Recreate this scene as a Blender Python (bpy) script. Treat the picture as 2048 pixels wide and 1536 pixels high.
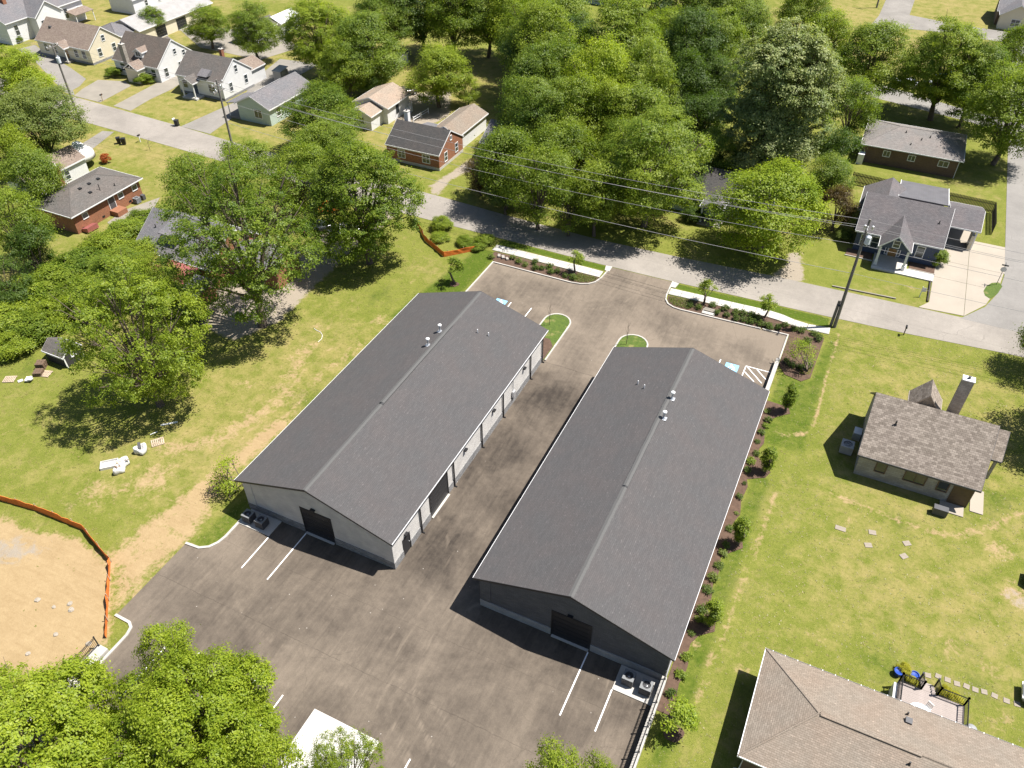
import bpy, math, random
import numpy as np
from mathutils import Vector, Matrix

for o in list(bpy.data.objects):
    bpy.data.objects.remove(o)
scene = bpy.context.scene
COL = scene.collection
rad = math.radians
random.seed(7)

# ------------------------------------------------------------------ camera
CH, CF = 56.0, 1589.51
CPITCH, CROLL, CYAW = rad(41.279), rad(-0.0627), rad(-25.61)
_cp, _sp = math.cos(CPITCH), math.sin(CPITCH)
FWD = Vector((math.sin(CYAW) * _cp, math.cos(CYAW) * _cp, -_sp))
_r = Vector((math.cos(CYAW), -math.sin(CYAW), 0))
_u = _r.cross(FWD)
RGT = _r * math.cos(CROLL) + _u * math.sin(CROLL)
UPV = -_r * math.sin(CROLL) + _u * math.cos(CROLL)
cam = bpy.data.cameras.new('camera')
cam.sensor_width = 36.0
cam.lens = CF / 2048 * 36
cam.clip_end = 3000
cam_o = bpy.data.objects.new('camera', cam)
COL.objects.link(cam_o)
_m = Matrix((RGT, UPV, -FWD)).transposed().to_4x4()
_m.translation = Vector((0, 0, CH))
cam_o.matrix_world = _m
scene.camera = cam_o

# ------------------------------------------------------------------ sky, sun, exposure
SUN_EL, SUN_AZ = 63.5, 30.0           # azimuth measured from +X towards +Y
world = bpy.data.worlds.new('World')
scene.world = world
world.use_nodes = True
nt = world.node_tree
bg = nt.nodes['Background']
sky = nt.nodes.new('ShaderNodeTexSky')
sky.sky_type = 'NISHITA'
sky.sun_disc = False
sky.sun_elevation = rad(SUN_EL)
sky.sun_rotation = rad(90 - SUN_AZ)
nt.links.new(sky.outputs[0], bg.inputs[0])
bg.inputs[1].default_value = 0.06
sun = bpy.data.lights.new('sun', 'SUN')
sun.energy = 5.0
sun.angle = rad(0.53)
sun.color = (1.0, 0.955, 0.89)
sun_o = bpy.data.objects.new('sun', sun)
COL.objects.link(sun_o)
sdir = Vector((math.cos(rad(SUN_EL)) * math.cos(rad(SUN_AZ)), math.cos(rad(SUN_EL)) * math.sin(rad(SUN_AZ)), math.sin(rad(SUN_EL))))
sun_o.rotation_euler = sdir.to_track_quat('Z', 'Y').to_euler()
sun_o.location = (30, 40, 90)
scene.view_settings.view_transform = 'Standard'
scene.view_settings.look = 'None'
scene.view_settings.exposure = 1.1
scene.view_settings.gamma = 1.0
scene.view_settings.use_curve_mapping = False
scene.cycles.max_bounces = 6
scene.cycles.transparent_max_bounces = 6


def g(px, py, z=0.0):
    """surveyed point: where the line of sight of photo pixel (px, py) meets height z"""
    d = FWD + RGT * ((px - 1024) / CF) - UPV * ((py - 768) / CF)
    t = (z - CH) / d.z
    return Vector((0, 0, CH)) + d * t


def depth(p):
    return (Vector(p) - Vector((0, 0, CH))).dot(FWD)


# ------------------------------------------------------------------ materials
MATS = {}


def new_mat(name):
    m = bpy.data.materials.new(name)
    m.use_nodes = True
    MATS[name] = m
    nt = m.node_tree
    return m, nt, nt.nodes['Principled BSDF']


def nd(nt, t, **kw):
    n = nt.nodes.new('ShaderNode' + t)
    for k, v in kw.items():
        if k in n.inputs.keys() if isinstance(k, str) else False:
            n.inputs[k].default_value = v
        else:
            setattr(n, k, v)
    return n


def noise(nt, vec, scale, detail=4, rough=.55, dist=0.0):
    n = nt.nodes.new('ShaderNodeTexNoise')
    n.inputs['Scale'].default_value = scale
    n.inputs['Detail'].default_value = detail
    n.inputs['Roughness'].default_value = rough
    n.inputs['Distortion'].default_value = dist
    nt.links.new(vec, n.inputs['Vector'])
    return n.outputs['Fac']


def ramp(nt, fac, a, b, ca=(0, 0, 0, 1), cb=(1, 1, 1, 1)):
    r = nt.nodes.new('ShaderNodeValToRGB')
    r.color_ramp.elements[0].position = a
    r.color_ramp.elements[1].position = b
    r.color_ramp.elements[0].color = (*ca[:3], 1)
    r.color_ramp.elements[1].color = (*cb[:3], 1)
    nt.links.new(fac, r.inputs[0])
    return r.outputs[0]


def mix(nt, fac, a, b, mode='MIX'):
    m = nt.nodes.new('ShaderNodeMix')
    m.data_type = 'RGBA'
    m.blend_type = mode
    for i, v in ((0, fac), (6, a), (7, b)):
        if isinstance(v, (int, float)):
            m.inputs[i].default_value = v
        elif isinstance(v, tuple):
            m.inputs[i].default_value = (*v[:3], 1)
        else:
            nt.links.new(v, m.inputs[i])
    return m.outputs[2]


def math_n(nt, op, a, b=None, clamp=False):
    m = nt.nodes.new('ShaderNodeMath')
    m.operation = op
    m.use_clamp = clamp
    for i, v in ((0, a), (1, b)):
        if v is None:
            continue
        if isinstance(v, (int, float)):
            m.inputs[i].default_value = v
        else:
            nt.links.new(v, m.inputs[i])
    return m.outputs[0]


def bump(nt, bs, h, strength=.3, dist=.02):
    b = nt.nodes.new('ShaderNodeBump')
    b.inputs['Strength'].default_value = strength
    b.inputs['Distance'].default_value = dist
    nt.links.new(h, b.inputs['Height'])
    nt.links.new(b.outputs[0], bs.inputs['Normal'])


def obj_co(nt):
    return nt.nodes.new('ShaderNodeTexCoord').outputs['Object']


def geo_pos(nt):
    return nt.nodes.new('ShaderNodeNewGeometry').outputs['Position']


def mapping(nt, vec, scale=(1, 1, 1), rot=(0, 0, 0)):
    m = nt.nodes.new('ShaderNodeMapping')
    m.inputs['Scale'].default_value = scale
    m.inputs['Rotation'].default_value = rot
    nt.links.new(vec, m.inputs['Vector'])
    return m.outputs[0]


def plain(name, col, rough=.7, var=.18, scale=2.5, bumpy=.15, metal=0.0, spec=.35, fine=28):
    m, nt, bs = new_mat(name)
    co = obj_co(nt)
    n1 = noise(nt, co, scale, 5)
    n2 = noise(nt, co, fine, 3)
    f = math_n(nt, 'ADD', math_n(nt, 'MULTIPLY', n1, .65), math_n(nt, 'MULTIPLY', n2, .35))
    lo = tuple(c * (1 - var) for c in col)
    hi = tuple(min(1, c * (1 + var)) for c in col)
    c = ramp(nt, f, .3, .7, lo, hi)
    nt.links.new(c, bs.inputs['Base Color'])
    bs.inputs['Roughness'].default_value = rough
    bs.inputs['Metallic'].default_value = metal
    bs.inputs['Specular IOR Level'].default_value = spec
    if bumpy:
        bump(nt, bs, n2, bumpy, .01)
    return m


def shingle(name, c1, c2, gap, w=.33, h=.145, patch=None, bump_s=.5):
    """asphalt shingle tabs laid in courses (UV in metres)"""
    m, nt, bs = new_mat(name)
    uv = nt.nodes.new('ShaderNodeUVMap').outputs[0]
    b = nt.nodes.new('ShaderNodeTexBrick')
    b.inputs['Scale'].default_value = 1.0
    b.inputs['Brick Width'].default_value = w
    b.inputs['Row Height'].default_value = h
    b.inputs['Mortar Size'].default_value = .009
    b.inputs['Mortar Smooth'].default_value = .2
    b.inputs['Color1'].default_value = (*c1, 1)
    b.inputs['Color2'].default_value = (*c2, 1)
    b.inputs['Mortar'].default_value = (*gap, 1)
    nt.links.new(uv, b.inputs['Vector'])
    n1 = noise(nt, uv, .35, 4)
    n2 = noise(nt, uv, 9, 3)
    c = mix(nt, ramp(nt, n2, .35, .75), b.outputs[0], mix(nt, 1.0, b.outputs[0], (1.22, 1.21, 1.21), 'MULTIPLY'))
    n3 = noise(nt, mapping(nt, uv, (3.2, 7.0, 1)), 1.0, 2)
    c = mix(nt, ramp(nt, n3, .62, .74), c, mix(nt, 1.0, c, (1.55, 1.52, 1.52), 'MULTIPLY'))
    c = mix(nt, ramp(nt, n1, .38, .66), c, mix(nt, 1.0, c, patch or (1.14, 1.06, 1.03), 'MULTIPLY'))
    nt.links.new(c, bs.inputs['Base Color'])
    bs.inputs['Roughness'].default_value = .9
    bs.inputs['Specular IOR Level'].default_value = .2
    bump(nt, bs, math_n(nt, 'ADD', math_n(nt, 'SUBTRACT', 1.0, b.outputs[1]), math_n(nt, 'MULTIPLY', n2, .3)), bump_s, .02)
    return m


def brick(name, c1, c2, gap, w=.2, h=.07, ms=.008):
    m, nt, bs = new_mat(name)
    uv = nt.nodes.new('ShaderNodeUVMap').outputs[0]
    b = nt.nodes.new('ShaderNodeTexBrick')
    b.inputs['Scale'].default_value = 1.0
    b.inputs['Brick Width'].default_value = w
    b.inputs['Row Height'].default_value = h
    b.inputs['Mortar Size'].default_value = ms
    b.inputs['Color1'].default_value = (*c1, 1)
    b.inputs['Color2'].default_value = (*c2, 1)
    b.inputs['Mortar'].default_value = (*gap, 1)
    nt.links.new(uv, b.inputs['Vector'])
    n1 = noise(nt, uv, .8, 4)
    c = mix(nt, ramp(nt, n1, .35, .7), b.outputs[0], mix(nt, 1.0, b.outputs[0], (.8, .8, .82), 'MULTIPLY'))
    nt.links.new(c, bs.inputs['Base Color'])
    bs.inputs['Roughness'].default_value = .85
    bump(nt, bs, math_n(nt, 'SUBTRACT', 1.0, b.outputs[1]), .4, .015)
    return m


def siding(name, col, lap=.16):
    """horizontal lap boards: shallow saw-tooth relief, a little weathering"""
    m, nt, bs = new_mat(name)
    uv = nt.nodes.new('ShaderNodeUVMap').outputs[0]
    sp = nt.nodes.new('ShaderNodeSeparateXYZ')
    nt.links.new(uv, sp.inputs[0])
    saw = math_n(nt, 'FRACT', math_n(nt, 'DIVIDE', sp.outputs[1], lap))
    n1 = noise(nt, uv, 1.2, 4)
    c = ramp(nt, n1, .3, .75, tuple(x * .9 for x in col), col)
    nt.links.new(c, bs.inputs['Base Color'])
    bs.inputs['Roughness'].default_value = .6
    bump(nt, bs, saw, .6, .02)
    return m


def ribbed(name, col, step=.3):
    m, nt, bs = new_mat(name)
    uv = nt.nodes.new('ShaderNodeUVMap').outputs[0]
    sp = nt.nodes.new('ShaderNodeSeparateXYZ')
    nt.links.new(uv, sp.inputs[0])
    f = math_n(nt, 'FRACT', math_n(nt, 'DIVIDE', sp.outputs[0], step))
    rib = math_n(nt, 'LESS_THAN', f, .16)
    n1 = noise(nt, uv, .7, 5)
    c = ramp(nt, n1, .3, .75, tuple(x * .75 for x in col), col)
    nt.links.new(c, bs.inputs['Base Color'])
    bs.inputs['Roughness'].default_value = .5
    bs.inputs['Metallic'].default_value = .2
    bump(nt, bs, rib, .8, .03)
    return m


def leafmat(name, dark, light, trans=.5):
    m, nt, bs = new_mat(name)
    a = nt.nodes.new('ShaderNodeAttribute')
    a.attribute_name = 'tint'
    oi = nt.nodes.new('ShaderNodeObjectInfo')
    f = math_n(nt, 'ADD', a.outputs['Fac'], math_n(nt, 'MULTIPLY', math_n(nt, 'SUBTRACT', oi.outputs['Random'], .5), .28), True)
    c = ramp(nt, f, .05, .95, dark, light)
    nt.links.new(c, bs.inputs['Base Color'])
    bs.inputs['Roughness'].default_value = .5
    bs.inputs['Specular IOR Level'].default_value = .3
    tr = nt.nodes.new('ShaderNodeBsdfTranslucent')
    tc = mix(nt, 1.0, c, (1.36, 1.42, .58), 'MULTIPLY')
    nt.links.new(tc, tr.inputs[0])
    ms = nt.nodes.new('ShaderNodeMixShader')
    ms.inputs[0].default_value = trans
    nt.links.new(bs.outputs[0], ms.inputs[1])
    nt.links.new(tr.outputs[0], ms.inputs[2])
    out = nt.nodes['Material Output']
    nt.links.new(ms.outputs[0], out.inputs[0])
    return m


M_LEAF = {
    'mid': leafmat('leaf_mid', (0.078, 0.136, 0.016), (0.245, 0.305, 0.032)),
    'lime': leafmat('leaf_lime', (0.145, 0.215, 0.014), (0.355, 0.415, 0.038)),
    'bright': leafmat('leaf_bright', (0.105, 0.168, 0.016), (0.3, 0.355, 0.036)),
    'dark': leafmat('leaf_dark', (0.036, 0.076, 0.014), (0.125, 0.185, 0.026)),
    'silver': leafmat('leaf_silver', (0.115, 0.165, 0.045), (0.4, 0.42, 0.18), .4),
    'olive': leafmat('leaf_olive', (0.078, 0.125, 0.026), (0.225, 0.265, 0.06)),
    'yellow': leafmat('leaf_yellow', (.22, .22, .015), (.46, .43, .03)),
    'shrub': leafmat('leaf_shrub', (0.045, 0.085, 0.016), (0.15, 0.2, 0.036)),
    'red': leafmat('leaf_red', (.06, .04, .02), (.15, .11, .03)),
    'orange': leafmat('leaf_orange', (.3, .07, .02), (.45, .14, .03)),
}
M_BARK = plain('bark', (.11, .085, .065), .95, .35, 3, .5)
M_SHINGLE = shingle('shingle_charcoal', (.0605, .0588, .0596), (.0690, .0670, .0675), (.047, .0465, .047), .6, .145, patch=(1.08, 1.02, 1.0), bump_s=.3)
M_SHBROWN = shingle('shingle_brown', (0.160, 0.124, 0.100), (0.208, 0.168, 0.136), (0.080, 0.064, 0.053), .33, .2, patch=(.92, .9, .92))
M_SHTAN = shingle('shingle_tan', (.165, .140, .113), (.205, .175, .143), (.098, .083, .067), .3, .14, patch=(1.04, .98, .95))
M_SHH13 = shingle('shingle_tangrey', (.142, .119, .098), (.255, .219, .185), (.075, .063, .053), .33, .2, patch=(.95, .94, .95))
M_SHBEIGE = shingle('shingle_beige', (0.216, 0.176, 0.140), (0.256, 0.212, 0.168), (0.136, 0.112, 0.092))
M_SHGREY = shingle('shingle_grey', (.083, .078, .072), (.108, .10, .093), (.05, .048, .045))
M_SHBRGREY = shingle('shingle_browngrey', (.075, .065, .056), (.098, .084, .073), (.045, .04, .036))
M_SHMID = shingle('shingle_midgrey', (0.108, 0.108, 0.116), (0.136, 0.136, 0.142), (0.064, 0.064, 0.068))
M_SHNAVY = shingle('shingle_slategrey', (0.084, 0.080, 0.084), (0.112, 0.106, 0.110), (0.048, 0.048, 0.051))
M_SHLT = shingle('shingle_lightgrey', (.14, .132, .125), (.172, .163, .155), (.09, .086, .082))
M_SHDARK = shingle('shingle_dark', (0.044, 0.044, 0.044), (0.060, 0.058, 0.056), (0.024, 0.024, 0.024))
M_RIDGE = plain('ridge_cap_shingle', (.092, .091, .089), .9, .25, 1.7, .2)
M_BRICKLT = brick('block_light_grey', (.52, .50, .465), (.57, .548, .515), (.44, .425, .40), .4, .1, .006)
M_BRICKDK = brick('block_charcoal', (.085, .085, .09), (.11, .11, .115), (.05, .05, .055), .4, .1, .006)
M_PLINTHDK = brick('split_stone_grey', (.18, .18, .18), (.30, .295, .29), (.11, .11, .11), .3, .15, .012)
M_PLINTHLT = brick('split_stone_pale', (0.288, 0.288, 0.284), (0.336, 0.332, 0.328), (0.240, 0.240, 0.240), .4, .2, .008)
M_BRICKRED = brick('brick_red', (.235, .085, .040), (.30, .12, .058), (.24, .14, .09))
M_BRICKBRN = brick('brick_brown', (0.112, 0.068, 0.040), (0.160, 0.100, 0.060), (0.128, 0.096, 0.072))
M_STONE = brick('limestone_block', (0.272, 0.248, 0.208), (0.360, 0.336, 0.288), (0.240, 0.216, 0.184), .45, .22, .012)
M_WHITE = siding('siding_white', (0.656, 0.656, 0.656))
M_CREAM = siding('siding_cream', (0.624, 0.560, 0.432))
M_GREEN = siding('siding_pale_green', (0.400, 0.480, 0.432))
M_NAVY = siding('siding_navy', (.045, .065, .115))
M_TRIM = plain('white_trim', (0.656, 0.656, 0.656), .5, .05, 1, 0)
M_BLACK = plain('black_metal', (.018, .018, .02), .45, .1, 2, 0)
M_DOORBLK = plain('door_black', (.020, .021, .024), .4, .1, 2, 0)
M_DKGREY = plain('dark_grey_metal', (.07, .07, .075), .5, .1, 2, .05)
M_GALV = plain('galvanised_metal', (.55, .56, .58), .4, .1, 4, 0, .6)
M_CONC = plain('concrete_new', (.40, .382, .35), .88, .16, .7, .2)
M_CONCPAD = plain('concrete_white', (.47, .455, .425), .85, .09, .5, .12)
M_CONCOLD = plain('concrete_old', (0.211, 0.190, 0.158), .9, .15, .5, .15)
M_CONCBUFF = plain('concrete_buff', (0.290, 0.255, 0.209), .9, .10, .35, .12)
M_KERB = plain('kerb_concrete', (.37, .35, .32), .9, .22, .8, .2)
M_GRAVEL = plain('gravel_grey', (0.272, 0.248, 0.224), .95, .25, .6, .5, fine=14)
M_MULCH = plain('mulch_brown', (0.084, 0.052, 0.036), .95, .35, 3, .7, fine=16)
M_PAINT = plain('white_paint', (.78, .78, .78), .7, .08, 3, 0)
M_BLUE = plain('blue_paint', (.20, .42, .66), .7, .12, 3, 0)
M_RUST = plain('orange_mesh', (.62, .16, .03), .8, .4, 1.3, .4)
M_WOOD = plain('weathered_wood', (.38, .30, .22), .9, .3, 3, .2)
M_WOODDK = plain('dark_fence_wood', (.045, .038, .032), .9, .25, 3, .2)
M_DECK = plain('deck_board', (0.272, 0.232, 0.212), .8, .12, 2, .1)
M_POLE = plain('pole_wood', (.16, .145, .13), .9, .25, 2, .3)
M_WIRE = plain('wire', (.26, .25, .25), .5, .05, 1, 0)
M_BAG = plain('white_sack', (.55, .54, .52), .7, .22, 5, .5)
M_PAVER = plain('paver_stone', (0.235, 0.202, 0.162), .9, .15, 3, .2)
M_REDRF = ribbed('red_metal', (.36, .12, .11), .35)
M_METRF = ribbed('grey_metal_roof', (0.368, 0.352, 0.336), .45)
M_METDK = ribbed('slate_metal_roof', (.15, .145, .155), .3)
M_WDOOR = plain('oak_door', (.28, .16, .06), .5, .2, 3, .05)
M_STCHIM = brick('chimney_stone', (.25, .22, .18), (.36, .33, .28), (.2, .18, .16), .35, .2, .015)
M_GLASS, _nt, _b = new_mat('window_glass')
_b.inputs['Base Color'].default_value = (.035, .045, .05, 1)
_b.inputs['Roughness'].default_value = .08
_b.inputs['Specular IOR Level'].default_value = .8
_n = noise(_nt, obj_co(_nt), .8, 2)
bump(_nt, _b, _n, .05, .02)


def carpaint(name, col):
    m, nt, bs = new_mat(name)
    n = noise(nt, obj_co(nt), 3, 2)
    nt.links.new(ramp(nt, n, .3, .7, tuple(c * .95 for c in col), col), bs.inputs['Base Color'])
    bs.inputs['Roughness'].default_value = .25
    bs.inputs['Metallic'].default_value = .3
    bs.inputs['Coat Weight'].default_value = .6
    return m


# ------------------------------------------------------------------ mesh helpers
def mesh_from(name, V, F, mat=None, smooth=False, uv=True):
    me = bpy.data.meshes.new(name)
    me.from_pydata([tuple(v) for v in V], [], F)
    if mat:
        me.materials.append(mat)
    me.update()
    if uv and len(me.polygons) < 60000:
        nl = len(me.loops)
        l = me.uv_layers.new(name='UVMap')
        co = np.empty(len(me.vertices) * 3)
        me.vertices.foreach_get('co', co)
        co = co.reshape(-1, 3)
        vi = np.empty(nl, int)
        me.loops.foreach_get('vertex_index', vi)
        nrm = np.empty(len(me.polygons) * 3)
        me.polygons.foreach_get('normal', nrm)
        nrm = nrm.reshape(-1, 3)
        tot = np.empty(len(me.polygons), int)
        me.polygons.foreach_get('loop_total', tot)
        pn = np.repeat(nrm, tot, axis=0)
        t = np.stack([-pn[:, 1], pn[:, 0], np.zeros(nl)], 1)
        ln = np.linalg.norm(t, axis=1)
        flat = ln < 1e-3
        t[flat] = (1, 0, 0)
        t[~flat] /= ln[~flat, None]
        b = np.cross(pn, t)
        p = co[vi]
        uvs = np.stack([(p * t).sum(1), (p * b).sum(1)], 1).astype(np.float32)
        l.data.foreach_set('uv', uvs.ravel())
    if smooth:
        me.polygons.foreach_set('use_smooth', [True] * len(me.polygons))
    return me


class MB:
    def __init__(s):
        s.V, s.F = [], []

    def box(s, x0, x1, y0, y1, z0, z1):
        n = len(s.V)
        s.V += [(x0, y0, z0), (x1, y0, z0), (x1, y1, z0), (x0, y1, z0), (x0, y0, z1), (x1, y0, z1), (x1, y1, z1), (x0, y1, z1)]
        s.F += [tuple(n + i for i in f) for f in ((0, 3, 2, 1), (4, 5, 6, 7), (0, 1, 5, 4), (1, 2, 6, 5), (2, 3, 7, 6), (3, 0, 4, 7))]
        return s

    def obox(s, c, dims, rz=0.0, rx=0.0, ry=0.0):
        R = Matrix.Rotation(rz, 3, 'Z') @ Matrix.Rotation(ry, 3, 'Y') @ Matrix.Rotation(rx, 3, 'X')
        n = len(s.V)
        a, b, h = (d / 2 for d in dims)
        for x, y, z in ((-a, -b, -h), (a, -b, -h), (a, b, -h), (-a, b, -h), (-a, -b, h), (a, -b, h), (a, b, h), (-a, b, h)):
            s.V.append(tuple(R @ Vector((x, y, z)) + Vector(c)))
        s.F += [tuple(n + i for i in f) for f in ((0, 3, 2, 1), (4, 5, 6, 7), (0, 1, 5, 4), (1, 2, 6, 5), (2, 3, 7, 6), (3, 0, 4, 7))]
        return s

    def prism(s, poly, z0, z1):
        n = len(s.V)
        k = len(poly)
        area = sum(poly[i][0] * poly[(i + 1) % k][1] - poly[(i + 1) % k][0] * poly[i][1] for i in range(k))
        if area < 0:
            poly = poly[::-1]
        s.V += [(p[0], p[1], z0) for p in poly] + [(p[0], p[1], z1) for p in poly]
        s.F.append(tuple(n + i for i in range(k))[::-1])
        s.F.append(tuple(n + k + i for i in range(k)))
        s.F += [(n + i, n + (i + 1) % k, n + k + (i + 1) % k, n + k + i) for i in range(k)]
        return s

    def extr_x(s, prof, x0, x1):
        """profile [(y,z)] extruded along x"""
        n = len(s.V)
        k = len(prof)
        area = sum(prof[i][0] * prof[(i + 1) % k][1] - prof[(i + 1) % k][0] * prof[i][1] for i in range(k))
        if area < 0:
            prof = prof[::-1]
        s.V += [(x0, p[0], p[1]) for p in prof] + [(x1, p[0], p[1]) for p in prof]
        s.F.append(tuple(n + i for i in range(k))[::-1])
        s.F.append(tuple(n + k + i for i in range(k)))
        s.F += [(n + i, n + (i + 1) % k, n + k + (i + 1) % k, n + k + i) for i in range(k)]
        return s

    def tube(s, pts, rads, n=8, cap=True):
        base = len(s.V)
        pts = [Vector(p) for p in pts]
        if not isinstance(rads, (list, tuple)):
            rads = [rads] * len(pts)
        for i, p in enumerate(pts):
            d = (pts[min(i + 1, len(pts) - 1)] - pts[max(i - 1, 0)]).normalized()
            a = d.orthogonal() if abs(d.z) < .99 else Vector((1, 0, 0))
            if abs(d.z) < .99:
                a = d.cross(Vector((0, 0, 1)))
            a.normalize()
            b = d.cross(a)
            for j in range(n):
                t = 2 * math.pi * j / n
                s.V.append(tuple(p + (a * math.cos(t) + b * math.sin(t)) * rads[i]))
        for i in range(len(pts) - 1):
            for j in range(n):
                a0 = base + i * n + j
                a1 = base + i * n + (j + 1) % n
                s.F.append((a0, a0 + n, a1 + n, a1))
        if cap:
            s.F.append(tuple(base + j for j in range(n)))
            e = base + (len(pts) - 1) * n
            s.F.append(tuple(e + j for j in range(n))[::-1])
        return s

    def lathe(s, prof, c=(0, 0, 0), n=14):
        base = len(s.V)
        for r, z in prof:
            for j in range(n):
                t = 2 * math.pi * j / n
                s.V.append((c[0] + r * math.cos(t), c[1] + r * math.sin(t), c[2] + z))
        for i in range(len(prof) - 1):
            for j in range(n):
                a0 = base + i * n + j
                a1 = base + i * n + (j + 1) % n
                s.F.append((a0, a1, a1 + n, a0 + n))
        s.F.append(tuple(base + j for j in range(n))[::-1])
        e = base + (len(prof) - 1) * n
        s.F.append(tuple(e + j for j in range(n)))
        return s

    def strip(s, pts, w, z0, z1):
        """band of width w along a ground polyline"""
        P = [Vector((p[0], p[1])) for p in pts]
        L, Rr = [], []
        for i, p in enumerate(P):
            d0 = (P[i] - P[i - 1]).normalized() if i else (P[1] - P[0]).normalized()
            d1 = (P[i + 1] - P[i]).normalized() if i < len(P) - 1 else d0
            t = (d0 + d1).normalized()
            nn = Vector((-t.y, t.x))
            k = 1 / max(.4, t.dot(d1))
            L.append(p + nn * w / 2 * k)
            Rr.append(p - nn * w / 2 * k)
        n = len(s.V)
        for a, b in zip(L, Rr):
            s.V += [(a.x, a.y, z0), (b.x, b.y, z0), (b.x, b.y, z1), (a.x, a.y, z1)]
        for i in range(len(P) - 1):
            q = n + 4 * i
            s.F += [(q + 3, q + 2, q + 6, q + 7), (q + 1, q + 5, q + 6, q + 2), (q, q + 3, q + 7, q + 4), (q, q + 4, q + 5, q + 1)]
        s.F += [(n, n + 1, n + 2, n + 3), tuple(n + 4 * (len(P) - 1) + i for i in (3, 2, 1, 0))]
        return s

    def build(s, name, mat, parent=None, loc=None, rz=0.0, smooth=False):
        me = mesh_from(name, s.V, s.F, mat, smooth)
        return link(name, me, parent, loc, rz)


def link(name, me, parent=None, loc=None, rz=0.0, scale=None):
    o = bpy.data.objects.new(name, me)
    COL.objects.link(o)
    if parent is not None:
        o.parent = parent
    if loc is not None:
        o.location = loc
    if rz:
        o.rotation_euler = (0, 0, rz)
    if scale is not None:
        o.scale = scale
    return o


def tag(o, label=None, cat=None, group=None, kind=None):
    if label:
        o['label'] = label
    if cat:
        o['category'] = cat
    if group:
        o['group'] = group
    if kind:
        o['kind'] = kind
    return o


def thing(name, label, cat, loc=(0, 0, 0), rz=0.0, group=None):
    o = bpy.data.objects.new(name, None)
    o.empty_display_size = .3
    COL.objects.link(o)
    o.location = loc
    o.rotation_euler = (0, 0, rz)
    return tag(o, label, cat, group)


def copy_tree(o, parent=None):
    c = o.copy()
    COL.objects.link(c)
    c.parent = parent
    for ch in o.children:
        copy_tree(ch, c)
    return c


ORD = ['first', 'second', 'third', 'fourth', 'fifth', 'sixth', 'seventh', 'eighth', 'ninth', 'tenth', 'eleventh', 'twelfth',
       'thirteenth', 'fourteenth', 'fifteenth', 'sixteenth', 'seventeenth', 'eighteenth', 'nineteenth', 'twentieth',
       'twenty-first', 'twenty-second', 'twenty-third', 'twenty-fourth', 'twenty-fifth', 'twenty-sixth', 'twenty-seventh', 'twenty-eighth']

# ------------------------------------------------------------------ ground
def gpx(*pts):
    return [tuple(g(*p)[:2]) for p in pts]


def poly_mask(X, Y, poly, soft=1.0):
    inside = np.zeros(X.shape, bool)
    d = np.full(X.shape, 1e9)
    k = len(poly)
    for i in range(k):
        x0, y0 = poly[i]
        x1, y1 = poly[(i + 1) % k]
        c = ((y0 > Y) != (y1 > Y)) & (X < (x1 - x0) * (Y - y0) / (y1 - y0 + 1e-12) + x0)
        inside ^= c
        t = np.clip(((X - x0) * (x1 - x0) + (Y - y0) * (y1 - y0)) / ((x1 - x0) ** 2 + (y1 - y0) ** 2 + 1e-9), 0, 1)
        d = np.minimum(d, np.hypot(X - x0 - t * (x1 - x0), Y - y0 - t * (y1 - y0)))
    sd = np.where(inside, d, -d)
    return np.clip(.5 + sd / (2 * soft), 0, 1)


def line_mask(X, Y, pts, w):
    d = np.full(X.shape, 1e9)
    for (x0, y0), (x1, y1) in zip(pts[:-1], pts[1:]):
        t = np.clip(((X - x0) * (x1 - x0) + (Y - y0) * (y1 - y0)) / ((x1 - x0) ** 2 + (y1 - y0) ** 2 + 1e-9), 0, 1)
        d = np.minimum(d, np.hypot(X - x0 - t * (x1 - x0), Y - y0 - t * (y1 - y0)))
    return np.clip(1.0 - d / w, 0, 1)


def blob(X, Y, p, r):
    return np.clip(1.15 - np.hypot(X - p[0], Y - p[1]) / r, 0, 1)


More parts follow.
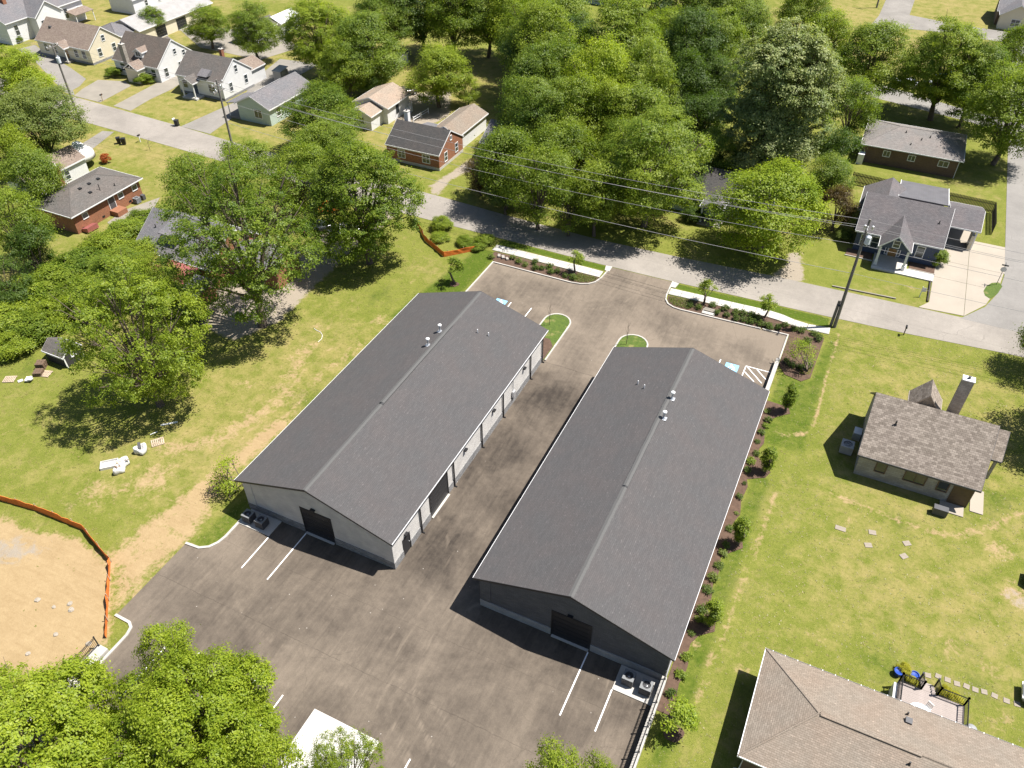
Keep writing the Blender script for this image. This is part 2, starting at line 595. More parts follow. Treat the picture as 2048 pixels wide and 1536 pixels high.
def ground_masks(X, Y):
    dirt = np.zeros(X.shape)
    lush = np.zeros(X.shape)
    dry = np.zeros(X.shape)
    grey = np.zeros(X.shape)
    mx = np.maximum
    # bare graded soil at the lower left
    dirt = mx(dirt, 1.15 * poly_mask(X, Y, gpx((-160, 1010), (0, 1035), (60, 1062), (150, 1075), (225, 1128), (214, 1290), (110, 1340), (-160, 1380)), 1.2))
    dirt = mx(dirt, .78 * poly_mask(X, Y, gpx((222, 1128), (330, 1020), (440, 950), (452, 985), (390, 1085), (300, 1160), (235, 1235), (216, 1280)), 1.3))
    dirt = mx(dirt, .9 * line_mask(X, Y, gpx((215, 1140), (300, 1060), (400, 985), (480, 915), (560, 850)), 2.2))
    dirt = mx(dirt, .55 * line_mask(X, Y, gpx((560, 850), (640, 750), (720, 690)), 1.8))
    dirt = mx(dirt, .62 * line_mask(X, Y, gpx((330, 900), (440, 880), (560, 800), (610, 700)), 3.2))
    for p, r, a in (((300, 960), 4.5, .62), ((190, 985), 5, .5), ((760, 640), 2.2, .62), ((700, 600), 2, .4), ((640, 655), 2.2, .5), ((500, 770), 2.5, .5), ((660, 700), 2, .4),
                    ((100, 1180), 3, .2), ((470, 960), 2, .5), ((20, 860), 3, .35), ((820, 560), 3, .35)):
        dirt = mx(dirt, a * blob(X, Y, gpx(p)[0], r))
    # worn path and bald spots on the right-hand lawn
    dirt = mx(dirt, .62 * line_mask(X, Y, gpx((1660, 985), (1720, 1010), (1780, 1032), (1850, 1062), (1910, 1070), (1970, 1056), (2048, 1025), (2120, 1000)), 1.1))
    dirt = mx(dirt, .75 * line_mask(X, Y, gpx((1676, 668), (1660, 720), (1645, 790), (1630, 840), (1617, 866), (1600, 868)), .55))
    dirt = mx(dirt, .6 * line_mask(X, Y, gpx((1600, 868), (1570, 870), (1548, 860)), .9))
    dirt = mx(dirt, .6 * line_mask(X, Y, gpx((1552, 985), (1535, 1040), (1500, 1130), (1470, 1210), (1420, 1330), (1390, 1420)), .8))
    for p, r, a in (((2040, 1195), 2.4, .75), ((1990, 1100), 2.6, .6), ((1700, 1060), 3, .4), ((1850, 1140), 3, .35), ((1620, 1260), 3, .35), ((1900, 1290), 2.5, .4),
                    ((1480, 1330), 1.6, .5), ((1820, 575), 1.0, .75), ((1795, 580), .8, .6), ((420, 245), 2.2, .75), ((395, 235), 2.2, .6), ((210, 300), 3, .45), ((120, 20), 2.5, .8), ((1985, 1340), 2, .5),
                    ((1705, 560), 2, .3), ((2010, 1450), 2, .5), ((1390, 1290), 1, .6)):
        dirt = mx(dirt, a * blob(X, Y, gpx(p)[0], r))
    # laid sod and irrigated strips
    lush = mx(lush, poly_mask(X, Y, [(-41.5, 82.2), (-26.3, 82.3), (-26.3, 83.4), (-41.5, 83.6)], .25))
    lush = mx(lush, poly_mask(X, Y, [(-17.6, 82.5), (1.2, 82.2), (1.2, 84.3), (-17.6, 83.5)], .25))
    lush = mx(lush, .62 * poly_mask(X, Y, [(-2.4, 57), (-1, 60), (2.6, 60.5), (3.0, 80), (1.3, 80), (1.0, 72), (-2.4, 73)], .4))
    lush = mx(lush, .8 * poly_mask(X, Y, [(-46, 62), (-40.2, 62), (-40.2, 80.5), (-43.5, 80.5)], .7))
    lush = mx(lush, .62 * poly_mask(X, Y, gpx((372, 1090), (430, 1040), (480, 1000), (500, 1000), (476, 1045), (445, 1083), (410, 1099)), .5))
    lush = mx(lush, .6 * poly_mask(X, Y, [(-2.6, 8), (-1.0, 8), (-.2, 30), (.4, 56), (-1.6, 56), (-2.3, 30)], .5))
    for p, r, a in (((1760, 1330), 3, .55), ((1900, 1010), 3, .6), ((1990, 1000), 4, .6), ((1800, 1040), 2.5, .5), ((620, 800), 4, .55), ((560, 940), 3, .3), ((60, 735), 4, .5),
                    ((1950, 1370), 2.5, .5), ((760, 590), 4, .5), ((840, 600), 4, .45), ((150, 1010), 3, .4), ((1480, 1380), 2, .5), ((1560, 1100), 2.5, .35)):
        lush = mx(lush, a * blob(X, Y, gpx(p)[0], r))
    # drier, yellower turf
    dry = mx(dry, .6 * poly_mask(X, Y, [(-64, 24), (-42, 28), (-41, 62), (-60, 60)], 6))
    dry = mx(dry, .55 * poly_mask(X, Y, [(3, 38), (24, 42), (24, 84), (4, 83)], 5))
    dry = mx(dry, .8 * poly_mask(X, Y, [(-135, 78), (-90, 78), (-88, 86), (-135, 87)], 3))
    dry = mx(dry, .7 * poly_mask(X, Y, [(-150, 92), (-60, 91), (-60, 150), (-200, 150)], 6))
    dry = mx(dry, .7 * poly_mask(X, Y, [(-30, 170), (60, 170), (60, 260), (-30, 260)], 6))
    grey = mx(grey, .75 * poly_mask(X, Y, gpx((-100, 1060), (30, 1070), (120, 1090), (60, 1130), (-100, 1140)), 1.5))
    for pl in (((870, 395), (900, 360), (960, 330), (1000, 310), (975, 300), (925, 330), (860, 372)), ((1545, 550), (1575, 530), (1580, 505), (1600, 505), (1605, 562), (1570, 566)),
               ((640, 470), (700, 450), (760, 420), (800, 425), (740, 470), (640, 560), (560, 640), (470, 680), (400, 650), (400, 590), (470, 560), (560, 560)), ((800, 190), (900, 180), (900, 230), (860, 250), (800, 255), (780, 225))):
        k = poly_mask(X, Y, gpx(*pl), 1.0)
        dirt = mx(dirt, 1.25 * k)
        grey = mx(grey, 1.5 * k)
    grey = mx(grey, .7 * blob(X, Y, gpx((2040, 1200))[0], 2.0))
    return dirt, lush, dry, grey


xs = np.unique(np.concatenate([np.linspace(-700, -190, 12), np.arange(-190, -70, 1.5), np.arange(-70, 26, .55), np.linspace(26, 60, 12), np.linspace(60, 600, 10)]))
ys = np.unique(np.concatenate([np.linspace(-200, 4, 8), np.arange(4, 92, .55), np.arange(92, 150, 1.2), np.arange(150, 240, 3.0), np.linspace(240, 900, 10)]))
GX, GY = np.meshgrid(xs, ys)
nx, ny = len(xs), len(ys)
_idx = np.arange(nx * ny).reshape(ny, nx)
_F = np.stack([_idx[:-1, :-1], _idx[:-1, 1:], _idx[1:, 1:], _idx[1:, :-1]], -1).reshape(-1, 4)
me = bpy.data.meshes.new('ground')
me.vertices.add(nx * ny)
me.vertices.foreach_set('co', np.stack([GX.ravel(), GY.ravel(), np.zeros(nx * ny)], 1).ravel())
me.loops.add(_F.size)
me.loops.foreach_set('vertex_index', _F.ravel())
me.polygons.add(len(_F))
me.polygons.foreach_set('loop_start', np.arange(0, _F.size, 4))
me.update(calc_edges=True)
for nme, arr in zip(('dirt', 'lush', 'dry', 'grey'), ground_masks(GX.ravel(), GY.ravel())):
    a = me.attributes.new(nme, 'FLOAT', 'POINT')
    a.data.foreach_set('value', arr.astype(np.float32))

m, nt, bs = new_mat('turf')
pos = geo_pos(nt)


def attr(nt, n):
    a = nt.nodes.new('ShaderNodeAttribute')
    a.attribute_name = n
    return a.outputs['Fac']


n_big = noise(nt, pos, .09, 5, .6)
n_mid = noise(nt, pos, .55, 6, .65)
n_fine = noise(nt, pos, 3.5, 5, .7)
n_blade = noise(nt, pos, 13, 3, .7)
n_rag = noise(nt, pos, .9, 7, .7, .6)
gcol = ramp(nt, math_n(nt, 'ADD', math_n(nt, 'MULTIPLY', n_mid, .5), math_n(nt, 'MULTIPLY', n_fine, .5)), .34, .68, (.104, .128, .017), (.200, .197, .047))
gcol = mix(nt, ramp(nt, n_blade, .36, .7), mix(nt, 1.0, gcol, (.62, .66, .6), 'MULTIPLY'), mix(nt, 1.0, gcol, (1.22, 1.2, 1.25), 'MULTIPLY'))
dryf = math_n(nt, 'ADD', math_n(nt, 'MULTIPLY', attr(nt, 'dry'), .8), math_n(nt, 'MULTIPLY', math_n(nt, 'SUBTRACT', n_mid, .5), 1.6))
dryc = ramp(nt, n_fine, .3, .7, (.185, .158, .052), (.285, .225, .095))
gcol = mix(nt, math_n(nt, 'MULTIPLY', ramp(nt, dryf, .25, .8), .8), gcol, dryc)
thin = ramp(nt, math_n(nt, 'ADD', math_n(nt, 'MULTIPLY', n_big, .6), math_n(nt, 'MULTIPLY', n_rag, .6)), .60, .78)
gcol = mix(nt, math_n(nt, 'MULTIPLY', thin, .55), gcol, (.28, .21, .10))
lushc = ramp(nt, n_fine, .3, .7, (.052, .086, .009), (.098, .132, .016))
lf = ramp(nt, math_n(nt, 'ADD', attr(nt, 'lush'), math_n(nt, 'MULTIPLY', math_n(nt, 'SUBTRACT', n_rag, .5), 1.3)), .32, .75)
gcol = mix(nt, lf, gcol, mix(nt, ramp(nt, n_blade, .35, .7), mix(nt, 1.0, lushc, (.65, .7, .6), 'MULTIPLY'), lushc))
n_rut = noise(nt, mapping(nt, pos, (.35, 2.2, 1), (0, 0, rad(-28))), 1.0, 5, .7, .9)
soil = ramp(nt, math_n(nt, 'ADD', math_n(nt, 'MULTIPLY', n_mid, .35), math_n(nt, 'ADD', math_n(nt, 'MULTIPLY', n_fine, .3), math_n(nt, 'MULTIPLY', n_rut, .35))), .34, .68, (.235, .165, .085), (.335, .25, .14))
gr = ramp(nt, math_n(nt, 'ADD', attr(nt, 'grey'), math_n(nt, 'MULTIPLY', math_n(nt, 'SUBTRACT', n_rag, .5), 1.4)), .45, .75)
soil = mix(nt, math_n(nt, 'MULTIPLY', gr, .7), soil, ramp(nt, n_blade, .3, .7, (.18, .165, .145), (.29, .265, .235)))
df = ramp(nt, math_n(nt, 'ADD', attr(nt, 'dirt'), math_n(nt, 'ADD', math_n(nt, 'MULTIPLY', math_n(nt, 'SUBTRACT', n_rag, .5), 1.35), math_n(nt, 'MULTIPLY', math_n(nt, 'SUBTRACT', n_fine, .5), .7))), .42, .72)
gcol = mix(nt, df, gcol, soil)
nt.links.new(gcol, bs.inputs['Base Color'])
bs.inputs['Roughness'].default_value = .95
bs.inputs['Specular IOR Level'].default_value = .1
bump(nt, bs, math_n(nt, 'ADD', math_n(nt, 'MULTIPLY', n_fine, .6), n_blade), .6, .06)
me.materials.append(m)
M_TURF = m
tag(link('ground', me), kind='structure')


def struct(name, mb, mat, **k):
    return tag(mb.build(name, mat, **k), kind='structure')


# ------------------------------------------------------------------ street and lot
def asphalt(name, base, dust, dustmask=None, seams=(), along='X', crack=.0, streak=.5, arcs=()):
    m, nt, bs = new_mat(name)
    pos = geo_pos(nt)
    n1 = noise(nt, pos, .16, 6, .62, .4)
    n2 = noise(nt, pos, 1.6, 6, .7)
    n3 = noise(nt, pos, 22, 3, .7)
    sx = (.16, 2.6, 1) if along == 'X' else (2.6, .16, 1)
    s1 = noise(nt, mapping(nt, pos, sx), .8, 5, .65, .8)
    s2 = noise(nt, mapping(nt, pos, (1.9, .22, 1), (0, 0, rad(52))), .7, 5, .65, 1.2)
    f = math_n(nt, 'ADD', math_n(nt, 'MULTIPLY', n1, .72), math_n(nt, 'MULTIPLY', n2, .26))
    f = math_n(nt, 'ADD', f, math_n(nt, 'MULTIPLY', s1, .17 * streak))
    f = math_n(nt, 'ADD', f, math_n(nt, 'MULTIPLY', s2, .20 * streak))
    if dustmask:
        sp = nt.nodes.new('ShaderNodeSeparateXYZ')
        nt.links.new(pos, sp.inputs[0])
        f = math_n(nt, 'ADD', f, dustmask(nt, sp))
    c = ramp(nt, f, .36 + .09 * streak, .66 + .24 * streak, base, dust)
    c = mix(nt, ramp(nt, n3, .35, .72), mix(nt, 1.0, c, (.84, .84, .84), 'MULTIPLY'), mix(nt, 1.0, c, (1.12, 1.12, 1.12), 'MULTIPLY'))
    # pale specks of loose stone
    vo = nt.nodes.new('ShaderNodeTexVoronoi')
    vo.inputs['Scale'].default_value = .75
    nt.links.new(pos, vo.inputs['Vector'])
    c = mix(nt, math_n(nt, 'MULTIPLY', math_n(nt, 'LESS_THAN', vo.outputs['Distance'], .035), .5), c, (.42, .39, .35))
    sp2 = nt.nodes.new('ShaderNodeSeparateXYZ')
    nt.links.new(pos, sp2.inputs[0])
    wob = noise(nt, pos, .7, 4, .7)
    for ax, v, w, a in seams:
        d = math_n(nt, 'ABSOLUTE', math_n(nt, 'ADD', math_n(nt, 'SUBTRACT', sp2.outputs[ax], v), math_n(nt, 'MULTIPLY', math_n(nt, 'SUBTRACT', wob, .5), .45)))
        k = math_n(nt, 'MULTIPLY', math_n(nt, 'LESS_THAN', d, w), a)
        c = mix(nt, math_n(nt, 'MULTIPLY', k, ramp(nt, n2, .35, .55)), c, mix(nt, 1.0, c, (.45, .45, .45), 'MULTIPLY'))
    for ax_, ay_, rr_, aa_ in arcs:
        vd = nt.nodes.new('ShaderNodeVectorMath')
        vd.operation = 'DISTANCE'
        nt.links.new(pos, vd.inputs[0])
        vd.inputs[1].default_value = (ax_, ay_, .02)
        d = math_n(nt, 'ABSOLUTE', math_n(nt, 'ADD', math_n(nt, 'SUBTRACT', vd.outputs['Value'], rr_), math_n(nt, 'MULTIPLY', math_n(nt, 'SUBTRACT', n1, .5), 1.2)))
        k = math_n(nt, 'MULTIPLY', ramp(nt, d, .04, .24, (1, 1, 1), (0, 0, 0)), math_n(nt, 'MULTIPLY', ramp(nt, s2, .48, .62), aa_))
        c = mix(nt, k, c, dust)
    if crack:
        v2 = nt.nodes.new('ShaderNodeTexVoronoi')
        v2.feature = 'DISTANCE_TO_EDGE'
        v2.inputs['Scale'].default_value = .22
        wv = nt.nodes.new('ShaderNodeVectorMath')
        wv.operation = 'ADD'
        nz = nt.nodes.new('ShaderNodeTexNoise')
        nz.inputs['Scale'].default_value = .8
        nz.inputs['Detail'].default_value = 5
        nt.links.new(pos, nz.inputs['Vector'])
        nt.links.new(pos, wv.inputs[0])
        nt.links.new(nz.outputs['Color'], wv.inputs[1])
        nt.links.new(wv.outputs[0], v2.inputs['Vector'])
        k = math_n(nt, 'MULTIPLY', math_n(nt, 'LESS_THAN', v2.outputs['Distance'], .006), ramp(nt, n1, .5, .62))
        c = mix(nt, math_n(nt, 'MULTIPLY', k, crack), c, mix(nt, 1.0, c, (.5, .5, .5), 'MULTIPLY'))
    nt.links.new(c, bs.inputs['Base Color'])
    bs.inputs['Roughness'].default_value = .9
    bs.inputs['Specular IOR Level'].default_value = .25
    bump(nt, bs, math_n(nt, 'ADD', n3, math_n(nt, 'MULTIPLY', n2, .4)), .35, .012)
    return m


def lot_dust(nt, sp):
    # sandy dust carried over the front part of the lot, petering out in the alley
    def rng_(ax, a0, a1, b0, b1):
        a = nt.nodes.new('ShaderNodeMapRange')
        for k, v in (('From Min', a0), ('From Max', a1), ('To Min', b0), ('To Max', b1)):
            a.inputs[k].default_value = v
        nt.links.new(sp.outputs[ax], a.inputs['Value'])
        return a.outputs[0]
    f = math_n(nt, 'ADD', rng_(1, 28, 36, .0, -.10), rng_(1, 57, 66, 0, .16))
    k = math_n(nt, 'GREATER_THAN', sp.outputs[1], 62.0)
    f = math_n(nt, 'ADD', f, math_n(nt, 'MULTIPLY', rng_(0, -12, -3, 0, .10), k))
    # worn, paler wheel lane through the middle of the alley and out across the yard
    lane = math_n(nt, 'MULTIPLY', rng_(0, -24.5, -21, 0, .05), rng_(0, -20.5, -17, 1, 0))
    da = nt.nodes.new('ShaderNodeAttribute')
    da.attribute_name = 'dust'
    return math_n(nt, 'ADD', math_n(nt, 'ADD', f, lane), math_n(nt, 'MULTIPLY', da.outputs['Fac'], .16))


M_LOT = asphalt('asphalt_lot', (.037, .030, .0245), (.18, .147, .114), lot_dust,
                [(1, 28.0, .03, .35), (1, 22.9, .03, .5), (1, 62.4, .05, .7)], 'Y', .3, 1.0,
                [(-13, 27, 7.2, .5), (-13, 27, 8.9, .45), (-24, 12, 9.5, .45), (-24, 12, 11.2, .4), (-31, 31, 9.0, .4), (-19, 18, 5.2, .4), (-22, 76, 7, .4), (-12, 80, 9, .4), (-30, 82, 9.5, .4)])
M_STREET = asphalt('asphalt_street', (.185, .167, .147), (.285, .257, .226), None, [(1, 87.0, .04, .35)], 'X', .5, .5)
M_STREET2 = asphalt('asphalt_side_street', (.17, .16, .148), (.235, .222, .205), None, [(0, 22.5, .04, .5)], 'Y', .4, .3)
M_DRIVE = asphalt('asphalt_drive', (.16, .148, .132), (.25, .232, .208), None, [], 'Y', .6, .4)

north = [(-260, 97.5), (-160, 95.4), (-133.7, 94.6), (-106.7, 93.0), (-92.7, 91.8), (-72, 91.0), (-54.7, 90.4), (-42.8, 89.6), (-30, 89.1), (-19.5, 89.5), (-6, 90.4), (8, 90.9), (20, 91.2), (60, 92.5), (120, 95)]
south = [(-260, 90.5), (-160, 88.2), (-120, 87.2), (-101, 86.2), (-80, 85.0), (-56.5, 83.9), (-40.3, 83.7), (-29.6, 83.5), (-17.8, 83.7), (-5.4, 84.2), (1.3, 84.5), (9.8, 85.0), (19.9, 85.9), (60, 88), (120, 90)]
mb = MB()
mb.prism(north + south[::-1], -.05, .030)
struct('street', mb, M_STREET)
mb = MB()
mb.prism([(15.0, 90.8), (17.6, 94.6), (19.0, 98.6), (19.6, 103), (19.7, 150), (19.9, 240), (25.5, 240), (25.6, 98), (28, 93), (31, 90.8)], -.05, .034)
struct('side_street', mb, M_STREET2)
mb = MB()
mb.prism([(-45, 166), (-16, 161), (-2, 156.5), (11.4, 153.0), (19.6, 150.6), (30, 149), (30, 154.6), (20, 155.8), (11.6, 158.2), (2.7, 162), (-14, 167.5), (-44, 172)], -.05, .026)
struct('back_street', mb, M_STREET2)
mb = MB()
mb.prism([(-9, 190), (-7.2, 207), (-6.7, 290), (-.6, 290), (-1, 210.5), (8, 208), (60, 203), (60, 196.5), (4, 200.5), (-2, 200), (-4, 190)], -.05, .026)
struct('cross_street', mb, M_DRIVE)

KUL = [(-40.05, 62.4), (-40.05, 77.95), (-29.2, 77.95), (-28.0, 78.15), (-27.1, 78.6), (-26.5, 79.3), (-26.15, 80.5), (-26.0, 82.2), (-25.8, 83.45)]
KUR = [(-17.75, 83.6), (-17.7, 82.2), (-17.6, 80.4), (-17.4, 79.5), (-16.9, 78.75), (-16.1, 78.35), (-15.2, 78.25), (-11, 78.4), (-2.65, 78.75), (-2.65, 73.1)]
lot = KUL + KUR + [(-2.65, 0), (-42.0, 0), (-42.0, 17.4), (-42.15, 18.1), (-42.6, 18.4), (-44.1, 18.45), (-44.1, 26.35), (-42.7, 26.4), (-42.0, 26.8), (-41.6, 27.6), (-41.45, 28.4), (-41.45, 31.7), (-40.05, 31.7)]
def lot_sheet():
    """the lot as a fine grid trimmed to its outline, carrying the distance to the nearest kerb"""
    import bmesh
    bm = bmesh.new()
    f = bm.faces.new([bm.verts.new((x, y, .020)) for x, y in lot])
    if f.normal.z < 0:
        f.normal_flip()
    for ax, lo, hi in ((0, -45, -2), (1, 1, 84)):
        for k in range(int(lo), int(hi) + 1):
            no = (1, 0, 0) if ax == 0 else (0, 1, 0)
            co = (k + .013, 0, 0) if ax == 0 else (0, k + .013, 0)
            bmesh.ops.bisect_plane(bm, geom=bm.verts[:] + bm.edges[:] + bm.faces[:], plane_co=co, plane_no=no)
    bmesh.ops.triangulate(bm, faces=bm.faces[:])
    me = bpy.data.meshes.new('parking_lot')
    bm.to_mesh(me)
    bm.free()
    co = np.empty(len(me.vertices) * 3)
    me.vertices.foreach_get('co', co)
    co = co.reshape(-1, 3)
    X, Y = co[:, 0], co[:, 1]
    h = np.zeros(len(X))
    for pl in (KUL, KUR, ISL1, ISL2, lot[-13:]):
        h = np.maximum(h, line_mask(X, Y, pl, 2.2))
    h *= np.where(Y > 60, 1.0, .55)
    a = me.attributes.new('dust', 'FLOAT', 'POINT')
    a.data.foreach_set('value', h.astype(np.float32))
    me.materials.append(M_LOT)
    tag(link('parking_lot', me), kind='structure')


def kerb(pts, w=.17, h=.15, name='kerb', m=None):
    mb = MB()
    mb.strip(pts, w, -.02, h)
    return struct(name, mb, m or M_KERB)


kerb(KUL)
kerb(KUR[:8])
kerb([(-11, 78.4), (-5.75, 78.6)])
kerb([(-5.55, 78.62), (-2.65, 78.75), (-2.65, 73.3)])
kerb([(-41.45, 31.0), (-41.45, 28.4), (-41.6, 27.6), (-42.0, 26.9), (-42.7, 26.45), (-44.1, 26.35)], .22, .12)
kerb([(-44.15, 18.45), (-42.6, 18.42), (-42.15, 18.15), (-41.95, 17.5), (-41.95, 9)], .22, .12)
# flared wings where the drive meets the street
for pl in ([(-26.35, 82.35), (-25.75, 82.35), (-25.75, 83.5), (-26.6, 83.45)], [(-17.7, 82.35), (-17.1, 82.4), (-16.95, 83.55), (-17.65, 83.6)]):
    mb = MB()
    mb.prism(pl, -.02, .10)
    struct('drive_wing', mb, M_KERB)


def sod_sheet(name, poly, z=.11):
    mb = MB()
    mb.prism(poly, -.02, z)
    return mb


m, nt, bs = new_mat('sod')
pos = geo_pos(nt)
a = noise(nt, pos, 3, 5, .7)
b = noise(nt, pos, 12, 3, .7)
c = ramp(nt, a, .3, .7, (.05, .088, .009), (.10, .14, .016))
c = mix(nt, ramp(nt, b, .35, .7), mix(nt, 1.0, c, (.6, .66, .6), 'MULTIPLY'), c)
c = mix(nt, ramp(nt, noise(nt, pos, .8, 4), .55, .68), c, (.18, .16, .055))
nt.links.new(c, bs.inputs['Base Color'])
bs.inputs['Roughness'].default_value = .95
bump(nt, bs, b, .6, .05)
M_SOD = m


def arc_end(x0, x1, y0, ytip, n=10):
    r = (x1 - x0) / 2
    c = (x0 + x1) / 2
    return [(x0, y0)] + [(c - r * math.cos(math.pi * i / n), ytip - r + r * math.sin(math.pi * i / n)) for i in range(n + 1)] + [(x1, y0)]


ISL1 = arc_end(-29.1, -25.95, 62.6, 71.2)
ISL2 = arc_end(-19.8, -16.5, 62.6, 71.2)
lot_sheet()
for isl in (ISL1, ISL2):
    struct('traffic_island', sod_sheet('sod', isl), M_SOD)
    kerb(isl)
mb = MB()
mb.prism([(-28.4, 62.7), (-26.15, 62.7), (-26.15, 65.2), (-27, 66.3), (-28.4, 66.2)], .05, .118)
struct('mulch_bed', mb, M_MULCH)

# mulch beds
mb = MB()
mb.prism([(-39.9, 78.1), (-29.2, 78.1), (-28.0, 78.3), (-27.2, 78.75), (-26.65, 79.4), (-26.35, 80.5), (-41.0, 80.35), (-41, 79)], -.02, .06)
struct('mulch_bed', mb, M_MULCH)
mb = MB()
mb.prism([(-17.4, 80.5), (-17.2, 79.6), (-16.7, 78.9), (-16, 78.5), (-15.2, 78.4), (-11, 78.55), (-2.5, 78.9), (-2.5, 73.0), (-1.6, 71.6), (.2, 71.2), (1.0, 72.2), (1.2, 80), (-1.2, 80.7), (-5.5, 81.2), (-11, 81.0)], -.02, .06)
struct('mulch_bed', mb, M_MULCH)
strip_l, strip_r = [], []
for i in range(42):
    y = 29.6 + i * .9
    w = .72 + .16 * math.sin(i * 1.7) + .1 * math.sin(i * .6)
    for ty, tx in ((65.8, -.4), (56.4, -.5), (46.9, -.8), (38.0, -.9)):
        d = abs(y - ty)
        if d < 1.35:
            w = max(w, (tx + 2.35 + .55) * math.sqrt(max(0, 1 - (d / 1.35) ** 2)))
    strip_r.append((-2.35 + w, y))
mb = MB()
mb.prism([(-2.55, 29.6)] + strip_r + [(-2.55, 66.6)], -.02, .05)
struct('mulch_bed', mb, M_MULCH)
for (x, y, r) in ((-1.0, 28.5, .75), (-42.2, 71.4, .6)):
    mb = MB()
    mb.prism([(x + r * (1 + .15 * math.sin(3 * t)) * math.cos(t), y + r * (1 + .12 * math.cos(2 * t)) * math.sin(t)) for t in np.linspace(0, 2 * math.pi, 16)[:-1]], -.02, .045)
    struct('mulch_ring', mb, M_MULCH)

# sidewalks laid in slabs
def slabs(name, pts_l, pts_r, mat, z=.10, gap=.028):
    root = tag(bpy.data.objects.new(name, None), kind='structure')
    COL.objects.link(root)
    for i in range(len(pts_l) - 1):
        a, b, c, d = (Vector(p) for p in (pts_l[i], pts_l[i + 1], pts_r[i + 1], pts_r[i]))
        ce = (a + b + c + d) / 4
        q = [tuple(ce + (p - ce) * (1 - gap)) for p in (a, b, c, d)]
        mb = MB()
        mb.prism(q, -.03, z + random.uniform(-.004, .004))
        mb.build('slab', mat, root)
    return root


n = 10
slabs('sidewalk', [(-41.5 + 15.1 * i / n, 82.0 + .05 * i / n) for i in range(n + 1)], [(-41.5 + 15.1 * i / n, 80.55 + .0 * i / n) for i in range(n + 1)], M_CONC)
Lp = [(-17.55 + i * 1.5, 82.1 + .55 * i / 8) for i in range(9)] + [(-4.0, 82.5), (-2.5, 82.05), (-.9, 81.9), (1.55, 82.25)]
Rp = [(-17.5 + i * 1.5, 80.75 + .5 * i / 8) for i in range(9)] + [(-4.2, 81.15), (-2.8, 80.85), (-1.0, 80.75), (1.6, 80.95)]
slabs('sidewalk', Lp, Rp, M_CONC)

# parking-bay lines and accessible-bay markings
ZM = .026


def marking(name, parts, mat=M_PAINT, z=ZM):
    mb = MB()
    for p in parts:
        mb.strip(p, .10, .016, z)
    return struct(name, mb, mat)


for x, y0, y1 in ((-38.03, 26.4, 30.0), (-35.32, 26.4, 31.75), (-8.75, 26.2, 31.75), (-6.03, 26.2, 29.7),
                  (-38.5, 13.4, 18.8), (-35.8, 13.4, 18.8), (-33.1, 13.4, 18.8), (-30.4, 13.4, 18.85), (-27.8, 13.4, 18.8), (-16.9, 13.4, 18.85), (-14.2, 10, 15.6),
                  (-31.4, 65.6, 70.95), (-34.1, 65.6, 70.95), (-8.5, 65.8, 71.2)):
    marking('bay_line', [[(x, y0), (x, y1)]])
marking('bay_hatching', [[(-5.72, 65.8), (-5.72, 71.25)], [(-5.72, 71.25), (-3.05, 71.3)], [(-5.6, 70.2), (-4.35, 69.0)], [(-5.5, 71.1), (-3.55, 69.1)], [(-4.5, 71.15), (-3.25, 69.9)]])
for cx, cy in ((-7.1, 70.35), (-35.3, 70.4)):
    mb = MB()
    mb.box(cx - .72, cx + .72, cy - .62, cy + .62, .016, ZM)
    struct('accessible_bay_panel', mb, M_BLUE)
    mb = MB()
    # wheelchair emblem: wheel ring, seated body, head
    ring = [(.30 * math.cos(t), -.12 + .30 * math.sin(t)) for t in np.linspace(rad(-200), rad(60), 16)]
    mb.strip([(cx + a, cy + b) for a, b in ring], .09, .02, ZM + .006)
    mb.strip([(cx - .08, cy + .3), (cx - .05, cy - .02), (cx + .24, cy - .04), (cx + .34, cy - .34), (cx + .46, cy - .33)], .1, .02, ZM + .009)
    mb.strip([(cx - .06, cy + .14), (cx + .2, cy + .12)], .08, .02, ZM + .012)
    mb.prism([(cx - .09 + .1 * math.cos(t), cy + .44 + .1 * math.sin(t)) for t in np.linspace(0, 6.28, 11)[:-1]], .02, ZM + .006)
    struct('accessible_emblem', mb, M_PAINT)

# concrete pads, drives, paths
def slab_poly(name, poly, mat, z=.04):
    mb = MB()
    mb.prism(poly, -.03, z)
    return struct(name, mb, mat)


slab_poly('concrete_pad', [(-25.05, 18.95), (-22.3, 18.95), (-22.3, 10), (-25.05, 10)], M_CONCPAD, .05)
slab_poly('concrete_pad', [(-22.27, 18.95), (-19.5, 18.95), (-19.5, 10), (-22.27, 10)], M_CONCPAD, .052)
# navy house drive, jointed
dr = tag(bpy.data.objects.new('driveway', None), kind='structure')
COL.objects.link(dr)
for k, pl in enumerate(([(11.45, 92.75), (10.4, 91.1), (15.35, 91.5), (15.35, 98.95), (11.5, 98.95)], [(15.39, 91.5), (16.2, 92.8), (17.6, 95.0), (18.75, 98.95), (15.39, 98.95)],
                        [(11.5, 98.99), (15.35, 98.99), (15.35, 103.4), (12.0, 103.4), (11.5, 101)], [(15.39, 98.99), (18.9, 98.99), (19.5, 103.4), (15.39, 103.4)],
                        [(12.0, 103.44), (15.35, 103.44), (15.35, 114), (12.0, 114)], [(15.39, 103.44), (19.6, 103.44), (19.6, 110.4), (15.39, 110.4)])):
    mb = MB()
    mb.prism(pl, -.03, .045 + .003 * (k % 2))
    mb.build('slab', M_CONCBUFF, dr)
slab_poly('grass_patch', [(17.3, 98.1), (17.6, 99.4), (18.2, 100.5), (19.0, 101.0), (19.4, 100.2), (18.9, 98.3), (18.1, 96.6), (17.5, 97.1)], M_SOD, .056)
slab_poly('driveway', [(-119.8, 108), (-115.9, 108), (-113.2, 101), (-112.6, 92.8), (-116.6, 92.9), (-118.0, 100)], M_CONCOLD, .038) if False else None
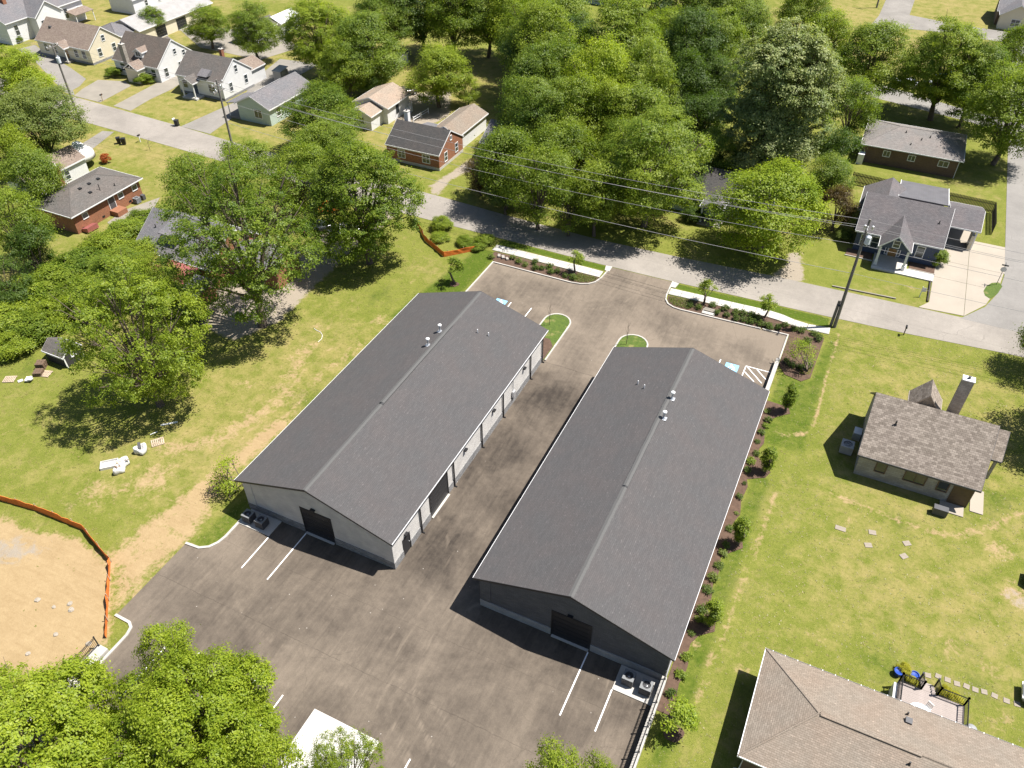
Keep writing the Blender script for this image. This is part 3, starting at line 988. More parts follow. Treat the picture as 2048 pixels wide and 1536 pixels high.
slab_poly('driveway', gpx((227, 212), (261, 222), (300, 199), (345, 178), (375, 158), (348, 150), (310, 168)), M_CONCOLD, .036)
slab_poly('driveway', gpx((148, 192), (200, 205), (262, 172), (250, 163), (196, 160), (165, 178)), M_CONCOLD, .037)
slab_poly('driveway', gpx((150, 192), (128, 184), (60, 112), (30, 100), (70, 90), (90, 105), (140, 135), (172, 158), (160, 172), (146, 180)), M_DRIVE, .033)
slab_poly('driveway', gpx((362, 253), (420, 268), (480, 225), (540, 180), (600, 150), (640, 128), (560, 118), (520, 150), (480, 200)), M_DRIVE, .033)
slab_poly('driveway', gpx((160, 290), (205, 262), (228, 264), (195, 290), (172, 308), (155, 305)), M_DRIVE, .033)
slab_poly('driveway', gpx((175, 62), (235, 45), (300, 20), (330, 10), (340, 18), (260, 55), (215, 85)), M_DRIVE, .033)
slab_poly('driveway', gpx((360, 60), (430, 55), (560, 70), (600, 95), (520, 120), (400, 95)), M_CONCOLD, .035)
slab_poly('garden_path', gpx((985, 350), (1040, 365), (1045, 375), (985, 362)), M_CONC, .035)
slab_poly('yard_path', gpx((250, 420), (320, 395), (300, 430), (250, 452), (225, 460), (215, 445)), M_CONCOLD, .035)

# ------------------------------------------------------------------ building helpers
def window(parent, side, u, z, w, h, face, mat=None, rails=1, mull=0, glass=None, proud=.05):
    """side: S,N (u along x) or E,W (u along y), face = plane coordinate of the wall"""
    fr, pn = MB(), MB()
    b = .09

    def put(m, u0, u1, z0, z1, d0, d1):
        s = -1 if side in 'SW' else 1
        lo, hi = sorted((face + s * d0, face + s * d1))
        if side in 'SN':
            m.box(u0, u1, lo, hi, z0, z1)
        else:
            m.box(lo, hi, u0, u1, z0, z1)
    put(fr, u - w / 2 - b, u - w / 2, z - h / 2 - b, z + h / 2 + b, -.05, proud)
    put(fr, u + w / 2, u + w / 2 + b, z - h / 2 - b, z + h / 2 + b, -.05, proud)
    put(fr, u - w / 2, u + w / 2, z + h / 2, z + h / 2 + b, -.05, proud - .002)
    put(fr, u - w / 2 - .03, u + w / 2 + .03, z - h / 2 - b, z - h / 2, -.05, proud + .03)
    for i in range(rails):
        zz = z - h / 2 + h * (i + 1) / (rails + 1)
        put(fr, u - w / 2, u + w / 2, zz - .03, zz + .03, -.05, proud - .012)
    for i in range(mull):
        uu = u - w / 2 + w * (i + 1) / (mull + 1)
        put(fr, uu - .03, uu + .03, z - h / 2, z + h / 2, -.05, proud - .016)
    put(pn, u - w / 2, u + w / 2, z - h / 2, z + h / 2, -.05, proud - .035)
    f = fr.build('window', mat or M_TRIM, parent)
    pn.build('pane', glass or M_GLASS, f)
    return f


def door(parent, side, u, w, h, face, mat, frame=M_TRIM, z0=.0):
    fr, dm = MB(), MB()

    def put(m, u0, u1, za, zb, d0, d1):
        s = -1 if side in 'SW' else 1
        lo, hi = sorted((face + s * d0, face + s * d1))
        if side in 'SN':
            m.box(u0, u1, lo, hi, za, zb)
        else:
            m.box(lo, hi, u0, u1, za, zb)
    put(dm, u - w / 2, u + w / 2, z0, z0 + h, -.05, .02)
    d = dm.build('door', mat, parent)
    put(fr, u - w / 2 - .08, u - w / 2, z0, z0 + h + .08, -.05, .05)
    put(fr, u + w / 2, u + w / 2 + .08, z0, z0 + h + .08, -.05, .05)
    put(fr, u - w / 2, u + w / 2, z0 + h, z0 + h + .08, -.05, .048)
    fr.build('frame', frame, d)
    k = MB()
    put(k, u + w / 2 - .14, u + w / 2 - .08, z0 + 1.0, z0 + 1.06, .02, .07)
    k.build('handle', M_GALV, d)
    return d


def overhead_door(parent, side, u, w, h, face, n=6):
    """sectional door set back in the wall with a dark surround, each section a panel"""
    fr = MB()

    def put(m, u0, u1, za, zb, d0, d1):
        s = -1 if side in 'SW' else 1
        lo, hi = sorted((face + s * d0, face + s * d1))
        if side in 'SN':
            m.box(u0, u1, lo, hi, za, zb)
        else:
            m.box(lo, hi, u0, u1, za, zb)
    put(fr, u - w / 2 - .1, u - w / 2, 0, h + .1, -.05, .05)
    put(fr, u + w / 2, u + w / 2 + .1, 0, h + .1, -.05, .05)
    put(fr, u - w / 2, u + w / 2, h, h + .1, -.05, .048)
    f = fr.build('overhead_door', M_BLACK, parent)
    ph = h / n
    for i in range(n):
        p = MB()
        put(p, u - w / 2, u + w / 2, i * ph + .012, (i + 1) * ph - .012, -.05, .012)
        put(p, u - w / 2 + .15, u + w / 2 - .15, i * ph + .1, (i + 1) * ph - .1, 0, .026)
        p.build('panel', M_DOORBLK, f)
    s = MB()
    put(s, u - w / 2, u + w / 2, .0, .10, .02, .22)
    s.build('threshold', M_CONC, f)
    return f


# ------------------------------------------------------------------ the two long warehouses
HE, HR = 4.05, 6.71


def warehouse(name, label, x0, x1, y0, y1, wall, plinth, lit_side, doors):
    root = thing(name, label, 'building', ((x0 + x1) / 2, (y0 + y1) / 2, 0))
    hw, hl = (x1 - x0) / 2, (y1 - y0) / 2
    ox, oy = .38, .45
    sl = (HR - HE) / hw
    wx, wy = hw - ox, hl - oy
    zt = HE + ox * sl - .2
    # walls: a pentagon section extruded along y
    mb = MB()
    prof = [(-wx, 0), (wx, 0), (wx, zt), (0, HR - .2), (-wx, zt)]
    n = 5
    mb.V = [(a, -wy, b) for a, b in prof] + [(a, wy, b) for a, b in prof]
    mb.F = [(0, 1, 2, 3, 4), (9, 8, 7, 6, 5)] + [(i, i + 5, (i + 1) % 5 + 5, (i + 1) % 5) for i in range(5)]
    mb.build('wall', wall, root)
    # plinth course, broken at the door openings, standing 6 cm proud
    pm = MB()

    def runs(lo, hi, gaps):
        out = [(lo, hi)]
        for a, b in gaps:
            out = [r for s, e in out for r in ((s, min(e, a)), (max(s, b), e)) if r[1] - r[0] > .05]
        return out
    for side in 'SNEW':
        gaps = [(d[1] - d[2] / 2 - .1, d[1] + d[2] / 2 + .1) for d in doors if d[0] == side]
        if side in 'SN':
            s = -1 if side == 'S' else 1
            for a, b in runs(-wx - .06, wx + .06, gaps):
                lo, hi = sorted((s * (wy - .02), s * (wy + .06)))
                pm.box(a, b, lo, hi, 0, .85)
        else:
            s = -1 if side == 'W' else 1
            for a, b in runs(-wy + .02, wy - .02, gaps):
                lo, hi = sorted((s * (wx - .02), s * (wx + .06)))
                pm.box(lo, hi, a, b, 0, .853)
    pm.build('plinth', plinth, root)
    # shallow corner piers on the gable ends
    for sx in (-1, 1):
        for sy in (-1, 1):
            pr = MB()
            xa, xb = sorted((sx * (wx + .03), sx * (wx - .9)))
            ya, yb = sorted((sy * (wy - .02), sy * (wy + .045)))
            pr.box(xa, xb, ya, yb, .86, zt)
            pr.build('corner_pier', wall, root)
    # roof: two slabs
    rf = MB()
    sec = [(-hw, HE), (0, HR), (hw, HE), (hw, HE - .16), (0, HR - .18), (-hw, HE - .16)]
    k = 6
    rf.V = [(a, -hl, b) for a, b in sec] + [(a, hl, b) for a, b in sec]
    rf.F = [(5, 4, 3, 2, 1, 0), (6, 7, 8, 9, 10, 11)] + [(i, (i + 1) % 6, (i + 1) % 6 + 6, i + 6) for i in range(6)]
    roof = rf.build('roof', M_SHINGLE, root)
    # ridge caps, overlapped one by one
    cap = MB()
    a = math.atan(sl)
    q = .21
    cap.V = [(-q, 0, -q * sl + .012), (0, 0, .012), (q, 0, -q * sl + .012), (-q, .34, -q * sl + .035), (0, .34, .04), (q, .34, -q * sl + .035), (-q, 0, -q * sl - .02), (q, 0, -q * sl - .02), (-q, .34, -q * sl - .02), (q, .34, -q * sl - .02)]
    cap.F = [(0, 1, 4, 3), (1, 2, 5, 4), (6, 7, 2, 1, 0), (3, 4, 5, 9, 8), (6, 0, 3, 8), (2, 7, 9, 5)]
    cme = mesh_from('ridge_cap', cap.V, cap.F, M_RIDGE)
    nc = int((2 * hl - .1) / .3)
    for i in range(nc):
        link('ridge_cap', cme, roof, (random.uniform(-.012, .012), -hl + .02 + i * .3, HR + (.05 if hl * .42 > abs(-hl + i * .3 - .15 * hl) else 0.0)))
    # continuous vent under the caps in the middle run
    vm = MB()
    va, vb = .15 * hl - hl * .42, .15 * hl + hl * .42
    vm.V = [(-.23, va, HR - .23 * sl - .01), (.23, va, HR - .23 * sl - .01), (.23, va, HR - .23 * sl + .045), (0, va, HR + .05), (-.23, va, HR - .23 * sl + .045)]
    vm.V += [(x, vb, z) for x, y, z in vm.V]
    vm.F = [(0, 1, 2, 3, 4), (9, 8, 7, 6, 5)] + [(i, i + 5, (i + 1) % 5 + 5, (i + 1) % 5) for i in range(5)]
    vm.build('ridge_vent', M_BLACK, roof)
    # drip edge and gutters
    for s in (-1, 1):
        d = MB()
        xa, xb = sorted((s * (hw + .003), s * (hw + .035)))
        d.box(xa, xb, -hl + .01, hl - .01, HE - .12, HE + .008)
        d.build('drip_edge', M_TRIM, root)
        gm = MB()
        xa, xb = sorted((s * (hw - .10), s * (hw - .01)))
        gm.box(xa, xb, -hl + .06, hl - .06, HE - .30, HE - .165)
        gm.build('gutter', M_BLACK, root)
    for s in (-1, 1):
        for sy in (-1, 1):
            r = MB()
            ya, yb = sorted((sy * (hl + .004), sy * (hl + .03)))
            p = [(s * hw, HE - .19), (0, HR - .21), (0, HR - .005), (s * hw, HE - .005)]
            if s > 0:
                p = p[::-1]
            r.V = [(q[0], ya, q[1]) for q in p] + [(q[0], yb, q[1]) for q in p]
            r.F = [(0, 1, 2, 3), (7, 6, 5, 4)] + [(i, i + 4, (i + 1) % 4 + 4, (i + 1) % 4) for i in range(4)]
            r.build('rake_board', M_BLACK, root)
    return root, wx, wy, zt


def wall_light(parent, c, side):
    mb = MB()
    s = -1 if side == 'S' else 1
    if side == 'S':
        mb.box(c[0] - .22, c[0] + .22, c[1] - .26, c[1], c[2] - .06, c[2] + .08)
        mb.box(c[0] - .1, c[0] + .1, c[1] - .1, c[1] + .02, c[2] - .2, c[2] - .06)
    else:
        mb.box(c[0], c[0] + .28, c[1] - .2, c[1] + .2, c[2] - .06, c[2] + .08)
        mb.box(c[0], c[0] + .1, c[1] - .1, c[1] + .1, c[2] - .2, c[2] - .06)
    return mb.build('wall_light', M_BLACK, parent)


AX0, AX1, AY0, AY1 = -41.94, -25.86, 31.49, 62.96
BX0, BX1, BY0, BY1 = -18.49, -2.34, 31.52, 63.26
acx, acy = (AX0 + AX1) / 2, (AY0 + AY1) / 2
bcx, bcy = (BX0 + BX1) / 2, (BY0 + BY1) / 2
A, wx, wy, zt = warehouse('warehouse', 'long charcoal-roofed warehouse with pale grey block walls, left of the alley', AX0, AX1, AY0, AY1, M_BRICKLT, M_PLINTHDK, 'E',
                          [('S', -33.85 - acx, 3.0), ('E', 39.55 - acy, 3.1), ('E', 33.93 - acy, .98)])
overhead_door(A, 'S', -33.85 - acx, 3.0, 3.3, -wy)
overhead_door(A, 'E', 39.55 - acy, 3.1, 3.1, wx)
door(A, 'E', 33.93 - acy, .98, 2.05, wx, M_DOORBLK, M_BLACK)
wall_light(A, (-33.95 - acx, -wy, 3.75), 'S')
for yy in (33.9, 44.5, 50.4, 57.5):
    wall_light(A, (wx, yy - acy, 2.75 if yy > 40 else 2.5), 'E')
for yy in (36.25, 42.2, 47.8, 52.5, 59.1, 62.2):
    mb = MB()
    mb.box(wx + .062, wx + .17, yy - acy - .055, yy - acy + .055, .12, 3.7)
    mb.box(wx + .062, wx + .36, yy - acy - .055, yy - acy + .055, .0, .118)
    mb.build('downspout', M_BLACK, A)
mb = MB()
mb.box(wx + .065, wx + .28, 54.6 - acy, 55.05 - acy, 1.0, 1.75)
mb.box(wx + .065, wx + .13, 54.8 - acy, 54.86 - acy, 1.75, 3.6)
mb.build('electric_box', M_GALV, A)
B, wxb, wyb, ztb = warehouse('warehouse', 'long charcoal-roofed warehouse with charcoal block walls, right of the alley', BX0, BX1, BY0, BY1, M_BRICKDK, M_PLINTHLT, 'E',
                             [('S', -10.33 - bcx, 3.1), ('W', 41.0 - bcy, 3.1)])
overhead_door(B, 'S', -10.33 - bcx, 3.1, 3.25, -wyb)
overhead_door(B, 'W', 41.0 - bcy, 3.1, 3.1, -wxb)
wall_light(B, (-10.45 - bcx, -wyb, 3.6), 'S')
for yy in (34.0, 42.0, 50.0, 58.0):
    mb = MB()
    mb.box(-wxb - .17, -wxb - .062, yy - bcy - .055, yy - bcy + .055, .02, 3.7)
    mb.build('downspout', M_BLACK, B)

# pipes standing on the roofs
sl = (HR - HE) / ((AX1 - AX0) / 2)


def roof_z(x, x0, x1):
    c = (x0 + x1) / 2
    return HR - abs(x - c) * (HR - HE) / ((x1 - x0) / 2)


def flue(x, y, z, label, h=.85, r=.09):
    t = thing('roof_flue', label, 'flue', (x, y, z - .03), 0, 'flues on the warehouse roofs')
    mb = MB()
    mb.obox((0, 0, .05), (.5, .5, .03), 0, 0, 0)
    mb.lathe([(.2, .06), (.11, .2), (.1, .22)])
    mb.build('flashing', M_GALV, t)
    mb = MB()
    mb.lathe([(r, .1), (r, h - .12), (r, h - .1)])
    mb.build('pipe', M_GALV, t)
    mb = MB()
    mb.lathe([(r + .03, h - .12), (.19, h - .08), (.19, h + .05), (.08, h + .12), (.01, h + .13)])
    mb.build('cap', M_TRIM, t, smooth=False)


def stub(x, y, z, label):
    t = thing('vent_pipe', label, 'vent pipe', (x, y, z - .03), 0, 'small vent pipes on the warehouse roofs')
    MB().lathe([(.14, .02), (.07, .09), (.06, .1)]).build('flashing', M_DKGREY, t)
    MB().lathe([(.05, .05), (.05, .46), (.04, .47)]).build('pipe', M_TRIM, t)


flue(-34.5, 55.0, roof_z(-34.5, AX0, AX1), 'tall metal flue on left warehouse roof, the one farther from camera')
flue(-34.45, 52.5, roof_z(-34.45, AX0, AX1), 'tall metal flue on left warehouse roof, the one nearer the camera')
flue(-10.1, 55.2, roof_z(-10.1, BX0, BX1), 'tall metal flue on right warehouse roof, the one farther from camera')
flue(-10.0, 52.4, roof_z(-10.0, BX0, BX1), 'tall metal flue on right warehouse roof, the one nearer the camera')
stub(-31.35, 57.2, roof_z(-31.35, AX0, AX1), 'short white vent pipe on left warehouse roof, nearer the ridge')
stub(-30.3, 57.6, roof_z(-30.3, AX0, AX1), 'short white vent pipe on left warehouse roof, farther from the ridge')
stub(-13.9, 57.0, roof_z(-13.9, BX0, BX1), 'short white vent pipe on right warehouse roof, farther from the ridge')
stub(-13.1, 56.4, roof_z(-13.1, BX0, BX1), 'short white vent pipe on right warehouse roof, nearer the ridge')


# air conditioners on pads
M_TOPF = plain('condenser_top', (.16, .165, .17), .5, .1, 3, 0)


def condenser(x, y, label, s=.86, h=.92, z=.1, mat=None, group='condensers behind the warehouses', rz=0.0):
    t = thing('air_conditioner', label, 'condenser', (x, y, z), rz, group)
    a = s / 2
    mb = MB()
    for i in range(9):                                  # louvred sides
        zz = .06 + i * (h - .16) / 9
        mb.box(-a, a, -a, a, zz, zz + (h - .16) / 9 - .025)
    mb.box(-a + .02, a - .02, -a + .02, a - .02, .03, h - .1)
    mb.build('casing', mat or M_DKGREY, t)
    mb = MB()
    k = a * .72
    n = 16
    ri = [(k * math.cos(2 * math.pi * i / n), k * math.sin(2 * math.pi * i / n)) for i in range(n)]
    ro = [(a * max(-1, min(1, 1.42 * math.cos(2 * math.pi * i / n))), a * max(-1, min(1, 1.42 * math.sin(2 * math.pi * i / n)))) for i in range(n)]
    mb.V = [(p[0], p[1], h - .08) for p in ro] + [(p[0], p[1], h) for p in ro] + [(p[0], p[1], h) for p in ri] + [(p[0], p[1], h - .12) for p in ri]
    for i in range(n):
        j = (i + 1) % n
        mb.F += [(i, j, n + j, n + i), (n + i, n + j, 2 * n + j, 2 * n + i), (2 * n + i, 2 * n + j, 3 * n + j, 3 * n + i)]
    mb.build('top_frame', M_TOPF if mat is None else mat, t)
    mb = MB()
    for q in range(5):
        an = q * 2 * math.pi / 5
        mb.obox((math.cos(an) * k * .5, math.sin(an) * k * .5, h - .15), (k * .8, k * .42, .015), an, .35)
    mb.lathe([(.1, h - .2), (.1, h - .08), (.05, h - .06)], n=10)
    mb.build('fan', M_GALV, t)
    mb = MB()
    for q in range(4):
        r = k * (q + 1) / 4.2
        mb.tube([(r * math.cos(2 * math.pi * i / 14), r * math.sin(2 * math.pi * i / 14), h + .005) for i in range(15)], .008, 4)
    for q in range(6):
        an = q * math.pi / 3
        mb.tube([(0, 0, h + .006), (k * math.cos(an), k * math.sin(an), h + .006)], .008, 4)
    mb.build('grille', M_BLACK, t)
    return t


for x0, x1, y0, y1, lab in ((-41.4, -38.05, 30.05, 31.85, 'concrete slab under the condensers of the left warehouse'), (-6.05, -3.0, 29.7, 31.85, 'concrete slab under the condensers of the right warehouse')):
    mb = MB()
    mb.box(x0, x1, y0, y1, -.03, .10)
    tag(mb.build('equipment_pad', M_CONC), lab, 'pad')
condenser(-40.7, 30.75, 'condenser behind left warehouse, the one at the grass edge')
condenser(-39.25, 30.75, 'condenser behind left warehouse, the one nearer its overhead door')
condenser(-5.15, 30.75, 'condenser behind right warehouse, the one nearer its overhead door')
condenser(-3.75, 30.6, 'condenser behind right warehouse, the one beside the retaining wall')

# ------------------------------------------------------------------ retaining walls and iron fences
def iron_fence(label, p0, p1, z0, h=1.05, bay=1.9):
    p0, p1 = Vector((*p0, z0)), Vector((*p1, z0))
    L = (p1 - p0).length
    rz = math.atan2(p1.y - p0.y, p1.x - p0.x)
    t = thing('iron_fence', label, 'fence', p0, rz)
    nb = max(1, round(L / bay))
    for i in range(nb + 1):
        x = L * i / nb
        mb = MB()
        mb.box(x - .04, x + .04, -.04, .04, 0, h + .08)
        mb.box(x - .055, x + .055, -.055, .055, h + .08, h + .12)
        mb.box(x - .08, x + .08, -.08, .08, 0, .02)
        mb.build('post', M_BLACK, t)
    for i in range(nb):
        a, b = L * i / nb + .04, L * (i + 1) / nb - .04
        mb = MB()
        for zz in (.1, h - .17, h - .02):
            mb.box(a, b, -.018, .018, zz, zz + .035)
        k = int((b - a) / .115)
        for j in range(1, k):
            x = a + (b - a) * j / k
            mb.box(x - .011, x + .011, -.011, .011, .02, h + .0)
        mb.build('railing_panel', M_BLACK, t)


def ret_wall(label, x0, x1, y0, y1, h0, h1=None):
    mb = MB()
    h1 = h0 if h1 is None else h1
    mb.V = [(x0, y0, -.03), (x1, y0, -.03), (x1, y1, -.03), (x0, y1, -.03), (x0, y0, h0), (x1, y0, h0), (x1, y1, h1), (x0, y1, h1)]
    mb.F = [(0, 3, 2, 1), (4, 5, 6, 7), (0, 1, 5, 4), (1, 2, 6, 5), (2, 3, 7, 6), (3, 0, 4, 7)]
    return tag(mb.build('retaining_wall', M_KERB), label, 'wall')


ret_wall('pale concrete retaining wall carrying an iron railing beside the condensers', -2.92, -2.56, 5, 31.8, 1.0)
iron_fence('black iron railing along the retaining wall by the right warehouse', (-2.70, 31.6), (-2.70, 6), 1.0)
ret_wall('pale concrete wall beside the hatched accessible bay', -2.95, -2.56, 63.6, 73.2, 1.05, .75)
ret_wall('low pale block wall in front of the lime trees by the bare soil', -43.15, -42.15, 9, 15.9, .35)
iron_fence('short black iron railing above the bare soil, lower left', (-43.0, 9.2), (-43.0, 15.8), .35, 1.1, 1.65)

# ------------------------------------------------------------------ houses
def gable_part(parent, L, W, he, hr, wall, roof, ov=.35, og=.25, z0=0.0, trim=M_TRIM, found=None, cx=0.0, cy=0.0, th=0, names=('wall', 'roof'), rake=True, thick=.14):
    """gabled volume with ridge along local x, rotated th (0/90) about (cx, cy)"""
    def T(mb):
        if th == 90:
            mb.V = [(cx - v[1], cy + v[0], v[2]) for v in mb.V]
        else:
            mb.V = [(cx + v[0], cy + v[1], v[2]) for v in mb.V]
        return mb
    s = (hr - he) / (W / 2)
    wl, ww = L / 2 - og, W / 2 - ov
    zt = he + ov * s - thick - .02
    if wall:
        mb = MB()
        mb.extr_x([(-ww, z0), (ww, z0), (ww, zt), (0, hr - thick - .03), (-ww, zt)], -wl, wl)
        T(mb).build(names[0], wall, parent)
    if found:
        mb = MB()
        mb.box(-wl - .03, wl + .03, -ww - .03, ww + .03, z0 - .02, z0 + .45)
        T(mb).build('foundation', found, parent)
    mb = MB()
    mb.extr_x([(-W / 2, he), (0, hr), (W / 2, he), (W / 2, he - thick), (0, hr - thick - .02), (-W / 2, he - thick)], -L / 2, L / 2)
    r = T(mb).build(names[1], roof, parent)
    if trim:
        for sy in (-1, 1):
            mb = MB()
            a, b = sorted((sy * (W / 2 + .004), sy * (W / 2 + .05)))
            mb.box(-L / 2, L / 2, a, b, he - thick - .05, he - .006)
            T(mb).build('gutter', trim, parent)
        if rake:
            for sx in (-1, 1):
                mb = MB()
                a, b = sorted((sx * (L / 2 + .003), sx * (L / 2 + .035)))
                mb.extr_x([(-W / 2, he - .02), (0, hr - .02), (W / 2, he - .02), (W / 2, he - thick - .06), (0, hr - thick - .08), (-W / 2, he - thick - .06)], a, b)
                T(mb).build('rake_board', trim, parent)
    return r, wl, ww, zt


def hip_part(parent, L, W, he, hr, ins, wall, roof, ov=.4, trim=M_TRIM, th=0, cx=0.0, cy=0.0, z0=0.0):
    def T(mb):
        if th == 90:
            mb.V = [(cx - v[1], cy + v[0], v[2]) for v in mb.V]
        else:
            mb.V = [(cx + v[0], cy + v[1], v[2]) for v in mb.V]
        return mb
    l, w = L / 2, W / 2
    if wall:
        mb = MB()
        mb.box(-l + ov, l - ov, -w + ov, w - ov, z0, he - .13)
        T(mb).build('wall', wall, parent)
    mb = MB()
    mb.V = [(-l, -w, he), (l, -w, he), (l, w, he), (-l, w, he), (-l + ins, 0, hr), (l - ins, 0, hr), (-l, -w, he - .13), (l, -w, he - .13), (l, w, he - .13), (-l, w, he - .13)]
    mb.F = [(0, 1, 5, 4), (1, 2, 5), (2, 3, 4, 5), (3, 0, 4), (0, 6, 7, 1), (1, 7, 8, 2), (2, 8, 9, 3), (3, 9, 6, 0), (6, 9, 8, 7)]
    r = T(mb).build('roof', roof, parent)
    if trim:
        mb = MB()
        for a in (-1, 1):
            p, q = sorted((a * (w + .004), a * (w + .06)))
            mb.box(-l, l, p, q, he - .15, he - .008)
            p, q = sorted((a * (l + .004), a * (l + .06)))
            mb.box(p, q, -w - .06, w + .06, he - .152, he - .01)
        T(mb).build('gutter', trim, parent)
        # hip and ridge caps
    cm = MB()
    for (a, b) in (((-l, -w, he), (-l + ins, 0, hr)), ((l, -w, he), (l - ins, 0, hr)), ((l, w, he), (l - ins, 0, hr)), ((-l, w, he), (-l + ins, 0, hr)), ((-l + ins, 0, hr), (l - ins, 0, hr))):
        cm.tube([Vector(a) + Vector((0, 0, -.03)), Vector(b) + Vector((0, 0, -.03))], .09, 6)
    T(cm).build('hip_cap', roof, r)
    return r


def chimney(parent, x, y, z0, z1, w, d, mat, cap=M_CONC, flue=True):
    mb = MB()
    mb.box(x - w / 2, x + w / 2, y - d / 2, y + d / 2, z0, z1)
    c = mb.build('chimney', mat, parent)
    mb = MB()
    mb.box(x - w / 2 - .05, x + w / 2 + .05, y - d / 2 - .05, y + d / 2 + .05, z1, z1 + .1)
    mb.build('chimney_cap', cap, c)
    if flue:
        MB().lathe([(.13, 0), (.13, .25), (.1, .26)], (x, y, z1 + .1), 8).build('flue', M_DKGREY, c)
    return c


def roof_vent(parent, x, y, z, r=.06, h=.4, mat=None):
    MB().lathe([(r * 2.2, -.05), (r, .08), (r, h), (r * .8, h + .01)], (x, y, z), 8).build('vent_pipe', mat or M_BLACK, parent)


def box_vent(parent, x, y, z):
    mb = MB()
    mb.obox((x, y, z + .06), (.42, .42, .14))
    mb.build('box_vent', M_BLACK, parent)


def zslope(y, W, he, hr):
    return hr - abs(y) * (hr - he) / (W / 2)


# --- tan-roofed cream house
H = thing('house', 'cream-sided house with plain brown gable roof and small porch, beside a pale drive', 'house', (-150.0, 111.8, 0))
r, wl, ww, zt = gable_part(H, 14.7, 8.6, 3.0, 6.25, M_CREAM, M_SHBROWN, .3, .15, trim=M_TRIM, found=M_PLINTHDK)
for u, z, w, h in ((-1.7, 1.8, .85, 1.4), (1.9, 1.8, .85, 1.4), (-.05, 4.1, .75, 1.0)):
    window(H, 'E', u, z, w, h, wl, None, 1)
for u in (-5.0, -2.6, 3.3, 5.4):
    window(H, 'S', u, 1.75, 1.0, 1.45, -ww, None, 1)
door(H, 'S', .6, 1.0, 2.1, -ww, M_WDOOR)
gable_part(H, 2.2, 3.4, 2.95, 3.9, None, M_SHBROWN, .2, .1, cx=.5, cy=-4.6, th=90, names=('porch_wall', 'porch_roof'))
for x in (-.9, 1.9):
    MB().box(x - .08, x + .08, -5.45, -5.29, 0, 2.8).build('porch_post', M_TRIM, H)
MB().box(-1.1, 2.1, -5.6, -4.05, 0, .35).build('porch_floor', M_CONCOLD, H)
mb = MB(); mb.box(-5.2, -4.6, -1.9, -1.5, zslope(1.7, 8.6, 3, 6.25) - .15, zslope(1.7, 8.6, 3, 6.25) + .22); mb.build('box_vent', M_DKGREY, H)

# --- white house with dormer and stone chimney
H = thing('house', 'white gabled house with brown-grey roof, twin-window dormer and rough stone chimney', 'house', (-129.6, 111.3, 0))
W_, L_, he_, hr_ = 10.0, 11.4, 2.8, 6.6
r, wl, ww, zt = gable_part(H, L_, W_, he_, hr_, M_WHITE, M_SHBRGREY, .3, .12)
for u, z, w, h in ((-3.0, 1.4, .9, 1.5), (.9, 1.4, 1.1, 1.6), (2.3, 3.5, .7, .9), (.2, 4.3, .7, .9)):
    window(H, 'E', u, z, w, h, wl, None, 1, 1 if w > 1 else 0)
gable_part(H, 2.6, 2.2, 4.7, 5.35, M_WHITE, M_SHBROWN, .15, .12, z0=3.6, cx=.5, cy=-2.7, th=90, names=('dormer_wall', 'dormer_roof'))
window(H, 'S', .5, 4.3, 1.1, .75, -2.7 - 1.3 + .12, None, 0, 1)
gable_part(H, 2.6, 3.4, 2.6, 3.7, None, M_SHBROWN, .2, .1, cx=1.0, cy=-5.8, th=90, names=('porch_wall', 'porch_roof'))
mb = MB(); mb.box(-.5, 2.5, -6.9, -6.7, 0, 2.6); mb.build('porch_front', M_CREAM, H)
mb = MB(); mb.box(2.3, 2.5, -6.7, -4.8, 0, 2.6); mb.build('porch_side', M_CREAM, H)
chimney(H, -1.6, -5.2, 0, 6.2, 1.0, .7, M_STCHIM)
window(H, 'S', 4.2, 1.6, 1.0, 1.3, -ww, None, 1)
window(H, 'S', -3.6, 1.6, 1.0, 1.3, -ww, None, 1)
gable_part(H, 3.2, 5.0, 2.7, 3.9, M_WHITE, M_SHGREY, .25, .12, cx=-3.0, cy=5.6, th=90, names=('rear_wall', 'rear_roof'))

# --- white cape house with grey roof
H = thing('house', 'white gabled house with plain grey roof and columned entry porch, beside the asphalt drive', 'house', (-112.4, 108.8, 0))
W_, L_, he_, hr_ = 8.6, 10.6, 3.3, 6.35
r, wl, ww, zt = gable_part(H, L_, W_, he_, hr_, M_WHITE, M_SHGREY, .3, .12, found=M_PLINTHDK)
for u, z, w, h in ((-1.9, 1.9, .8, 1.4), (2.2, 2.0, .8, 1.4), (.2, 4.5, .7, 1.1)):
    window(H, 'E', u, z, w, h, wl, None, 1)
gable_part(H, 2.6, 3.2, 3.0, 3.9, None, M_SHGREY, .2, .1, cx=-1.3, cy=-4.8, th=90, names=('porch_wall', 'porch_roof'))
for x in (-2.6, 0.0):
    MB().lathe([(.17, 0), (.14, .1), (.12, 2.7), (.17, 2.8)], (x, -5.8, .25), 10).build('porch_column', M_TRIM, H)
MB().box(-2.9, .4, -6.1, -4.0, 0, .3).build('porch_floor', M_CONC, H)
door(H, 'S', -1.3, 1.0, 2.1, -ww, M_NAVY, z0=.3)
window(H, 'S', -3.6, 1.8, 1.0, 1.4, -ww, None, 1)
window(H, 'S', 2.6, 1.8, 1.4, 1.4, -ww, None, 1, 1)
mb = MB(); mb.extr_x([(-1.5, 4.1), (0, 4.85), (.2, 4.8), (.2, 4.0)], .2, 2.4); mb.V = [(v[0], v[1] - 3.0, v[2] - .1) for v in mb.V]; mb.build('shed_dormer', M_SHMID, H)
chimney(H, 1.7, 1.2, 5, 7.1, .6, .6, M_BRICKRED)
gable_part(H, 4.6, 5.4, 2.8, 4.0, M_WHITE, M_SHBROWN, .25, .12, cx=2.2, cy=6.0, th=90, names=('rear_wall', 'rear_roof'))

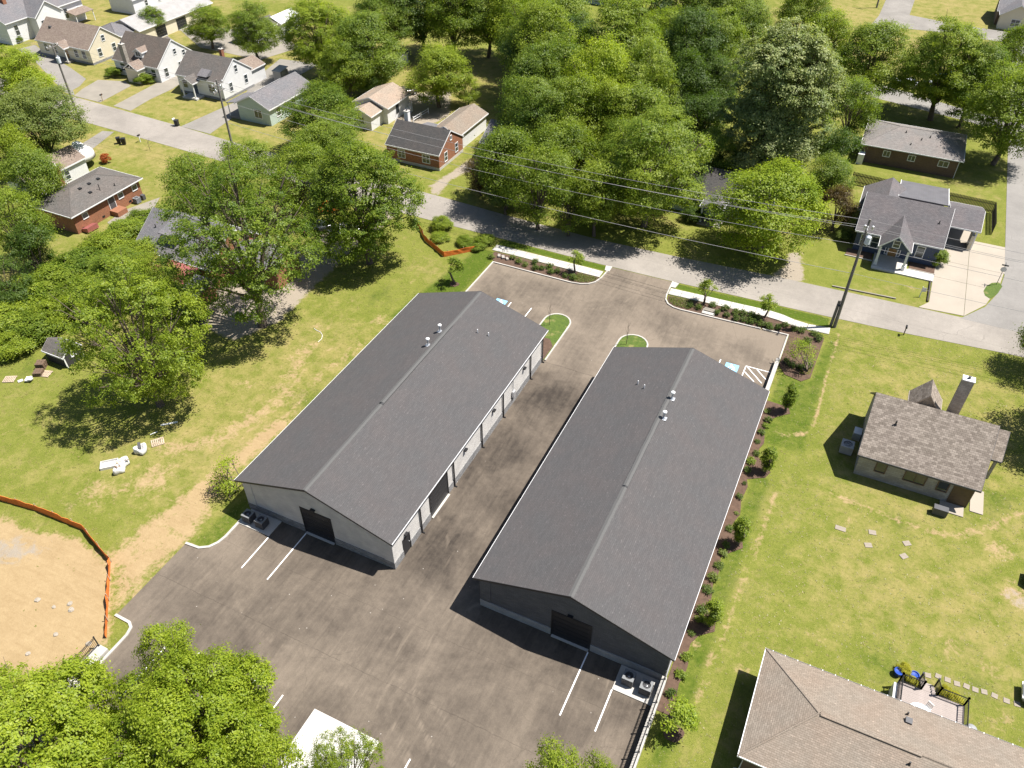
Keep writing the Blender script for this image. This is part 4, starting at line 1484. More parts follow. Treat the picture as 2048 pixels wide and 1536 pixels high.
# --- low shed behind it
H = thing('garden_shed', 'narrow grey metal lean-to standing behind the white cape house', 'shed', (-103.8, 116.6, 0))
MB().box(-.9, .9, -1.1, 1.1, .25, 2.3).build('wall', M_METRF, H)
mb = MB(); mb.extr_x([(-1.25, 2.3), (1.25, 2.65), (1.25, 2.73), (-1.25, 2.38)], -1.0, 1.0); mb.build('roof', M_METRF, H)
MB().box(-.7, .7, -.9, .9, 0, .25).build('base', M_DKGREY, H)

# --- pale green house
H = thing('house', 'pale green gabled house half hidden by a tree, paired window facing the street', 'house', (-96.2, 105.6, 0))
W_, L_, he_, hr_ = 7.4, 12.4, 2.95, 4.75
r, wl, ww, zt = gable_part(H, L_, W_, he_, hr_, M_GREEN, M_SHMID, .35, .3, th=90)
window(H, 'S', .9, 1.7, 1.5, 1.35, -wl, None, 0, 1)
for u in (-3.6, .5, 3.8):
    window(H, 'E', u, 1.7, 1.0, 1.3, ww, None, 1)
mb = MB(); mb.extr_x([(-1.6, 2.5), (1.6, 2.95), (1.6, 3.05), (-1.6, 2.6)], -2.4, 2.4); mb.V = [(-4.6 + v[1] * .7, -3.6 + v[0], v[2]) for v in mb.V]; mb.build('porch_roof', M_SHMID, H)
for y in (-5.8, -1.4):
    MB().box(-5.6, -5.48, y - .06, y + .06, 0, 2.55).build('porch_post', M_TRIM, H)
MB().box(-5.7, -3.3, -6.0, -1.2, 0, .3).build('porch_floor', M_CONCOLD, H)

# --- small white house with beige roof
H = thing('house', 'small white house with beige roof and white side steps, behind the brick cottage', 'house', (-78.7, 112.4, 0))
W_, L_, he_, hr_ = 7.2, 7.6, 2.85, 4.2
r, wl, ww, zt = gable_part(H, L_, W_, he_, hr_, M_WHITE, M_SHBEIGE, .35, .3, th=90)
window(H, 'E', -.4, 1.6, .7, 1.3, ww, M_BLACK, 1)
gable_part(H, 4.4, 4.6, 2.5, 3.5, M_WHITE, M_SHBEIGE, .3, .25, cx=.2, cy=-5.0, th=90, names=('front_wall', 'front_roof'))
window(H, 'S', .3, 1.5, 1.0, 1.1, -5.0 - 2.2 + .25, None, 1)
mb = MB()
for i in range(4):
    mb.box(ww, ww + .9, 2.0 + i * .02, 3.1, 0 + i * .2, .2 + i * .2)
mb.build('steps', M_TRIM, H)
mb = MB()
for x, y in ((ww + .85, 2.0), (ww + .85, 3.0)):
    mb.box(x - .04, x + .04, y - .04, y + .04, 0, 1.75)
for k in range(7):
    mb.box(ww + .83, ww + .87, 2.05 + k * .14, 2.09 + k * .14, .8, 1.7)
mb.box(ww + .81, ww + .89, 2.0, 3.05, 1.7, 1.76)
mb.build('handrail', M_TRIM, H)

# --- red brick cottage with dark roof and tan extension
H = thing('house', 'red brick cottage with dark roof and long white extension under a tan roof', 'house', (-63.7, 101.3, 0))
W_, L_, he_, hr_ = 8.0, 9.6, 2.6, 5.1
r, wl, ww, zt = gable_part(H, L_, W_, he_, hr_, M_BRICKRED, M_SHDARK, .2, .12, found=M_CONC)
for u, z in ((-1.7, 1.5), (1.7, 1.6)):
    window(H, 'E', u, z, .8, 1.35, wl, None, 1)
window(H, 'E', .1, 3.8, .45, .6, wl, None, 0)
window(H, 'S', 2.4, 1.5, 1.2, 1.2, -ww, None, 1, 1)
window(H, 'S', -2.0, 1.5, 1.2, 1.2, -ww, None, 1, 1)
gable_part(H, 10.2, 5.3, 2.7, 3.9, M_WHITE, M_SHTAN, .3, .25, cx=1.8, cy=8.2, th=90, names=('extension_wall', 'extension_roof'))
chimney(H, -3.9, 1.6, 3, 5.9, .7, .7, M_TRIM)
mb = MB(); mb.extr_x([(-1.0, 2.5), (1.0, 2.9), (1.0, 3.0), (-1.0, 2.6)], -1.6, 1.6); mb.V = [(-1.4 + v[0], 5.1 - v[1], v[2]) for v in mb.V]; mb.build('awning_roof', M_SHMID, H)

# --- long brick ranch, left
H = thing('house', 'long red brick house with hipped grey roof and brick side steps', 'house', (-97.8, 65.9, 0))
W_, L_, he_, hr_ = 8.3, 12.7, 2.85, 4.35
r = hip_part(H, L_, W_, he_, hr_, 4.1, M_BRICKRED, M_SHGREY, .45, th=90)
ww = W_ / 2 - .45
for u in (-4.0, 2.3, 4.9):
    window(H, 'E', u, 1.9, .8, .7, ww, None, 0)
door(H, 'E', .6, 1.0, 2.0, ww, M_DKGREY, z0=.55)
MB().box(ww, ww + 1.5, -.2, 1.5, 0, .75).build('brick_steps', M_BRICKRED, H)
for y in (-4.9, -1.4, 3.5):
    MB().box(ww + .002, ww + .04, y - .22, y + .22, .3, .55).build('vent_grille', M_BLACK, H)
for x, y in ((.9, -1.4), (.9, .2), (.9, 1.8), (2.2, -1.0)):
    box_vent(H, x, y, zslope(x, W_, he_, hr_))
roof_vent(H, 2.6, .3, zslope(2.6, W_, he_, hr_), .05, .9)
roof_vent(H, 3.1, 2.4, zslope(3.1, W_, he_, hr_))
mb = MB()
mb.box(2.0, 3.6, -.4, -.25, 0, 2.2)
mb.V = [(v[0] + 2.0, v[1] - .3, v[2]) for v in mb.V]
mb.build('trellis_post', M_WOOD, H) if False else None
mb = MB(); mb.extr_x([(-.6, .15), (.6, .15), (.6, .5), (-.6, .85)], -.9, .9); mb.V = [(ww + .65 - v[1] * 1.0, -4.4 + v[0], v[2]) for v in mb.V]; mb.build('bulkhead_hatch', M_REDRF, H)
condenser(-97.8 + ww + .7, 65.9 + 4.1, 'grey condenser at the far end of the long brick house wall', .8, .8, .05, plain('condenser_grey', (.17, .18, .19), .5), 'condensers beside houses')
mb = MB(); mb.box(-97.8 + ww + .4, -97.8 + ww + .95, 65.9 + 5.0, 65.9 + 5.5, 0, .75)
tag(mb.build('utility_cabinet', M_DKGREY), 'dark cabinet between condenser and corner of the long brick house', 'cabinet')

# --- white house behind the brick ranch
H = thing('house', 'white house with brown hipped roof and brick chimney, behind the long brick house', 'house', (-109.0, 68.6, 0))
W_, L_, he_, hr_ = 5.6, 10.0, 2.9, 4.3
r, wl, ww, zt = gable_part(H, L_, W_, he_, hr_, M_WHITE, M_SHBROWN, .25, .2, th=90)
for u in (-2.2, 1.2):
    window(H, 'E', u, 1.6, .8, 1.2, ww, None, 1)
chimney(H, 2.9, -.5, 0, 4.0, 1.0, .7, M_BRICKRED)
mb = MB(); mb.lathe([(2.4, 0), (2.3, .8), (1.7, 1.5), (.8, 1.85), (.1, 1.95)], (-1.2, 6.6, 1.3), 20); mb.build('white_canopy', M_BAG, H, smooth=True)

# --- grey-roofed house with dormer, behind trees
H = thing('house', 'brick house with wide grey roof, white dormer and red porch roof, behind the big trees', 'house', (-74.0, 62.0, 0))
W_, L_, he_, hr_ = 9.6, 12.4, 3.2, 6.4
r, wl, ww, zt = gable_part(H, L_, W_, he_, hr_, M_BRICKRED, M_SHMID, .35, .25)
mb = MB(); mb.extr_x([(-1.7, 5.35), (1.9, 6.1), (1.9, 6.2), (-1.7, 5.45)], -1.5, 1.5); mb.V = [(-1.0 + v[0], -1.7 + v[1], v[2]) for v in mb.V]; mb.build('dormer_roof', M_SHMID, H)
mb = MB(); mb.extr_x([(-1.4, 4.2), (1.2, 5.9), (-1.4, 5.38)], -1.3, 1.3); mb.V = [(-1.0 + v[0], -1.7 + v[1], v[2]) for v in mb.V]; mb.build('dormer_wall', M_WHITE, H)
window(H, 'S', -1.0, 4.95, .8, .55, -3.1, None, 0)
gable_part(H, 7.2, 5.0, 2.9, 4.0, M_BRICKRED, M_SHMID, .3, .25, cx=9.6, cy=1.2, names=('wing_wall', 'wing_roof'))
mb = MB(); mb.extr_x([(-2.2, 2.2), (2.2, 3.05), (2.2, 3.15), (-2.2, 2.3)], -4.2, 4.2); mb.V = [(.3 + v[0], -6.9 + v[1], v[2]) for v in mb.V]; mb.build('porch_roof', M_REDRF, H)
for x in (-3.6, 0.2, 4.2):
    MB().box(x - .08, x + .08, -8.9, -8.74, 0, 2.2).build('porch_post', M_WOOD, H)
MB().box(4.6, 7.2, -8.6, -5.6, 0, 2.1).build('porch_annex', M_BRICKRED, H)
mb = MB(); mb.extr_x([(-1.7, 2.1), (1.7, 2.5), (1.7, 2.58), (-1.7, 2.18)], -1.5, 1.5); mb.V = [(5.9 + v[0], -7.1 + v[1], v[2]) for v in mb.V]; mb.build('annex_roof', M_SHMID, H)
roof_vent(H, -4.3, -2.0, zslope(2.0, W_, he_, hr_)); roof_vent(H, 2.6, -2.4, zslope(2.4, W_, he_, hr_), .05, .25)
mb = MB(); mb.lathe([(.02, 0), (.25, .04), (.36, .12)], (0, 0, 0), 14); mb.V = [(-6.3 + v[0], -.3 + v[1], 4.6 + v[2] + .5 * v[0]) for v in mb.V]; mb.tube([(-6.3, -.3, 3.9), (-6.3, -.3, 4.6)], .03, 6); mb.build('satellite_dish', M_GALV, H)

# --- big white house, upper left
H = thing('house', 'large white house with grey roof and brick chimney at the upper left corner', 'house', (-172.0, 118.8, 0))
W_, L_, he_, hr_ = 10.4, 20.0, 4.3, 7.4
r, wl, ww, zt = gable_part(H, L_, W_, he_, hr_, M_WHITE, M_SHMID, .4, .3, th=90)
gable_part(H, 6.4, 7.0, 4.3, 6.9, M_WHITE, M_SHMID, .35, .3, cx=4.2, cy=-1.0, names=('cross_wall', 'cross_roof'))
for u in (-7.6, 5.0, 8.2):
    window(H, 'E', u, 2.4, .9, 1.9 if u < 8 else .9, ww, None, 1)
window(H, 'E', -2.6, 2.3, 1.1, 2.1, 4.2 + 3.2 - .3, None, 1)
chimney(H, 1.0, -5.6, 6, 8.3, .8, .8, M_BRICKRED)
mb = MB(); mb.extr_x([(-1.4, 2.2), (1.4, 2.7), (1.4, 2.8), (-1.4, 2.3)], -2.5, 2.5); mb.V = [(ww + 1.3 - v[1], 7.5 + v[0], v[2]) for v in mb.V]; mb.build('porch_roof', M_SHBROWN, H)
for y in (5.2, 9.8):
    MB().box(ww + 2.4, ww + 2.52, y - .06, y + .06, 0, 2.3).build('porch_post', M_TRIM, H)

# --- metal-roofed garage and white outbuilding at the top left
H = thing('garage', 'long cream garage with ribbed light metal roof behind a conical tree', 'garage', (-147.0, 131.5, 0))
r, wl, ww, zt = gable_part(H, 22.0, 9.0, 2.9, 4.6, M_CREAM, M_METRF, .35, .3, th=90)
overhead_door(H, 'E', -5.0, 2.6, 2.2, ww, 4)
overhead_door(H, 'E', 1.0, 2.6, 2.2, ww, 4)
hip_part(H, 6.0, 8.0, 2.7, 4.3, 2.8, M_PLINTHDK, M_SHMID, .3, cx=-1.0, cy=-12.5, th=90)
H = thing('outbuilding', 'white-walled outbuilding at the top edge beyond the metal-roofed garage', 'outbuilding', (-163.0, 141.0, 0))
r, wl, ww, zt = gable_part(H, 12, 8, 3.2, 5.0, M_WHITE, M_SHMID, .3, .25, th=90)
window(H, 'E', -2, 1.7, .8, 1.1, ww, None, 1)
window(H, 'E', 2, 1.7, .8, 1.1, ww, None, 1)

# --- outbuildings glimpsed among the trees, top centre
for lab, px, py, L_, W_, rf in (('white-roofed shed glimpsed between crowns above the grey lean-to', 565, 45, 7, 5, M_TRIM), ('low white garage glimpsed behind trees left of the grass clearing', 705, 78, 6, 5, M_METRF),
                                ('white-walled garage beyond trees at the top, nearest the cream garage', 515, 62, 9, 6, M_SHGREY)):
    p = g(px, py, 1.5)
    H = thing('outbuilding', lab, 'outbuilding', (p.x, p.y, 0))
    r, wl, ww, zt = gable_part(H, L_, W_, 2.5, 3.6, M_WHITE, rf, .25, .2, th=90)
    window(H, 'E', 0, 1.4, .8, .9, ww, None, 1)
H = thing('garden_shed', 'small white shed at the left end of the grass clearing', 'shed', (-89.0, 134.2, 0))
r, wl, ww, zt = gable_part(H, 3.4, 2.8, 2.1, 2.9, M_WHITE, M_SHDARK, .15, .12, th=90)
door(H, 'E', .2, .8, 1.7, ww, M_TRIM)
H = thing('garage', 'dark green-glazed building glimpsed at the top edge among the wood', 'building', (-65.5, 190.5, 0))
MB().box(-6, 6, -3, 3, 0, 3.2).build('wall', M_GREEN, H)
mb = MB(); mb.extr_x([(-3.4, 3.2), (0, 4.4), (3.4, 3.2), (3.4, 3.05), (-3.4, 3.05)], -6.4, 6.4); mb.build('roof', M_SHBROWN, H)
for i in range(5):
    window(H, 'S', -4.4 + 2.2 * i, 1.7, 1.6, 1.9, -3.0, M_BLACK, 0, 0, M_GREEN)
p = g(1035, 285, 3)
H = thing('house', 'grey-roofed house almost hidden behind street trees right of the brick cottage', 'house', (p.x, p.y + 2, 0))
r, wl, ww, zt = gable_part(H, 11, 8.5, 2.9, 5.0, M_BRICKBRN, M_SHMID, .35, .25)
window(H, 'S', -2.5, 1.5, 1.1, 1.3, -ww, None, 1); window(H, 'S', 2.5, 1.5, 1.1, 1.3, -ww, None, 1)

# --- shaded house with the little entry porch, top of the street
H = thing('house', 'shaded grey house with small columned gable porch behind two street trees', 'house', (-17.0, 106.0, 0))
r, wl, ww, zt = gable_part(H, 14, 9.6, 2.9, 5.2, M_GREEN, M_SHDARK, .35, .25)
gable_part(H, 2.8, 3.2, 2.7, 3.7, None, M_SHMID, .2, .12, cx=-.4, cy=-5.6, th=90, names=('porch_wall', 'porch_roof'))
mb = MB(); mb.extr_x([(-1.4, 2.55), (1.4, 2.55), (0, 3.5)], -.04, .04); mb.V = [(-.4 + v[1], -6.85 + v[0], v[2]) for v in mb.V]; mb.build('porch_gable', M_CREAM, H)
for x in (-1.7, .9):
    MB().lathe([(.2, 0), (.13, .12), (.12, 2.4), (.18, 2.55)], (x, -6.6, 0), 10).build('porch_column', M_TRIM, H)
door(H, 'S', -.4, 1.0, 2.1, -ww, M_TRIM)
window(H, 'S', -3.6, 1.5, 1.6, 1.3, -ww, None, 1, 1); window(H, 'S', 3.8, 1.5, 1.6, 1.3, -ww, None, 1, 1)
MB().box(-2.0, 1.2, -7.2, -4.45, 0, .18).build('porch_floor', M_CONCOLD, H)

# --- navy house
H = thing('house', 'navy-sided house with grey roof, white-framed gable porch and carport', 'house', (6.35, 106.0, 0))
W_, L_, he_, hr_ = 10.2, 10.6, 3.0, 6.1
r, wl, ww, zt = gable_part(H, L_, W_, he_, hr_, M_NAVY, M_SHNAVY, .4, .3)
gable_part(H, 6.0, 3.9, 3.0, 4.85, None, M_SHNAVY, .25, .1, cx=-.2, cy=-4.9, th=90, names=('porch_wall', 'porch_roof'))
mb = MB(); mb.extr_x([(-1.75, 2.85), (1.75, 2.85), (0, 4.6)], -.06, .06); mb.V = [(-.2 + v[1], -7.5 + v[0], v[2]) for v in mb.V]; mb.build('porch_gable', M_NAVY, H)
window(H, 'S', -.2, 3.55, .7, .85, -7.56, None, 1)
for x in (-1.85, 1.45):
    mb = MB(); mb.box(x - .14, x + .14, -7.6, -7.32, .1, 2.85); mb.box(x - .2, x + .2, -7.66, -7.26, .1, .8); mb.build('porch_column', M_TRIM, H)
MB().box(-2.2, 1.9, -7.9, -ww - .002, 0, .22).build('porch_floor', M_CONC, H)
MB().box(1.92, 5.15, -8.5, -6.9, 0, .18).build('entry_path', M_CONCPAD, H)
MB().box(-2.2, 1.9, -8.5, -7.92, 0, .18).build('porch_step', M_CONCPAD, H)
door(H, 'S', -.2, 1.0, 2.1, -ww, M_WDOOR, z0=.22)
window(H, 'S', -.95, 1.35, .2, 1.8, -ww, None, 0); window(H, 'S', .55, 1.35, .2, 1.8, -ww, None, 0)
for x in (-3.9, -2.6, 2.9):
    window(H, 'S', x, 1.65, .85, 1.5, -ww, None, 1)
# carport
gable_part(H, 4.2, 7.2, 2.95, 4.15, None, M_SHNAVY, .3, .2, cx=7.3, cy=5.0, names=('carport_wall', 'carport_roof'))
for y in (1.7, 8.3):
    mb = MB(); mb.box(8.95, 9.15, y - .1, y + .1, 0, 2.85); mb.build('carport_post', M_TRIM, H)
MB().box(5.35, 9.0, 8.0, 8.2, 0, 2.7).build('carport_wall', M_NAVY, H)
mb = MB(); mb.box(8.6, 8.95, 1.4, 3.6, 0, 2.2); mb.build('carport_closet', M_CREAM, H)
# rear metal roof and rear gable
mb = MB(); mb.extr_x([(4.2, 4.2), (12.0, 3.0), (12.0, 3.1), (4.2, 4.35)], -1.3, 4.9); mb.build('rear_metal_roof', M_METDK, H)
MB().box(-.9, 4.6, 4.7, 11.6, 0, 2.9).build('rear_wall', M_NAVY, H)
for x in (-1.34, 4.94):
    mb = MB(); mb.extr_x([(4.2, 4.1), (12.05, 2.88), (12.05, 3.14), (4.2, 4.39)], x - .05, x + .03); mb.build('rake_board', M_TRIM, H)
gable_part(H, 7.4, 6.4, 3.1, 5.1, M_NAVY, M_SHNAVY, .3, .25, cx=-2.6, cy=4.2, th=90, names=('rear_gable_wall', 'rear_gable_roof'))
roof_vent(H, 4.0, -2.2, zslope(2.2, W_, he_, hr_), .06, .35)
for (x0, x1) in ((-5.6, -2.4), (2.2, 5.2)):
    mb = MB(); mb.box(x0, x1, -6.6, -4.75, -.02, .09); mb.build('planting_bed', M_MULCH, H)
    mb = MB(); mb.box(x0 - .1, x1 + .1, -6.7, -6.6, -.02, .14); mb.build('bed_edging', M_CONC, H)
# board fence behind it
def board_fence(label, pts, h=1.8, step=.16):
    t = thing('board_fence', label, 'fence', (*pts[0], 0))
    bm = MB().box(-.065, .065, -.012, .012, .05, h)
    bme = mesh_from('board', bm.V, bm.F, M_WOODDK)
    for (x0, y0), (x1, y1) in zip(pts[:-1], pts[1:]):
        L = math.hypot(x1 - x0, y1 - y0)
        a = math.atan2(y1 - y0, x1 - x0)
        nb = int(L / step)
        for i in range(nb):
            f = (i + .5) / nb
            link('board', bme, t, (x0 + (x1 - x0) * f - pts[0][0], y0 + (y1 - y0) * f - pts[0][1], random.uniform(-.02, .03)), a)
        mb = MB()
        for zz in (.4, 1.4):
            mb.obox(((x0 + x1) / 2 - pts[0][0], (y0 + y1) / 2 - pts[0][1], zz), (L, .05, .09), a)
        mb.V = [(v[0] + .04 * math.sin(a), v[1] - .04 * math.cos(a), v[2]) for v in mb.V]
        mb.build('rail', M_WOODDK, t)


board_fence('dark board fence enclosing the back yard of the navy house', [(-1.5, 120.6), (2.2, 120.3), (17.8, 119.6), (17.9, 113.2)], step=.19)

# --- brown brick ranch behind navy house
H = thing('house', 'low brown brick house with hipped grey roof, behind the navy house', 'house', (5.5, 133.6, 0))
W_, L_, he_, hr_ = 10.4, 14.6, 2.95, 4.6
r = hip_part(H, L_, W_, he_, hr_, 4.8, M_BRICKBRN, M_SHLT, .45)
ww = W_ / 2 - .45
for u, w in ((-3.3, .9), (.3, .9), (4.8, 1.3)):
    window(H, 'S', u, 1.9, w, .8, -ww, None, 0, 1)
MB().box(6.75, 6.83, -ww - .1, -ww - .02, 0, 2.8).build('downspout', M_TRIM, H)
for x, y in ((-1.5, -1.2), (2.0, -1.4), (.9, -2.2), (-.4, -3.6)):
    roof_vent(H, x, y, zslope(y, W_, he_, hr_), .07, .3)
MB().box(-7.2, -6.3, -ww - 1.2, -ww + .2, 0, 1.6).build('side_annex', M_TRIM, H)

# --- stone bungalow on the right
H = thing('house', 'limestone bungalow with tan-brown shingle roof standing alone on the right lawn', 'house', (12.0, 64.2, 0))
W_, L_, he_, hr_ = 9.5, 10.4, 2.85, 6.7
r, wl, ww, zt = gable_part(H, L_, W_, he_, hr_, M_STONE, M_SHH13, .45, .3, trim=M_DKGREY)
for u, w in ((-2.9, .8), (.05, 1.7), (2.4, .8)):
    window(H, 'S', u, 1.75, w, 1.15, -ww, M_BRICKBRN, 0, 1 if w > 1 else 0, None, .07)
MB().box(3.2, 4.85, -ww - .06, -ww + .3, .05, 2.35).build('porch_recess', plain('oak_with_shade', (.10, .065, .035), .6, .25, 4, .1), H)  # brown wood entry area, the shade there put into its darker colour
MB().box(2.7, 4.7, -ww - 1.35, -ww - .1, -.02, .09).build('stoop', M_CONCBUFF, H)
MB().box(5.2, 6.3, -4.6, -1.6, -.02, .08).build('side_patio', M_CONCBUFF, H)
gable_part(H, 2.6, 3.0, 2.85, 4.9, M_STONE, M_SHH13, .3, .2, cx=-.2, cy=5.4, th=90, names=('porch_wall', 'porch_roof'), trim=M_CONCBUFF)
chimney(H, 2.3, 4.95, 0, 7.2, 1.0, .7, M_STONE, M_TRIM)
gable_part(H, 2.4, 4.6, 2.75, 4.6, None, M_SHH13, .3, .2, cx=5.6, cy=2.3, names=('side_porch_wall', 'side_porch_roof'), trim=M_DKGREY)
for y in (.5, 4.1):
    MB().box(6.35, 6.6, y - .12, y + .12, 0, 2.6).build('side_porch_post', M_STONE, H)
roof_vent(H, -2.9, -1.9, zslope(1.9, W_, he_, hr_), .07, .4)
condenser(6.0, 62.6, 'large package air conditioner against the left gable of the stone bungalow', 1.15, .95, .05, plain('condenser_beige', (.33, .32, .31), .5), 'condensers beside houses')
MB().box(-5.7, -5.0, .3, 1.3, 0, .9).build('duct_cover', M_GALV, H)
tag(MB().box(14.1, 15.3, 57.75, 58.35, .09, .85).build('patio_bench', M_DKGREY), 'dark storage bench beside the stoop of the stone bungalow', 'bench')

# --- tan hip-roofed house, lower right, with deck
H = thing('house', 'large house with tan hipped roof and white gutters at the lower right corner', 'house', (14.9, 31.7, 0))
W_, L_, he_, hr_ = 8.6, 23.0, 2.95, 4.5
r = hip_part(H, L_, W_, he_, hr_, 4.1, M_BRICKBRN, M_SHTAN, .45)
mb = MB()
for i in range(26):                                        # gutter hangers
    x = -L_ / 2 + .5 + i * .88
    mb.box(x - .025, x + .025, W_ / 2 - .02, W_ / 2 + .07, he_ - .002, he_ + .02)
mb.build('gutter_hanger', M_TRIM, H)
gm = MB()
gm.box(-L_ / 2, L_ / 2, W_ / 2 + .008, W_ / 2 + .045, he_ - .007, he_ + .006)
gm.build('gutter_trough', M_BLACK, H)
mb = MB(); mb.box(-L_ / 2 + 4.2, -L_ / 2 + 10.5, -.17, .17, hr_ - .06, hr_ + .07); mb.build('ridge_vent', M_SHTAN, H)
roof_vent(H, -1.8, 3.2, zslope(3.2, W_, he_, hr_), .06, .3); roof_vent(H, -1.6, -.8, zslope(.8, W_, he_, hr_), .06, .3)
mb = MB(); mb.obox((-1.75, 2.55, zslope(2.55, W_, he_, hr_) + .1), (.42, .42, .24)); mb.build('exhaust_vent', M_DKGREY, H)
mb = MB(); mb.tube([(-L_ / 2 + .45, -W_ / 2 + .2, 2.8), (-L_ / 2 + .5, -W_ / 2 + .5, 2.4), (-L_ / 2 + .4, -W_ / 2 + .5, .2), (-L_ / 2 + .1, -W_ / 2 + .5, .05)], .05, 6); mb.build('downspout', M_TRIM, H)

# deck
DX0, DX1, DY0, DY1, DZ = 12.9, 17.4, 35.75, 39.1, .85
D = thing('deck', 'raised timber deck with dark railings behind the tan hip-roofed house', 'deck', (DX0, DY0, 0))
bm = MB().box(0, DX1 - DX0, 0, .135, DZ - .03, DZ)
bme = mesh_from('board', bm.V, bm.F, M_DECK)
nb = int((DY1 - DY0) / .142)
for i in range(nb):
    link('board', bme, D, (0, i * .142, random.uniform(-.002, .002)))
MB().box(.05, DX1 - DX0 - .05, .05, DY1 - DY0 - .05, .1, DZ - .032).build('skirt', M_WOODDK, D)
def rail(D, a, b, z0, z1=None, h=.95, posts=True):
    z1 = z0 if z1 is None else z1
    a3, b3 = Vector((a[0], a[1], z0)), Vector((b[0], b[1], z1))
    mb = MB()
    mb.tube([a3 + Vector((0, 0, h)), b3 + Vector((0, 0, h))], .045, 4)
    mb.tube([a3 + Vector((0, 0, .1)), b3 + Vector((0, 0, .1))], .03, 4)
    n = max(2, int((b3 - a3).length / .14))
    for i in range(1, n):
        p = a3.lerp(b3, i / n)
        mb.tube([p + Vector((0, 0, .1)), p + Vector((0, 0, h))], .014, 4)
    mb.build('railing', M_BLACK, D)
    for p in (a3, b3):
        m2 = MB()
        m2.box(p.x - .05, p.x + .05, p.y - .05, p.y + .05, min(p.z, 0) if False else max(0, p.z - .85), p.z + h + .08)
        m2.box(p.x - .075, p.x + .075, p.y - .075, p.y + .075, p.z + h + .08, p.z + h + .13)
        m2.build('railing_post', M_BLACK, D)
w_, d_ = DX1 - DX0, DY1 - DY0
rail(D, (.06, .2), (.06, d_ - .06), DZ)
rail(D, (.06, d_ - .06), (1.55, d_ - .06), DZ)
rail(D, (2.65, d_ - .06), (w_ - .06, d_ - .06), DZ)
rail(D, (w_ - .06, d_ - .06), (w_ - .06, .2), DZ)
rail(D, (1.55, d_ - .06), (1.55, d_ + 1.15), DZ, .1)
rail(D, (2.65, d_ - .06), (2.65, d_ + 1.15), DZ, .1)
for i in range(4):
    MB().box(1.62, 2.58, d_ + i * .28, d_ + i * .28 + .27, 0.02 * i, DZ - .17 * (i + 1)).build('step', M_DECK, D)
# things on and by the deck
t = thing('patio_table', 'round white and pale blue patio table on the deck', 'table', (14.35, 36.5, DZ))
MB().lathe([(.85, .68), (.85, .72), (.8, .73)], n=24).build('table_top', plain('white_blue_cloth', (.70, .78, .80), .6, .14, 6, .1), t)
for k in range(4):
    a = rad(45 + 90 * k)
    MB().tube([(.6 * math.cos(a), .6 * math.sin(a), 0), (.5 * math.cos(a), .5 * math.sin(a), .68)], .025, 6).build('leg', M_TRIM, t)
for an in (60, 190, 310):
    a = rad(an)
    c = thing('patio_chair', {60: 'white patio chair on the deck, the one facing the steps side of the table', 190: 'white patio chair on the deck at the left of the table', 310: 'white patio chair on the deck at the right of the table'}[an], 'chair', (14.35 + 1.0 * math.cos(a), 36.5 + 1.0 * math.sin(a), DZ), a, 'chairs on the deck')
    MB().box(-.2, .22, -.22, .22, .4, .44).build('seat', M_BAG, c)
    mb = MB()
    for k in range(5):
        mb.box(.2, .24, -.2 + k * .09, -.16 + k * .09, .44, .9)
    mb.box(.19, .25, -.22, .22, .88, .94)
    mb.build('backrest', M_BAG, c)
    for x in (-.17, .19):
        for y in (-.19, .19):
            MB().tube([(x, y, 0), (x, y, .4)], .018, 6).build('leg', M_BAG, c)
t = thing('flower_pot', 'blue flower pot on the grass left of the deck', 'pot', (12.95, 40.1, 0), 0, 'blue pots by the deck steps')
MB().lathe([(.22, 0), (.30, .42), (.34, .44), (.34, .5), (.28, .5), (.26, .42), (.05, .40)], n=16).build('pot', plain('blue_glaze', (.02, .06, .30), .25, .1, 3, 0), t)
t2 = copy_tree(t); t2.location = (14.05, 40.3, 0); t2['label'] = 'blue flower pot beside the deck steps'
t = thing('grill', 'grey covered barbecue grill at the right end of the deck', 'grill', (17.85, 37.3, 0))
MB().box(-.35, .35, -.3, .3, 0, .7).build('cart', M_DKGREY, t)
MB().lathe([(.42, .7), (.44, .85), (.36, 1.05), (.18, 1.16), (.02, 1.18)], n=16).build('hood', plain('grey_cover', (.22, .225, .23), .6, .15, 3, .2), t, smooth=True)
t = thing('storage_box', 'white panel leaning upright at the left end of the deck', 'panel', (12.65, 37.6, 0))
MB().box(-.12, .12, -.9, .9, 0, 1.25).build('panel', M_BAG, t)

# ------------------------------------------------------------------ trees
def leaf_mesh(name, centers, normals, size, tint, rng, aspect=.55, droop=.0):
    """one four-cornered leaf per centre, lying across its normal"""
    n = len(centers)
    nn = normals / (np.linalg.norm(normals, axis=1, keepdims=True) + 1e-9)
    r = rng.normal(size=(n, 3))
    t = np.cross(nn, r)
    t /= np.linalg.norm(t, axis=1, keepdims=True) + 1e-9
    b = np.cross(nn, t)
    L = (size * rng.uniform(.7, 1.3, n))[:, None]
    W = L * aspect
    V = np.empty((n, 4, 3))
    V[:, 0] = centers - t * L * .5
    V[:, 1] = centers + b * W * .5 - nn * L * .08
    V[:, 2] = centers + t * L * .5 - np.array([0, 0, 1]) * L * droop
    V[:, 3] = centers - b * W * .5 - nn * L * .08
    me = bpy.data.meshes.new(name)
    me.vertices.add(n * 4)
    me.vertices.foreach_set('co', V.reshape(-1))
    me.loops.add(n * 4)
    me.loops.foreach_set('vertex_index', np.arange(n * 4))
    me.polygons.add(n)
    me.polygons.foreach_set('loop_start', np.arange(0, n * 4, 4))
    me.update(calc_edges=True)
    a = me.attributes.new('tint', 'FLOAT', 'POINT')
    a.data.foreach_set('value', np.repeat(tint, 4).astype(np.float32))
    me.materials.append(M_LEAF['mid'])
    return me


